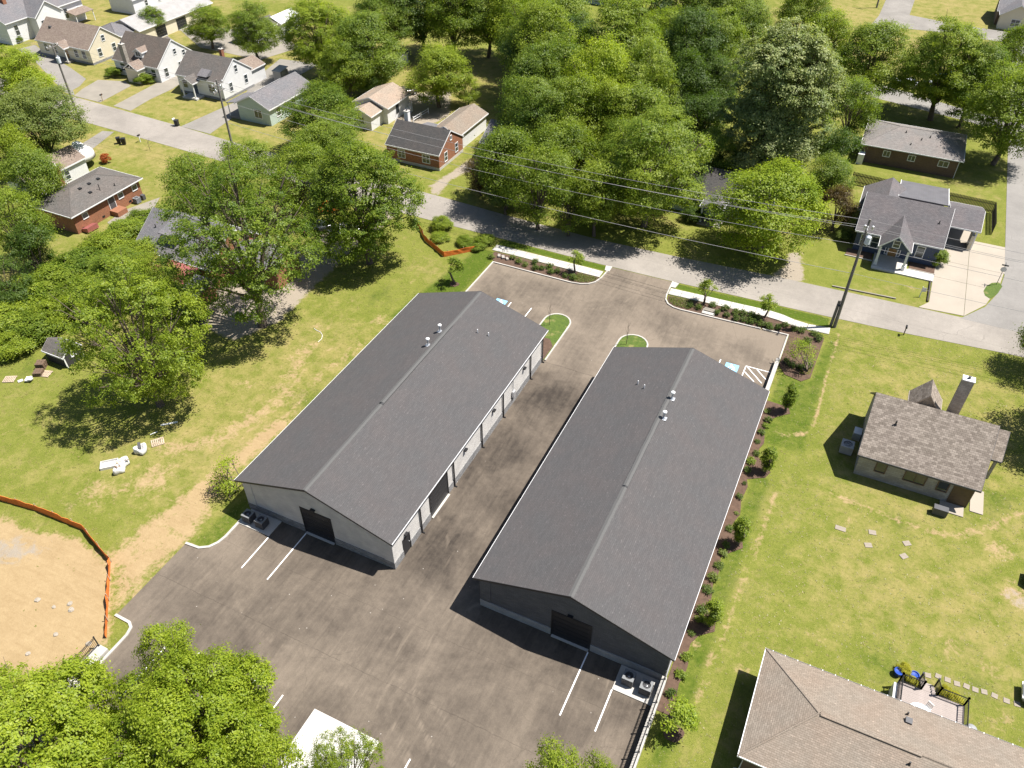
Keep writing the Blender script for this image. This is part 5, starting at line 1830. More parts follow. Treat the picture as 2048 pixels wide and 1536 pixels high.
def sphere_dirs(rng, n, zmin=-.4):
    out = []
    while len(out) < n:
        v = rng.normal(size=3)
        v /= np.linalg.norm(v)
        if v[2] > zmin:
            out.append(v)
    return np.array(out)


def make_tree(seed, R, H, lobes, clumps, leaves, leaf, open_=.0, base=.1, aspect=.55, clump_r=.85, conical=0.0, zlow=-.85, lrr=(.22, .43)):
    """crown of lobes > clumps > leaves carried by a forked trunk; returns (crown mesh, trunk mesh)"""
    rng = np.random.default_rng(seed)
    zc, rz = H * (base + 1) / 2, H * (1 - base) / 2
    dirs = sphere_dirs(rng, lobes, zlow)
    dirs[0] = (0.05, 0, 1)
    # spread lobes apart a little
    for _ in range(12):
        for i in range(lobes):
            d = dirs[i] - dirs
            w = np.exp(-(d ** 2).sum(1) * 4)[:, None]
            dirs[i] += (d * w).sum(0) * .12
            dirs[i] /= np.linalg.norm(dirs[i])
    lr = rng.uniform(lrr[0], lrr[1], lobes)
    lc = dirs * np.array([R, R, rz]) * (1 - lr * .9)[:, None] * rng.uniform(.74, 1.1, (lobes, 1))
    if conical:
        k = 1 - conical * np.clip((lc[:, 2] / rz + 1) / 2, 0, 1)
        lc[:, :2] *= k[:, None]
    lc[:, 2] += zc
    ctr, nrm, tin = [], [], []
    for i in range(lobes):
        nc = int(clumps * rng.uniform(.75, 1.25) * (lr[i] / .33) ** 2)
        cd = sphere_dirs(rng, nc, -.75)
        out = dirs[i] * .35
        cd = cd + out
        cd /= np.linalg.norm(cd, axis=1, keepdims=True)
        rr = rng.uniform(.62, 1.06, nc)[:, None] ** .7
        sc = np.array([R * lr[i], R * lr[i], max(R * .8, rz * .75) * lr[i]])
        cc = lc[i] + cd * sc * rr
        keep = rng.uniform(size=nc) > open_
        cc, cd = cc[keep], cd[keep]
        ltint = rng.normal(0, .07)
        for c, d in zip(cc, cd):
            k = max(4, int(leaves * rng.uniform(.5, 1.5)))
            cr = clump_r * rng.uniform(.6, 1.25)
            q = rng.normal(size=(k, 3)) * np.array([.55, .55, .26]) * cr
            q += d * (.1 * cr)
            ctr.append(c + q)
            nb = np.array([.15, .09, .5]) + d * .62
            nrm.append(nb + rng.normal(size=(k, 3)) * .28)
            tin.append(np.clip(.48 + ltint + rng.normal(0, .12) + rng.normal(0, .16, k), 0, 1))
    ctr, nrm, tin = np.concatenate(ctr), np.concatenate(nrm), np.concatenate(tin)
    crown = leaf_mesh('crown', ctr, nrm, leaf, tin, rng, aspect)
    # trunk and limbs
    mb = MB()
    tr = .019 * H + .05
    fork = H * max(base, .12) * 1.25
    lean = rng.normal(0, .25, 2)
    fp = (lean[0], lean[1], fork)
    mb.tube([(0, 0, -.2), (0, 0, .15), (lean[0] * .5, lean[1] * .5, fork * .5), fp], [tr * 1.5, tr * 1.15, tr, tr * .85], 8)
    for i in range(lobes):
        e = lc[i]
        md = np.array([fp[0] + (e[0] - fp[0]) * .45, fp[1] + (e[1] - fp[1]) * .45, fp[2] + (e[2] - fp[2]) * .62])
        md += rng.normal(0, .25, 3)
        mb.tube([(fp[0] * .8, fp[1] * .8, fork * .8), fp, tuple(md), tuple(e), tuple(e + (e - md) * .5)], [tr * .42, tr * .42, tr * .26, tr * .13, tr * .04], 6, False)
        for j in range(4):
            d = sphere_dirs(rng, 1, -.2)[0]
            e2 = e + d * R * lr[i] * .85
            mb.tube([tuple(md + (e - md) * .5), tuple((e + e2) / 2 + rng.normal(0, .15, 3)), tuple(e2)], [tr * .11, tr * .07, tr * .025], 5, False)
    trunk = mesh_from('trunk', mb.V, mb.F, M_BARK, True)
    return crown, trunk


LIB = {
    'XL': [(9.0, 21.0, make_tree(11, 9, 21, 26, 54, 50, .29, .06, conical=.3)), (9.0, 21.0, make_tree(12, 9, 21, 28, 50, 50, .29, .08))],
    'L': [(6.5, 15.0, make_tree(s, 6.5, 15, 22, 42, 45, .25, o, conical=c)) for s, o, c in ((21, .05, .4), (22, .1, 0), (23, .05, .2), (24, .1, .5))],
    'M': [(4.4, 10.5, make_tree(s, 4.4, 10.5, 18, 30, 40, .22, .06, conical=c)) for s, c in ((31, .4), (32, 0), (33, .3))],
    'S': [(2.8, 6.5, make_tree(s, 2.8, 6.5, 14, 22, 32, .18, .05, .08, clump_r=.5)) for s in (41, 42)],
}
OPEN1 = (8.2, 17.5, make_tree(51, 8.2, 17.5, 30, 44, 45, .24, .22, .06, clump_r=.62, conical=.2))
OPEN2 = (8.0, 20.5, make_tree(52, 8.0, 20.5, 30, 42, 45, .24, .30, .14, clump_r=.62))
OPEN3 = (7.2, 17.0, make_tree(53, 7.2, 17, 28, 52, 46, .24, .06, .01, clump_r=.62, conical=.2))
NEAR1 = (7.4, 12.0, make_tree(61, 7.4, 12, 46, 78, 54, .22, .0, .12, clump_r=.5, lrr=(.15, .34)))
NEAR2 = (6.6, 12.0, make_tree(62, 6.6, 12, 40, 78, 54, .22, .02, .12, clump_r=.5, lrr=(.15, .36)))
PALE = (10.0, 25.0, make_tree(63, 10, 25, 34, 62, 46, .29, .04, .04, aspect=.75, clump_r=.72, conical=.35))
NTREE = [0]


def place_tree(x, y, r, h, species, label, var=None, rz=None, group=None, name='tree', sq=1.0):
    NTREE[0] += 1
    if var is None:
        k = 'XL' if r > 7.6 else 'L' if r > 5.2 else 'M' if r > 3.3 else 'S'
        var = LIB[k][NTREE[0] % len(LIB[k])]
    rn, hn, (cm, tm) = var
    rz = (NTREE[0] * 2.399) % 6.283 if rz is None else rz
    t = thing(name, label, 'tree', (x, y, 0), rz, group)
    c = link('crown', cm, t, scale=(r / rn, r / rn * sq, h / hn))
    c.material_slots[0].link = 'OBJECT'
    c.material_slots[0].material = M_LEAF[species]
    link('trunk', tm, t, scale=(r / rn, r / rn, h / hn))
    return t


def tree_px(px, py, hw, h, species, label, **k):
    """crown centre seen at (px, py), half as wide as hw, h metres tall"""
    c = g(px, py, h * .6)
    return place_tree(c.x, c.y, hw * depth(c) / CF, h, species, label, **k)


# big trees round the left-hand field
place_tree(-59.0, 38.8, 7.3, 17.6, 'bright', 'big spreading tree alone in the field above the white sacks', OPEN1, 0.4)
place_tree(-58.2, 54.3, 8.6, 20.5, 'mid', 'tallest open-crowned tree with bare grey trunk beside the gravel yard', OPEN2, 1.3)
place_tree(-54.4, 71.0, 7.6, 17.3, 'mid', 'dense tree between gravel yard and street, left of the orange fence', OPEN3, 2.0)
tree_px(595, 345, 62, 12, 'bright', 'pale-topped tree between the tallest open-crowned tree and the street')
tree_px(655, 300, 78, 12, 'mid', 'roadside tree in front of the small white beige-roofed house')
tree_px(640, 225, 92, 11, 'mid', 'round tree screening the pale green house')
tree_px(480, 345, 70, 11, 'mid', 'tree at the street edge below the middle utility pole')
tree_px(380, 360, 70, 11, 'mid', 'tree at the right end of the long brick house')
tree_px(300, 545, 62, 6.5, 'bright', 'slender tree in front of the red porch roof, nearer the picnic tables')
tree_px(240, 545, 60, 6.5, 'bright', 'slender tree in front of the red porch roof, at its left end')
tree_px(165, 585, 55, 5.5, 'bright', 'low spreading tree in the middle of the left thicket')
# left edge
tree_px(32, 150, 70, 13, 'lime', 'lime-green tree at left edge near the asphalt drive')
tree_px(75, 235, 92, 13, 'olive', 'broad feathery olive tree at left edge beside the street')
tree_px(20, 305, 55, 11, 'bright', 'bright tree at left edge below the feathery olive tree')
tree_px(60, 345, 62, 11, 'mid', 'tree at left edge in front of the white house with brick chimney')
tree_px(20, 440, 70, 12, 'mid', 'tall tree at left edge level with the long brick house')
tree_px(60, 490, 50, 9, 'dark', 'dark tree below the front corner of the long brick house')
tree_px(0, 560, 50, 8, 'dark', 'dark tree cut by the left edge above the thicket')
# behind the street, left to centre
tree_px(413, 42, 52, 9, 'bright', 'pale green tree beside the cream garage')
tree_px(505, 50, 56, 12, 'mid', 'taller tree right of the pale green garage tree')
place_tree(*g(315, 72)[:2], 2.6, 6.5, 'mid', 'small cone-shaped tree in front of the metal-roofed garage', None)
tree_px(640, 60, 90, 15, 'bright', 'large crown above the grey lean-to, left of the clearing')
tree_px(735, 85, 85, 15, 'mid', 'large crown above the small white shed')
tree_px(690, 120, 62, 12, 'bright', 'tree whose trunk stands by the gravel drive behind the pale green house')
tree_px(770, 30, 70, 14, 'mid', 'tree at the top edge above the small white shed')
tree_px(742, 148, 42, 6.5, 'mid', 'low tree in front of the small white shed')
place_tree(*g(878, 214)[:2], 6.6, 11.5, 'bright', 'round tree standing alone at the clearing behind the brick cottage')
tree_px(935, 178, 28, 5, 'bright', 'small tree right of the lone clearing tree')
WOOD = 'crowded trees of the wood beyond the street'
for px, py, hw, h, sp, lab in (
        (840, 5, 58, 15, 'dark', 'dark tree at the top edge left of the clearing'),
        (905, 8, 62, 16, 'bright', 'bright tree on the far side of the clearing'),
        (975, 5, 60, 16, 'mid', 'tree at the top edge above the clearing, right of the bright one'),
        (1035, 20, 62, 16, 'lime', 'light green tree at the top edge above the wood, left of the green-glazed building'),
        (1105, 28, 66, 17, 'bright', 'pale tree at the top edge just left of the green-glazed building'),
        (1290, 22, 62, 16, 'dark', 'tree at the top edge just right of the green-glazed building'),
        (1370, 18, 66, 17, 'mid', 'tree at the top edge second right of the green-glazed building'),
        (1450, 25, 70, 17, 'mid', 'tree at the top edge left of the pale silvery tree'),
        (1062, 70, 60, 16, 'mid', 'tree at the right corner of the clearing, upper row'),
        (1085, 95, 70, 17, 'bright', 'feathery crown in the middle of the wood, upper left'),
        (1082, 165, 62, 16, 'mid', 'crown in the wood directly right of the clearing'),
        (1125, 150, 64, 16, 'mid', 'rounded crown in the middle of the wood below the feathery one'),
        (1048, 218, 54, 14, 'mid', 'tree at the right lower corner of the clearing'),
        (1240, 95, 92, 19, 'bright', 'broad light green dome in the centre of the wood'),
        (1190, 165, 56, 18, 'lime', 'small lime crown in front of the broad dome'),
        (1290, 165, 62, 17, 'bright', 'crown with bare twigs right of the lime crown'),
        (1330, 95, 62, 16, 'mid', 'tree between the broad dome and the dark gap'),
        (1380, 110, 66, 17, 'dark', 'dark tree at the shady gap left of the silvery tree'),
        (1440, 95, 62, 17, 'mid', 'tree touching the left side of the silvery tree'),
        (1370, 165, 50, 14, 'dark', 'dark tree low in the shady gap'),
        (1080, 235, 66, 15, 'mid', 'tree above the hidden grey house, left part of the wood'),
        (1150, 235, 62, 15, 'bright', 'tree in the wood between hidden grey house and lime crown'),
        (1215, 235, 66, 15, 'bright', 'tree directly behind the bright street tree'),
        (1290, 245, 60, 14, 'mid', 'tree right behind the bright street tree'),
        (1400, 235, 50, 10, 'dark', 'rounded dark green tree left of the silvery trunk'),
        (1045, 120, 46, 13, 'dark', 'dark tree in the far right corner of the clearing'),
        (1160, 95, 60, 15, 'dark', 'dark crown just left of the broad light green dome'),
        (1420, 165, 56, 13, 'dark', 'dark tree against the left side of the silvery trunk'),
        (1480, 60, 56, 15, 'mid', 'tree just left of the silvery crown top'),
        (1130, 300, 56, 12, 'mid', 'tree in front of the hidden grey house, right of the street pair'),
        (1250, 300, 60, 12, 'mid', 'tree squeezed between the wood and the bright street tree'),
        (1370, 330, 44, 9, 'dark', 'low dark tree above the columned porch, left'),
        (1430, 300, 44, 9, 'mid', 'low tree beside the shaded yard below the rounded dark tree'),
        (1330, 300, 46, 9, 'mid', 'low tree between bright street tree and rounded dark tree')):
    tree_px(px, py, hw * 1.2, h * 1.08, sp, lab, group=WOOD)
# street row
tree_px(1012, 315, 68, 13, 'mid', 'street tree in front of the hidden grey house, left one')
tree_px(1078, 355, 72, 13, 'mid', 'street tree in front of the hidden grey house, right one')
tree_px(1010, 375, 42, 7, 'olive', 'low olive tree by the garden path at the street')
tree_px(960, 345, 34, 6, 'red', 'small reddish-brown tree at the gravel drive right of the brick cottage')
place_tree(*g(1288, 452)[:2], 8.0, 16.5, 'bright', 'big bright street tree opposite the lot entrance')
tree_px(1195, 375, 62, 12, 'bright', 'street tree left of the big bright one opposite the entrance')
tree_px(1140, 400, 45, 9, 'mid', 'smaller shaded street tree left of the entrance')
place_tree(*g(1514, 508)[:2], 7.5, 12.8, 'lime', 'yellow-green street tree left of the navy house', None, 0.7)
tree_px(1570, 165, 132, 25, 'silver', 'tall pale silvery-leaved tree right of the wood', var=PALE, rz=.5)
tree_px(1545, 255, 100, 16, 'silver', 'lower silvery-leaved tree at the foot of the tall pale one')
tree_px(1610, 30, 60, 15, 'bright', 'tree at the top edge behind the tall silvery tree')
tree_px(1655, 75, 55, 14, 'bright', 'tree just right of the tall silvery crown top')
tree_px(1755, 105, 88, 15, 'bright', 'wide tree between silvery tree and the back street')
tree_px(1705, 205, 56, 12, 'mid', 'tree overhanging the left end of the brown brick house')
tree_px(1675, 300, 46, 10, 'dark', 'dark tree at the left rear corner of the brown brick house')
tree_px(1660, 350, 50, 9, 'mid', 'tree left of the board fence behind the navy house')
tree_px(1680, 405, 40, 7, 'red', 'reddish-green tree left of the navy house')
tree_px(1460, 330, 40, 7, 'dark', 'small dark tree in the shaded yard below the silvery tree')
place_tree(*g(1860, 240)[:2], 8.6, 17, 'bright', 'tree with forked trunk at the back street, right of the wide tree', LIB['XL'][0], 2.6)
place_tree(*g(1917, 255)[:2], 6.2, 14, 'mid', 'tree with leaning trunk behind the brown brick house', None)
place_tree(*g(1985, 330)[:2], 7.0, 16, 'mid', 'tree with thick trunk right of the brown brick house', LIB['L'][1], .2)
tree_px(2040, 100, 50, 15, 'mid', 'tree cut by the right edge near the top')
place_tree(23.3, 84.2, 3.4, 8, 'bright', 'tree cut by the right edge below the main street', None)
# foreground
tree_px(55, 1515, 205, 11.5, 'lime', 'big lime tree in the lower left corner', var=NEAR1, rz=.6)
tree_px(385, 1440, 158, 11.5, 'lime', 'big lime tree at the bottom right of the short iron railing', var=NEAR2, rz=1.9)
tree_px(330, 1310, 62, 8.5, 'lime', 'upper lobe tree overhanging the parking lines, lower left')
tree_px(545, 1530, 60, 8, 'lime', 'lime tree at the bottom edge left of the white concrete pad')
tree_px(690, 1535, 92, 9, 'bright', 'thin tree overhanging the white concrete pad', var=OPEN1)
tree_px(1110, 1550, 62, 8, 'bright', 'tree crown at the bottom edge near the iron railing, left one')
tree_px(1200, 1556, 44, 7, 'bright', 'tree crown at the bottom edge near the iron railing, right one')
# tree outside the picture on the right whose shade reaches the bungalow lawn
place_tree(25.2, 73.6, 5.2, 14, 'mid', 'shade tree just outside the right edge behind the stone bungalow', None)

# thicket at the left
BUSH = [(2.2, 3.4, make_tree(s, 2.2, 3.4, 14, 24, 36, .17, .03, .02, clump_r=.42, lrr=(.2, .46))) for s in (71, 72)]
TH = 'bushes of the left thicket'
for i, (px, py, hw, h, sp, lab) in enumerate((
        (250, 470, 48, 3.2, 'bright', 'bush below the satellite dish of the grey-roofed house'), (205, 500, 52, 3.4, 'bright', 'bush below the red cellar hatch of the brick house'),
        (160, 530, 56, 3.6, 'mid', 'bush in the thicket below the front corner of the brick house'), (110, 560, 58, 3.4, 'mid', 'bush in the thicket left of the red porch roof'),
        (55, 590, 60, 3.6, 'bright', 'bush at the left edge of the thicket, upper'), (15, 640, 58, 3.4, 'bright', 'bush at the left edge of the thicket, middle'),
        (65, 655, 50, 3.0, 'mid', 'bush in the thicket above the black shed'), (25, 690, 42, 2.4, 'bright', 'bush at the left edge of the thicket, lowest'),
        (230, 560, 58, 4.5, 'bright', 'tall bush hiding the left half of the red porch roof'), (180, 600, 58, 4.2, 'bright', 'tall bush between black shed and red porch roof'),
        (120, 620, 52, 3.2, 'bright', 'bush right above the black shed'), (275, 520, 48, 4.8, 'bright', 'bush against the eave of the grey-roofed house'),
        (335, 590, 46, 3.6, 'mid', 'bush at the red porch corner beside the picnic tables'), (380, 620, 36, 2.6, 'mid', 'bush just below the picnic tables'), (285, 440, 34, 2.4, 'mid', 'bush beside the yard path of the brick house'))):
    c = g(px, py, h * .5)
    place_tree(c.x, c.y, hw * depth(c) / CF, h, sp, lab, BUSH[i % 2], None, TH, 'bush')
# garden bushes
for i, (px, py, r, h, sp, lab) in enumerate((
        (228, 152, 1.6, 1.6, 'mid', 'clipped bush left of the cream porch of the dormered white house'), (291, 165, 2.0, 1.7, 'mid', 'clipped bush right of the cream porch of the dormered white house'),
        (40, 85, .9, 1.4, 'mid', 'little bush against the large white house'), (1866, 525, 1.5, 2.2, 'mid', 'cone bush at the drive corner of the navy house'),
        (1687, 478, 1.2, 1.4, 'olive', 'bush in the shadow left of the navy house'), (885, 458, 1.5, 1.7, 'bright', 'round bush at the street edge above the orange fence'),
        (880, 480, 1.3, .9, 'bright', 'low bush just above the orange fence bend'), (930, 490, 1.2, 1.1, 'mid', 'low bush above the right end of the orange fence'), (968, 488, 1.4, 1.2, 'bright', 'low bush beside the sidewalk end'),
        (955, 500, .9, .9, 'mid', 'small bush between orange fence and sidewalk'), (1384, 440, 1.6, 2.0, 'dark', 'dark bush left of the columned gable porch'), (1440, 385, 1.4, 1.6, 'mid', 'bush behind the columned gable porch'),
        (1310, 385, 1.4, 1.6, 'mid', 'bush in front of the shaded grey house, left'), (170, 318, 1.0, 1.2, 'olive', 'wispy bush by the white house with brick chimney'), (213, 326, .8, 1.5, 'orange', 'little orange-leaved shrub behind the long brick house'),
        (1975, 660, .1, .1, 'mid', ''),)):
    if lab:
        p = g(px, py)
        place_tree(p.x, p.y, r, h, sp, lab, BUSH[i % 2], None, None, 'bush')
# yellow shrubs by the deck
for i, (x, y, r, lab) in enumerate(((13.35, 40.55, .55, 'yellow shrub left of the deck steps by the blue pot'), (13.9, 39.75, .45, 'yellow shrub inside the corner of deck and steps'),
                                    (16.2, 39.95, .5, 'yellow shrub right of the deck steps'), (16.9, 39.6, .6, 'yellow shrub along the back railing of the deck'))):
    place_tree(x, y, r, .75, 'yellow', lab, BUSH[i % 2], None, 'yellow shrubs by the deck', 'bush')

# young street trees, columnar trees, saplings
YOUNG = (1.0, 3.4, make_tree(81, 1.0, 3.4, 7, 16, 22, .15, .05, .32, clump_r=.3))
COLUMN = (.62, 3.9, make_tree(82, .62, 3.9, 18, 14, 24, .12, .0, .06, clump_r=.2, zlow=-.97, conical=.3))
for i, (x, y, r, h, sp, lab) in enumerate(((-29.6, 80.3, 1.0, 3.2, 'bright', 'young street tree in the bed left of the entrance'), (-13.0, 80.7, 1.05, 3.4, 'bright', 'young street tree in the right bed, nearer the entrance'),
                                           (-5.8, 81.0, 1.0, 3.2, 'bright', 'young street tree in the right bed, farther from the entrance'), (-42.2, 71.5, 1.15, 3.9, 'mid', 'young tree in a mulch ring beside the left edge of the lot'))):
    place_tree(x, y, r, h, sp, lab, YOUNG, None, 'young trees along the lot')
for x, y, h, lab in ((-.4, 65.8, 3.9, 'columnar tree beside right warehouse, nearest the street'), (-.5, 56.4, 3.6, 'columnar tree beside right warehouse, second from the street'),
                     (-.8, 46.9, 3.7, 'columnar tree beside right warehouse, third from the street'), (-.9, 38.0, 3.7, 'columnar tree beside right warehouse, fourth from the street')):
    place_tree(x, y, .68, h, 'bright', lab, COLUMN, None, 'columnar trees beside the right warehouse')
place_tree(-1.0, 28.7, 1.25, 3.4, 'lime', 'small round tree beyond the retaining wall by the condensers', YOUNG)
place_tree(-.6, 73.6, 1.6, 3.6, 'lime', 'airy yellow-green small tree in the corner mulch bed', (1.0, 3.4, make_tree(83, 1.0, 3.4, 8, 14, 16, .1, .25, .1, clump_r=.35)))
place_tree(-44.2, 33.0, 1.7, 3.9, 'lime', 'thin yellow-green tree at the near left corner of the left warehouse', (1.0, 3.4, make_tree(84, 1.0, 3.4, 9, 15, 14, .11, .3, .1, clump_r=.35)))


def sapling(x, y, label, h=3.0, leafy=False, spread=.45, z=0.1):
    rng = np.random.default_rng(int(abs(x) * 10))
    mb = MB()
    mb.tube([(0, 0, 0), (.03, 0, h * .5), (0, .02, h)], [.035, .025, .008], 6)
    for k in range(9):
        a = k * 2.4
        z0 = h * (.25 + .07 * k)
        r = spread * (1 - .06 * k)
        mb.tube([(0, 0, z0), (r * .6 * math.cos(a), r * .6 * math.sin(a), z0 + .35), (r * math.cos(a), r * math.sin(a), z0 + .8)], [.014, .01, .004], 4)
    t = thing('sapling', label, 'sapling', (x, y, z))
    mb.build('stem', M_BARK, t)


sapling(-28.1, 68.7, 'bare sapling on the left traffic island')
sapling(-18.8, 69.1, 'bare sapling on the right traffic island')
sapling(*g(300, 300)[:2], 'leafless dead shrub on the lawn beside the upper left street', 1.6, False, 1.0, 0)

# shrubs in the beds
def shrub_mesh(seed, r=.42, n=420, leaf=.12):
    rng = np.random.default_rng(seed)
    cd = sphere_dirs(rng, 34, -.1)
    cc = cd * r * rng.uniform(.45, 1.0, (34, 1)) * np.array([1, 1, .85]) + np.array([0, 0, r * .45])
    k = n // 34
    c = np.repeat(cc, k, 0) + rng.normal(size=(34 * k, 3)) * .07
    nn = np.repeat(cd, k, 0) * .6 + np.array([0, 0, .7]) + rng.normal(size=(34 * k, 3)) * .5
    t = np.clip(.5 + np.repeat(rng.normal(0, .12, 34), k) + rng.normal(0, .16, 34 * k), 0, 1)
    return leaf_mesh('shrub', c, nn, leaf, t, rng, .5)


SHR = [shrub_mesh(s) for s in (91, 92, 93)]


def shrub(x, y, s, label, group, sp='shrub', zs=1.0):
    o = link('shrub', SHR[random.randrange(3)], None, (x, y, .05), random.uniform(0, 6), (s, s, s * zs))
    o.material_slots[0].link = 'OBJECT'
    o.material_slots[0].material = M_LEAF[sp]
    return tag(o, label, 'shrub', group)


left_bed = [(982, 514), (1026, 516), (1039, 523), (1051, 529), (1070, 525), (1070, 536), (1084, 536), (1099, 533), (1101, 544), (1115, 543), (1131, 551), (1145, 556)]
for i, (px, py) in enumerate(left_bed):
    p = g(px, py + 3)
    shrub(p.x, p.y, random.uniform(1.0, 1.3), f'{ORD[i]} shrub counting from the left end of the bed left of the entrance', 'shrubs in the left street bed', 'shrub' if i > 3 else 'olive')
right_bed = [(1379, 611), (1396, 615), (1426, 611), (1434, 626), (1450, 618), (1453, 631), (1470, 625), (1471, 637), (1485, 628), (1486, 639), (1501, 631), (1501, 643), (1515, 636), (1521, 648), (1533, 652),
             (1540, 655), (1556, 656), (1570, 651), (1587, 658), (1603, 662), (1627, 667), (1613, 682), (1636, 677)]
for i, (px, py) in enumerate(right_bed):
    p = g(px, py + 3)
    shrub(p.x, p.y, random.uniform(1.05, 1.35), f'{ORD[i]} shrub counting from the entrance along the bed right of it', 'shrubs in the right street bed')
for i, (px, py) in enumerate([(1571, 727), (1583, 733), (1601, 739), (1617, 734)]):
    p = g(px, py)
    shrub(p.x, p.y, 1.2, f'{ORD[i]} shrub from the left under the airy small tree in the corner bed', 'shrubs in the corner bed')
k = 0
y = 31.2
while y < 65.5 and k < 24:
    if min(abs(y - ty) for ty in (65.8, 56.4, 46.9, 38.0)) > .1:
        shrub(-1.9 + random.uniform(-.15, .3), y, random.choice((.55, .75, .9, 1.05, 1.2)), f'{ORD[k]} shrub from the near end of the strip beside the right warehouse', 'shrubs beside the right warehouse', random.choice(('shrub', 'mid', 'olive', 'shrub')), random.uniform(.6, 1.0))
        k += 1
    y += random.uniform(.9, 2.1)


# low ground cover at the bed ends
def ground_cover(name, label, poly, n, h=.28, sp='olive'):
    rng = np.random.default_rng(n)
    xs_, ys_ = [p[0] for p in poly], [p[1] for p in poly]
    X = rng.uniform(min(xs_), max(xs_), n * 3)
    Y = rng.uniform(min(ys_), max(ys_), n * 3)
    k = poly_mask(X, Y, poly, .02) > .5
    X, Y = X[k][:n], Y[k][:n]
    C_ = np.stack([X, Y, rng.uniform(.05, h, len(X))], 1)
    me = leaf_mesh(name, C_, np.array([0, 0, .5]) + rng.normal(size=(len(X), 3)) * .6, .13, rng.uniform(.2, 1, len(X)), rng, .4)
    me.materials.clear()
    me.materials.append(M_LEAF[sp])
    return tag(link(name, me), label, 'ground cover', None, 'stuff')


ground_cover('ground_cover', 'low leafy ground cover at the entrance end of the left street bed', [(-29.5, 78.4), (-28.2, 78.4), (-27.2, 78.9), (-26.6, 79.6), (-26.5, 80.3), (-29.2, 80.2)], 1500)
ground_cover('ground_cover', 'low leafy ground cover at the entrance end of the right street bed', [(-17.2, 80.3), (-16.9, 79.3), (-16.2, 78.7), (-14.3, 78.7), (-14.2, 80.5)], 1500)
ground_cover('ground_cover', 'sparse leaves under the airy tree in the corner bed', [(-.2, 72.2), (.9, 72.6), (1.0, 77.5), (-.4, 77)], 700, .4, 'lime')

# ------------------------------------------------------------------ grass and weed tufts
def tufts():
    rng = np.random.default_rng(5)
    n = 70000
    X = rng.uniform(-82, 25, n)
    Y = rng.uniform(14, 86, n)
    k = np.ones(n, bool)
    k &= poly_mask(X, Y, lot, .02) < .5
    k &= poly_mask(X, Y, north + south[::-1], .3) < .1
    for (a, b, c, d) in ((-42, -25.8, 31.5, 63), (-18.5, -2.3, 31.5, 63.3), (-2.9, -1.0, 29, 67), (-40, -26, 77.8, 82.2), (-18, 1.7, 78.2, 82.8), (7.0, 17.5, 59.5, 69), (3, 27, 27, 36.2), (-2.95, -2.5, 5, 80), (-80.5, -56, 56, 67), (-103, -90, 58, 74), (12.6, 18, 35, 40), (-2.6, 1.2, 71.3, 80.8)):
        k &= ~((X > a) & (X < b) & (Y > c) & (Y < d))
    k &= poly_mask(X, Y, gpx((640, 470), (700, 450), (760, 420), (800, 425), (740, 470), (640, 560), (560, 640), (470, 680), (400, 650), (400, 590), (470, 560), (560, 560)), .1) < .5
    dirt, lush, dry, grey = ground_masks(X, Y)
    k &= rng.uniform(size=n) > np.clip(dirt * 1.25, 0, .985)
    X, Y, dry, lush = X[k], Y[k], dry[k], lush[k]
    n = len(X)
    s = np.clip(rng.lognormal(-2.35, .38, n), .04, .22)
    V = np.empty((n, 9, 3))
    for b in range(3):
        a = rng.uniform(0, 6.283, n)
        ln = s * rng.uniform(.4, 1.0, n)
        ca, sa = np.cos(a), np.sin(a)
        w = s * .32
        V[:, 3 * b] = np.stack([X - sa * w, Y + ca * w, np.zeros(n)], 1)
        V[:, 3 * b + 1] = np.stack([X + sa * w, Y - ca * w, np.zeros(n)], 1)
        V[:, 3 * b + 2] = np.stack([X + ca * ln, Y + sa * ln, s * .2], 1)
    me = bpy.data.meshes.new('grass')
    me.vertices.add(n * 9)
    me.vertices.foreach_set('co', V.reshape(-1))
    me.loops.add(n * 9)
    me.loops.foreach_set('vertex_index', np.arange(n * 9))
    me.polygons.add(n * 3)
    me.polygons.foreach_set('loop_start', np.arange(0, n * 9, 3))
    me.update(calc_edges=True)
    a = me.attributes.new('tint', 'FLOAT', 'POINT')
    a.data.foreach_set('value', np.repeat(np.clip(.62 + .3 * dry - .45 * lush + rng.normal(0, .16, n), .25, 1), 9).astype(np.float32))
    me.materials.append(leafmat('grass_blade', (.085, .108, .014), (.215, .19, .06), .2))
    tag(link('grass', me), 'short grass and weed tufts over the lawns and field', 'grass', None, 'stuff')


tufts()

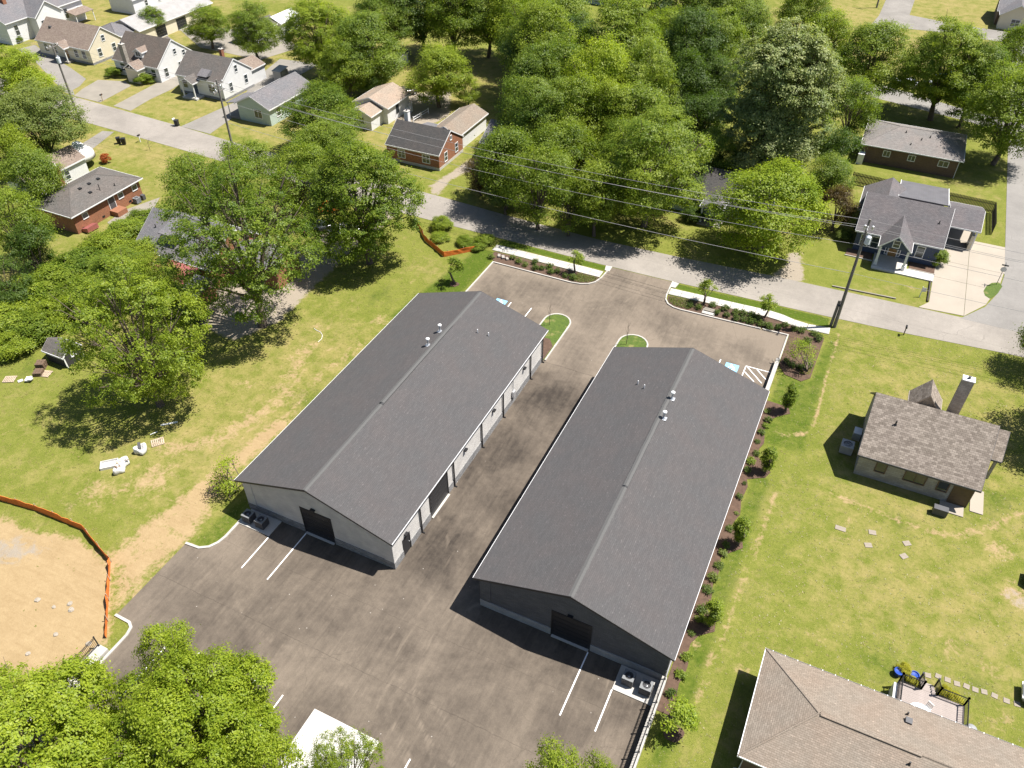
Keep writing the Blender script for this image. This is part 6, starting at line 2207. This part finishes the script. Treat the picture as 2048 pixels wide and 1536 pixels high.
# ------------------------------------------------------------------ utility poles and wires
def utility_pole(label, x, y, h, arm_z, arm_rz=0.0, transformer=None, bank=0, stub=False):
    t = thing('utility_pole', label, 'utility pole', (x, y, 0))
    MB().tube([(0, 0, -.3), (0, 0, h * .5), (0, 0, h)], [.2, .165, .125], 10).build('shaft', M_POLE, t)
    for k, z in enumerate(arm_z):
        mb = MB()
        mb.obox((0, 0, z), (.12, 2.4, .12), arm_rz)
        a = mb.build('crossarm', M_POLE, t)
        for u in (-1.05, -.45, 1.05):
            p = Matrix.Rotation(arm_rz, 3, 'Z') @ Vector((0, u, 0))
            MB().lathe([(.03, .06), (.05, .12), (.08, .18), (.05, .24), (.07, .28), (.03, .34)], (p.x, p.y, z), 8).build('insulator', M_TRIM, a)
    if transformer:
        z = transformer
        c = (.42, -.12, z)
        q = MB().lathe([(.26, 0), (.3, .05), (.3, .85), (.26, .92), (.1, .95)], c, 14).build('transformer', plain('transformer_grey', (.55, .58, .62), .4, .06, 2, 0), t)
        for an in (.6, 2.2):
            MB().lathe([(.05, 0), (.07, .08), (.04, .16), (.06, .2), (.02, .28)], (c[0] + .14 * math.cos(an), c[1] + .14 * math.sin(an), z + .93), 8).build('bushing', M_GALV, q)
        mb = MB(); mb.box(.1, .16, -.2, -.02, z + .2, z + .7); mb.build('bracket', M_DKGREY, t)
    for k in range(bank):
        an = k * 2.1
        MB().lathe([(.1, 0), (.13, .05), (.13, .5), (.05, .56)], (.5 * math.cos(an), .5 * math.sin(an), h - 1.2 - .3 * k), 10).build('arrester', M_GALV, t)
    if stub:
        MB().tube([(-.42, .12, -.2), (-.34, .1, 3.6)], [.17, .15], 8).build('stub_post', M_POLE, t)
        MB().lathe([(.32, 0), (.32, .06)], (-.2, .06, 3.0), 10).build('strap', M_DKGREY, t)
    return t


P1 = Vector((1.9, 82.7, 0))
P2 = g(474.5, 331)
P3 = g(165, 255)
utility_pole('tall utility pole with grey transformer at the end of the right sidewalk', P1.x, P1.y, 14.1, (13.2,), .02, 11.3, 2, True)
utility_pole('utility pole with insulator cluster across the street from the white cape house', P2.x, P2.y, 13.3, (12.6, 11.6), .02, None, 3)
utility_pole('utility pole with blue-grey transformer beside the asphalt drive, upper left', P3.x, P3.y, 13.7, (13.2,), .05, 10.8, 0)
utility_pole('distant utility pole on the bare ground by the top right road', -8.4, 213.0, 9.5, (9.0,), 1.3)


def wire(label, a, b, sag, r=.018):
    a, b = Vector(a), Vector(b)
    pts = []
    for i in range(25):
        f = i / 24
        p = a.lerp(b, f)
        p.z -= 4 * sag * f * (1 - f)
        pts.append(p)
    tag(MB().tube(pts, r, 5).build('overhead_wire', M_WIRE), label, 'wire', 'overhead wires along the street')


for nm, dz, dy, sag in (('highest wire, far side', 13.5, .95, 1.6), ('highest wire, near side', 13.5, -.95, 1.6), ('third wire from the top', 13.45, -.35, 1.9), ('middle wire', 11.0, 0, 1.7), ('lowest cable', 7.4, 0, 1.2)):
    z2 = dz * .935
    wire(f'{nm} strung between the tall right pole and the insulator-cluster pole', (P1.x, P1.y + dy, dz), (P2.x, P2.y + dy, z2), sag, .02 if dz > 8 else .026)
    wire(f'{nm} running from the tall right pole out of the right edge', (P1.x, P1.y + dy, dz), (P1.x + 60, P1.y + 3.5 + dy, dz), sag * .5)
    if dz > 13.4:
        wire(f'{nm} strung between the two upper left poles', (P2.x, P2.y + dy, z2), (P3.x, P3.y + dy, 13.5), .5)
        wire(f'{nm} running from the upper left pole out of the left edge', (P3.x, P3.y + dy, 13.5), (P3.x - 60, P3.y + 2 + dy, 13.3), .8)

# ------------------------------------------------------------------ orange barrier fences
def barrier(label, pts, h=.75, step=2.2, seed=1):
    rng = random.Random(seed)
    t = thing('barrier_fence', label, 'fence', (*pts[0], 0))
    ox, oy = pts[0]
    P = []
    for (x0, y0), (x1, y1) in zip(pts[:-1], pts[1:]):
        L = math.hypot(x1 - x0, y1 - y0)
        n = max(2, int(L / .5))
        for i in range(n):
            f = i / n
            P.append((x0 + (x1 - x0) * f - ox, y0 + (y1 - y0) * f - oy))
    P.append((pts[-1][0] - ox, pts[-1][1] - oy))
    mb = MB()
    for i, (x, y) in enumerate(P):
        j = rng.uniform(-.06, .06)
        hh = h + rng.uniform(-.14, .06)
        for z, o in ((0.02, -.02), (hh * .5, j), (hh, -j * 1.5 + .05)):
            mb.V.append((x + o, y + o * .6, z))
            mb.V.append((x + o + .025, y + o * .6 - .025, z))
    for i in range(len(P) - 1):
        q = i * 6
        mb.F += [(q, q + 6, q + 8, q + 2), (q + 2, q + 8, q + 10, q + 4), (q + 3, q + 9, q + 7, q + 1), (q + 5, q + 11, q + 9, q + 3), (q + 4, q + 10, q + 11, q + 5), (q + 1, q + 7, q + 6, q)]
    mb.build('mesh_fabric', M_RUST, t)
    for i in range(0, len(P), 4):
        x, y = P[i]
        MB().box(x - .025, x + .025, y + .04, y + .09, 0, h + .15).build('stake', M_WOOD, t)


barrier('long orange barrier fence around the bare soil, lower left', gpx((-40, 990), (0, 1000), (75, 1022), (167, 1060), (222, 1125), (214, 1276)), .85, seed=3)
barrier('short orange barrier fence beside the street left of the lot', gpx((832, 445), (850, 482), (888, 514), (957, 500)), .8, seed=4)

# ------------------------------------------------------------------ small things
def mailbox(label, x, y, rz, col, post):
    t = thing('mailbox', label, 'mailbox', (x, y, 0), rz, 'mailboxes along the street')
    MB().box(-.05, .05, -.05, .05, 0, 1.05).build('post', post, t)
    mb = MB()
    mb.extr_x([(-.1, 1.05), (.1, 1.05), (.1, 1.18), (.06, 1.26), (0, 1.28), (-.06, 1.26), (-.1, 1.18)], -.26, .26)
    b = mb.build('box', col, t)
    MB().box(.1, .12, -.11, -.1, 1.12, 1.32).build('flag', M_RUST, b)


mailbox('black mailbox on the near verge of the street, right side', 9.3, 84.6, 1.57, M_BLACK, M_BRICKBRN)
mailbox('white mailbox beside a dark bin at the street, upper left', *g(350, 251)[:2], 1.57, M_TRIM, M_TRIM)
mailbox('dark mailbox on the lawn across from the white cape house', *g(281, 284)[:2], 1.57, M_BLACK, M_TRIM)
mailbox('dark mailbox at the pale drive of the dormered white house', *g(206, 202)[:2], 1.57, M_BLACK, M_WOOD)


def bin_(label, x, y, rz, lean=0.0, z=0):
    t = thing('wheeled_bin', label, 'bin', (x, y, z), rz, 'wheeled bins in the yards')
    t.rotation_euler = (lean, 0, rz)
    mb = MB()
    mb.V = [(-.24, -.26, .05), (.24, -.26, .05), (.24, .26, .05), (-.24, .26, .05), (-.3, -.34, .98), (.3, -.34, .98), (.3, .34, .98), (-.3, .34, .98)]
    mb.F = [(0, 3, 2, 1), (4, 5, 6, 7), (0, 1, 5, 4), (1, 2, 6, 5), (2, 3, 7, 6), (3, 0, 4, 7)]
    mb.build('body', M_BLACK, t)
    MB().extr_x([(-.38, 1.0), (.36, 1.0), (.36, 1.05), (0, 1.1), (-.38, 1.05)], -.32, .32).build('lid', M_BLACK, t)
    for s in (-.27, .27):
        MB().tube([(s - .03, .3, .1), (s + .03, .3, .1)], .1, 10).build('wheel', M_DKGREY, t)


bin_('black wheeled bin beside the white mailbox', *g(355, 252)[:2], .3)
bin_('black wheeled bin on the dry lawn, left of the toppled pair', *g(239, 287)[:2], .8)
bin_('black wheeled bin on the dry lawn, right of the toppled pair', *g(249, 289)[:2], 2.2)

# road signs
t = thing('street_sign', 'dark post with round sign back and street name blades at the corner drive', 'sign', (18.7, 100.3, .05))
MB().tube([(0, 0, 0), (0, 0, 2.95)], .035, 6).build('post', M_DKGREY, t)
mb = MB(); mb.prism([(.36 * math.cos(rad(22.5 + 45 * i)), .36 * math.sin(rad(22.5 + 45 * i))) for i in range(8)], -.006, .006)
mb.V = [(v[0], v[2] - .05, v[1] + 2.25) for v in mb.V]; mb.build('sign_plate', M_GALV, t)
MB().box(-.38, .38, -.008, .008, 2.72, 2.9).build('name_blade', M_DKGREY, t)
MB().box(-.008, .008, -.38, .38, 2.9, 3.08).build('name_blade', M_DKGREY, t)
t = thing('yard_sign', 'slim white yard sign on the navy house lawn', 'sign', (10.3, 93.4, 0), .35)
MB().box(-.04, .04, -.04, .04, 0, 1.5).build('post', M_TRIM, t)
MB().box(.04, .5, -.012, .012, .8, 1.35).build('panel', M_BAG, t)
t = thing('edging_timber', 'pale landscape timber along the street edge of the navy house lawn', 'timber', (4.05, 91.45, 0), .07)
MB().box(-3.7, 3.7, -.09, .09, 0, .16).build('timber', M_CONCOLD, t)
t = thing('edging_wall', 'dark low border between navy house lawn and its concrete drive', 'border', (11.25, 94.8, 0))
MB().box(-.08, .08, -2.1, 2.7, -.02, .22).build('edging', M_WOODDK, t)
# storm drain inlet in the bed
t = thing('drain_inlet', 'concrete storm drain inlet in the right street bed', 'drain', (-12.0, 79.15, 0))
MB().box(-.75, .75, -.5, .5, 0, .16).build('throat', M_CONC, t)
MB().box(-.65, .65, .0, .62, .165, .28).build('lid', M_CONCOLD, t)
# stones near the sidewalk end, in the left bed
for i, (px, py, s) in enumerate(((998, 514, .32), (1006, 517, .35), (1014, 520, .3))):
    p = g(px, py)
    mb = MB(); mb.obox((0, 0, s * .45), (s * 1.1, s * 1.7, s * .9), .4 + .2 * i, .1, .15)
    tag(mb.build('boulder', M_GRAVEL, None, (p.x, p.y, .02)), ('leftmost grey edging stone near the sidewalk end', 'middle grey edging stone near the sidewalk end', 'rightmost grey edging stone near the sidewalk end')[i], 'stone', 'grey stones in the left street bed')
# stepping stones
for i, (x, y) in enumerate(((7.0, 52.55), (9.6, 53.3), (9.45, 51.7), (12.45, 53.35), (12.35, 51.8))):
    mb = MB(); mb.obox((0, 0, .02), (.62 if i else .9, .5, .06), .2 * i)
    tag(mb.build('stepping_stone', M_PAVER, None, (x, y, 0)), ('largest paver, leftmost in the lawn below the bungalow', 'upper left paver of the lawn square below the bungalow', 'lower left paver of the lawn square below the bungalow', 'upper right paver of the lawn square below the bungalow', 'lower right paver of the lawn square below the bungalow')[i], 'paver', 'pavers in the lawn below the bungalow')
path = [(14.75, 40.4), (15.05, 41.0), (15.75, 41.25), (16.4, 41.25), (17.05, 41.22), (17.7, 41.3), (18.3, 41.3), (18.9, 41.4), (19.6, 41.4), (20.4, 41.35), (21.1, 41.4)]
for i, (x, y) in enumerate(path):
    mb = MB(); mb.obox((0, 0, .02), (.42, .4, .05), .15 * math.sin(i * 2.1))
    tag(mb.build('stepping_stone', M_PAVER, None, (x, y, 0)), f'{ORD[i]} stepping stone of the path counting from the deck steps', 'paver', 'stepping stone path from the deck')

# black playhouse shed, pallets, sacks and rubble in the left field
t = thing('garden_shed', 'little black shed with white trim and arched window at the left field', 'shed', (-74.0, 40.1, 0))
r, wl, ww, zt = gable_part(t, 3.2, 2.6, 1.55, 2.45, plain('black_boards', (.035, .033, .035), .7, .2, 4, .2), M_SHGREY, .2, .12)
window(t, 'E', .1, 1.25, .55, .6, wl, None, 1, 1)
for s in (-1, 1):
    MB().box(wl - .02, wl + .03, s * ww - .07, s * ww + .07, 0, 1.6).build('corner_trim', M_TRIM, t)


def pallet(label, x, y, rz, z=0.0):
    t = thing('pallet', label, 'pallet', (x, y, z), rz, 'timber pallets in the field')
    for i in range(7):
        MB().box(-.6 + i * .18, -.48 + i * .18, -.5, .5, .1, .122).build('slat', M_WOOD, t)
    for y_ in (-.46, 0, .46):
        MB().box(-.6, .6, y_ - .045, y_ + .045, 0, .098).build('runner', M_WOOD, t)


pallet('flat pallet at the far left of the field beside white debris', -76.6, 34.9, .5)
pallet('pallet beside the brick stack near the black shed', -73.9, 37.2, .3)
pallet('pallet at the right end of the row of white sacks', -55.3, 34.6, .9)
for lab, x, y, z in (('taller stack of reddish pavers near the black shed', -75.2, 37.9, .75), ('lower stack of reddish pavers near the black shed', -74.5, 36.9, .55)):
    t = thing('paver_stack', lab, 'stack', (x, y, 0), .5)
    for k in range(int(z / .12)):
        for a in range(3):
            for b in range(3):
                MB().obox(((a - 1) * .31 + random.uniform(-.02, .02), (b - 1) * .31, .06 + k * .12), (.28, .28, .11), random.uniform(-.05, .05)).build('paver', M_BRICKBRN, t)


def sack(label, x, y, s, seed, col=M_BAG):
    """slumped bulk bag: squashed lump with folds and an open top"""
    rng = np.random.default_rng(seed)
    n, rings = 18, [(.1, 0), (1.0, .02), (1.12, .28), (1.05, .55), (.95, .7), (.7, .66), (.55, .45), (.1, .42)]
    mb = MB()
    ph = rng.uniform(0, 6, 3)
    for r, z in rings:
        for j in range(n):
            a = 2 * math.pi * j / n
            k = 1 + .1 * math.sin(3 * a + ph[0]) + .07 * math.sin(5 * a + ph[1] + z * 3) + rng.normal(0, .025)
            sq = 1 / max(abs(math.cos(a)), abs(math.sin(a))) ** .6
            mb.V.append((s * .5 * r * k * sq * math.cos(a), s * .5 * r * k * sq * math.sin(a), s * z * (1 + .18 * math.sin(2 * a + ph[2]))))
    for i in range(len(rings) - 1):
        for j in range(n):
            a0, a1 = i * n + j, i * n + (j + 1) % n
            mb.F.append((a0, a1, a1 + n, a0 + n))
    o = mb.build('sack', col, None, (x, y, 0), seed, True)
    return tag(o, label, 'sack', 'white bulk sacks in the field')


t = thing('plastic_tray', 'open white tray lying at the left end of the sack row', 'tray', (-57.2, 30.3, 0), .75)
MB().box(-.75, .75, -.45, .45, 0, .06).build('tray_base', M_BAG, t)
for x0, x1, y0, y1 in ((-.8, .8, -.5, -.45), (-.8, .8, .45, .5), (-.8, -.75, -.45, .45), (.75, .8, -.45, .45)):
    MB().box(x0, x1, y0, y1, 0, .3).build('tray_rim', M_BAG, t)
sack('white bulk sack spilling debris in the middle of the row', -56.05, 30.95, .95, 3)
sack('white bulk sack nearest the camera in the row', -55.75, 30.15, .9, 4)
sack('rounded white sack with a dark strap, upper part of the row', -55.8, 33.0, 1.0, 5)
rb = random.Random(12)
for i in range(7):
    mb = MB(); mb.obox((0, 0, .35 + .07 * i), (rb.uniform(.2, .5), rb.uniform(.08, .2), .04), rb.uniform(0, 3), rb.uniform(-.4, .4), rb.uniform(-.4, .4))
    tag(mb.build('debris_board', M_WOOD if i % 3 else M_BRICKBRN, None, (-56.0 + rb.uniform(-.5, .5), 30.6 + rb.uniform(-.6, .5), 0)), 'brown board scrap, ' + ('lowest', 'second lowest', 'third lowest', 'middle', 'third highest', 'second highest', 'topmost')[i] + ' on the white bulk sacks', 'debris', 'board scraps on the white sacks')
mb = MB(); mb.obox((0, 0, .66), (.28, .9, .09), .9, 0, .1)
tag(mb.build('dark_bundle', M_DKGREY, None, (-56.0, 33.1, 0)), 'dark rolled bundle lying on the rounded white sack', 'bundle')
mb = MB(); mb.obox((0, 0, .04), (1.6, .16, .08), .75)
tag(mb.build('plank', M_TRIM, None, (-56.2, 37.1, 0)), 'white board lying in the field above the white sacks', 'board')
mb = MB(); mb.obox((0, 0, .03), (.7, .08, .05), 1.1)
tag(mb.build('plank', M_TRIM, None, (-56.6, 35.4, 0)), 'tiny white offcut in the grass between board and pallet', 'board')
rng0 = random.Random(3)
for i in range(6):
    mb = MB(); mb.obox((0, 0, .08 + .05 * i), (rng0.uniform(.4, .8), rng0.uniform(.2, .5), .06), rng0.uniform(0, 3), rng0.uniform(-.2, .2), rng0.uniform(-.2, .2))
    tag(mb.build('scrap_sheet', M_BAG, None, (-74.9 + rng0.uniform(-.5, .5), 35.7 + rng0.uniform(-.5, .5), 0)), 'broken white panel, ' + ('lowest', 'second lowest', 'third lowest', 'third highest', 'second highest', 'topmost')[i] + ' in the heap beside the flat pallet', 'debris', 'broken white panels by the black shed')
tag(MB().tube([tuple(g(*p, .04)) for p in ((628, 657), (634, 661), (641, 664), (645, 671), (643, 678), (636, 684))], .035, 5).build('hose', M_BAG), 'pale hose curled on the field beside the left warehouse', 'hose')
# rocks on the bare soil
for i, (px, py, s, lab) in enumerate(((75, 1200, .5, 'pale rock on the bare soil near the left edge'), (108, 1214, .35, 'small pale rock right of the larger pale rock'), (140, 1208, .45, 'pale rock at the top of the rock cluster on bare soil'),
                                      (143, 1219, .5, 'pale rock at the bottom of the rock cluster on bare soil'), (56, 1308, .4, 'pale rock on bare soil above the lime tree'), (177, 1288, .45, 'pale rock beside the short iron railing'), (112, 1269, .4, 'pale rock midway between cluster and railing'))):
    p = g(px, py)
    rr = np.random.default_rng(i)
    mb = MB()
    mb.lathe([(s * .35, -.03), (s * .5, s * .08), (s * .38, s * .25), (s * .12, s * .3)], n=8)
    mb.V = [tuple(np.array(v) * rr.uniform(.75, 1.25, 3)) for v in mb.V]
    tag(mb.build('rock', M_CONCBUFF, None, (p.x, p.y, 0)), lab, 'rock', 'rocks on the bare soil')
# picnic tables
def picnic(label, x, y, rz):
    t = thing('picnic_table', label, 'table', (x, y, 0), rz, 'picnic tables by the gravel yard')
    for i in range(5):
        MB().box(-.9, .9, -.36 + i * .15, -.23 + i * .15, .72, .76).build('table_plank', M_CONC, t)
    for s in (-1, 1):
        MB().box(-.9, .9, s * .72 - .13, s * .72 + .13, .42, .46).build('bench', M_CONC, t)
        for x_ in (-.65, .65):
            MB().tube([(x_, s * .75, 0), (x_, s * .2, .72)], .045, 4).build('leg', M_WOOD, t)
picnic('weathered picnic table at the porch corner, nearer the grey-roofed house', -69.7, 57.6, .1)
picnic('weathered picnic table at the porch corner, nearer the gravel yard', -68.8, 56.4, .1)
# white rail fence behind brick cottage
t = thing('rail_fence', 'low white rail fence between brick cottage and small white house', 'fence', (*g(827, 245)[:2], 0))
q = g(857, 227) - g(827, 245)
for f in (0, .5, 1):
    MB().box(q.x * f - .06, q.x * f + .06, q.y * f - .06, q.y * f + .06, 0, 1.0).build('post', M_TRIM, t)
MB().tube([(0, 0, .85), (q.x, q.y, .85)], .05, 4).build('rail', M_TRIM, t)
MB().tube([(0, 0, .45), (q.x, q.y, .45)], .05, 4).build('rail', M_TRIM, t)
# satellite dish by the white house with brick chimney
t = thing('satellite_dish', 'large grey satellite dish beside the brown-roofed white house', 'dish', (*g(166, 322)[:2], 0))
MB().tube([(0, 0, 0), (0, 0, 2.4)], .05, 6).build('mast', M_DKGREY, t)
mb = MB(); mb.lathe([(.05, 0), (.45, .07), (.85, .28)], n=18); mb.V = [(v[0] * .8 + v[2] * .6, v[1], v[2] * .8 - v[0] * .6 + 2.4) for v in mb.V]
mb.build('reflector', M_GALV, t)


# cars
def car(label, x, y, rz, col, z=.03):
    t = thing('parked_car', label, 'car', (x, y, z), rz, 'cars parked about the houses')
    st = [(-2.25, .45, .75, .70), (-2.1, .32, .92, .80), (-1.5, .26, .98, .87), (-.8, .24, 1.0, .9), (.3, .24, 1.0, .9), (1.0, .24, .98, .9), (1.7, .26, .9, .86), (2.1, .32, .78, .78), (2.25, .45, .66, .66)]
    mb = MB()
    for xx, zb, zt_, hw in st:
        mb.V += [(xx, -hw * .96, zb), (xx, -hw, (zb + zt_) / 2), (xx, -hw * .95, zt_ - .04), (xx, -hw * .6, zt_ + .02), (xx, hw * .6, zt_ + .02), (xx, hw * .95, zt_ - .04), (xx, hw, (zb + zt_) / 2), (xx, hw * .96, zb)]
    for i in range(len(st) - 1):
        for j in range(8):
            a, b = i * 8 + j, i * 8 + (j + 1) % 8
            mb.F.append((a, b, b + 8, a + 8))
    mb.F += [tuple(range(8))[::-1], tuple(range(8 * 8, 9 * 8))]
    mb.build('body', col, t, smooth=True)
    cab = MB()
    cs = [(-1.75, .98, .74), (-1.05, 1.42, .62), (.2, 1.46, .62), (1.05, .98, .74)]
    for xx, z_, hw in cs:
        cab.V += [(xx, -hw, z_), (xx, hw, z_)]
    cab.V += [(-1.75, -.78, .9), (-1.75, .78, .9), (1.05, -.78, .9), (1.05, .78, .9)]
    cab.F = [(0, 2, 3, 1), (4, 6, 7, 5), (0, 8, 10, 6, 4, 2), (1, 3, 5, 7, 11, 9), (0, 1, 9, 8), (6, 10, 11, 7)]
    c = cab.build('window_band', M_GLASS, t)
    rf = MB()
    rf.V = [(-1.08, -.63, 1.43), (-1.08, .63, 1.43), (.22, .63, 1.475), (.22, -.63, 1.475), (-.4, -.55, 1.5), (-.4, .55, 1.5)]
    rf.F = [(0, 4, 5, 1), (4, 3, 2, 5), (0, 3, 4), (1, 5, 2)]
    rf.build('roof', col, t)
    for xx in (-1.4, 1.4):
        for s in (-1, 1):
            w = MB().tube([(xx, s * .66, .32), (xx, s * .9, .32)], .32, 16).build('wheel', M_BLACK, t)
            MB().tube([(xx, s * .89, .32), (xx, s * .915, .32)], .19, 10).build('rim', M_GALV, w)
    for s in (-1, 1):
        MB().obox((2.19, s * .55, .62), (.12, .34, .12)).build('headlight', M_TRIM, t)
        MB().obox((-2.2, s * .55, .72), (.1, .3, .12)).build('tail_light', M_REDRF, t)


C_SIL = carpaint('paint_silver', (.42, .43, .44))
C_BRN = carpaint('paint_bronze', (.12, .10, .085))
C_WHT = carpaint('paint_white', (.72, .73, .75))
C_DRK = carpaint('paint_dark', (.03, .032, .04))
C_BLU = carpaint('paint_blue', (.10, .22, .42))
car('silver car whose nose enters the right edge by the stepping stones', 23.45, 42.3, 3.14, C_SIL)
car('dark car whose end enters the right edge below the worn path', 23.75, 53.3, 3.0, C_DRK)
car('bronze car parked behind the small white beige-roofed house', *g(812, 190)[:2], 1.0, C_BRN)
car('white car half hidden in the gravel yard under trees', *g(692, 470)[:2], .9, C_WHT)
car('dark car in the gravel yard left of the white car', *g(640, 462)[:2], .9, C_DRK)
for i, (px, py, c, lab) in enumerate(((1810, 172, C_WHT, 'white car beyond the back street, first from the left'), (1850, 178, C_SIL, 'silver car beyond the back street, second from the left'), (1905, 185, C_WHT, 'white car beyond the back street, third from the left'),
                                      (1895, 160, C_BLU, 'blue car beyond the back street, farthest row'))):
    p = g(px, py)
    car(lab, p.x, p.y, 2.8 + .2 * i, c)
# orange barrier heap glimpsed through leaves
t = thing('barrier_heap', 'bright orange heap glimpsed through leaves beside the gravel yard', 'heap', (*g(655, 425)[:2], 0))
rr = random.Random(9)
for i in range(9):
    MB().obox((rr.uniform(-1, 1), rr.uniform(-.8, .8), .35 + rr.uniform(0, 1.3)), (1.1, .5, .5), rr.uniform(0, 3), rr.uniform(-.5, .5)).build('barrier', M_RUST, t)
# house at the top right corner
H = thing('house', 'grey-roofed brick house with beige gable cut by the top right corner', 'house', (22.5, 216.5, 0))
r, wl, ww, zt = gable_part(H, 13, 11, 2.9, 5.6, M_BRICKBRN, M_SHMID, .4, .3)
gable_part(H, 6, 7, 2.9, 5.2, M_CREAM, M_SHMID, .35, .3, cx=-2.5, cy=-5.2, th=90, names=('front_wall', 'front_roof'))
window(H, 'S', -2.5, 1.5, 1.6, 1.3, -5.2 - 3 + .3, None, 1, 1)
# bright objects beyond the back street: a white trailer
t = thing('utility_trailer', 'white box trailer beyond the back street at the right', 'trailer', (*g(1950, 178)[:2], 0), -.3)
MB().box(-2.6, 2.6, -1.1, 1.1, .5, 2.6).build('body', M_BAG, t)
for s in (-1, 1):
    MB().tube([(0, s * .95, .35), (0, s * 1.15, .35)], .35, 12).build('wheel', M_BLACK, t)
MB().tube([(2.6, 0, .55), (3.8, 0, .5)], .06, 6).build('tow_bar', M_DKGREY, t)
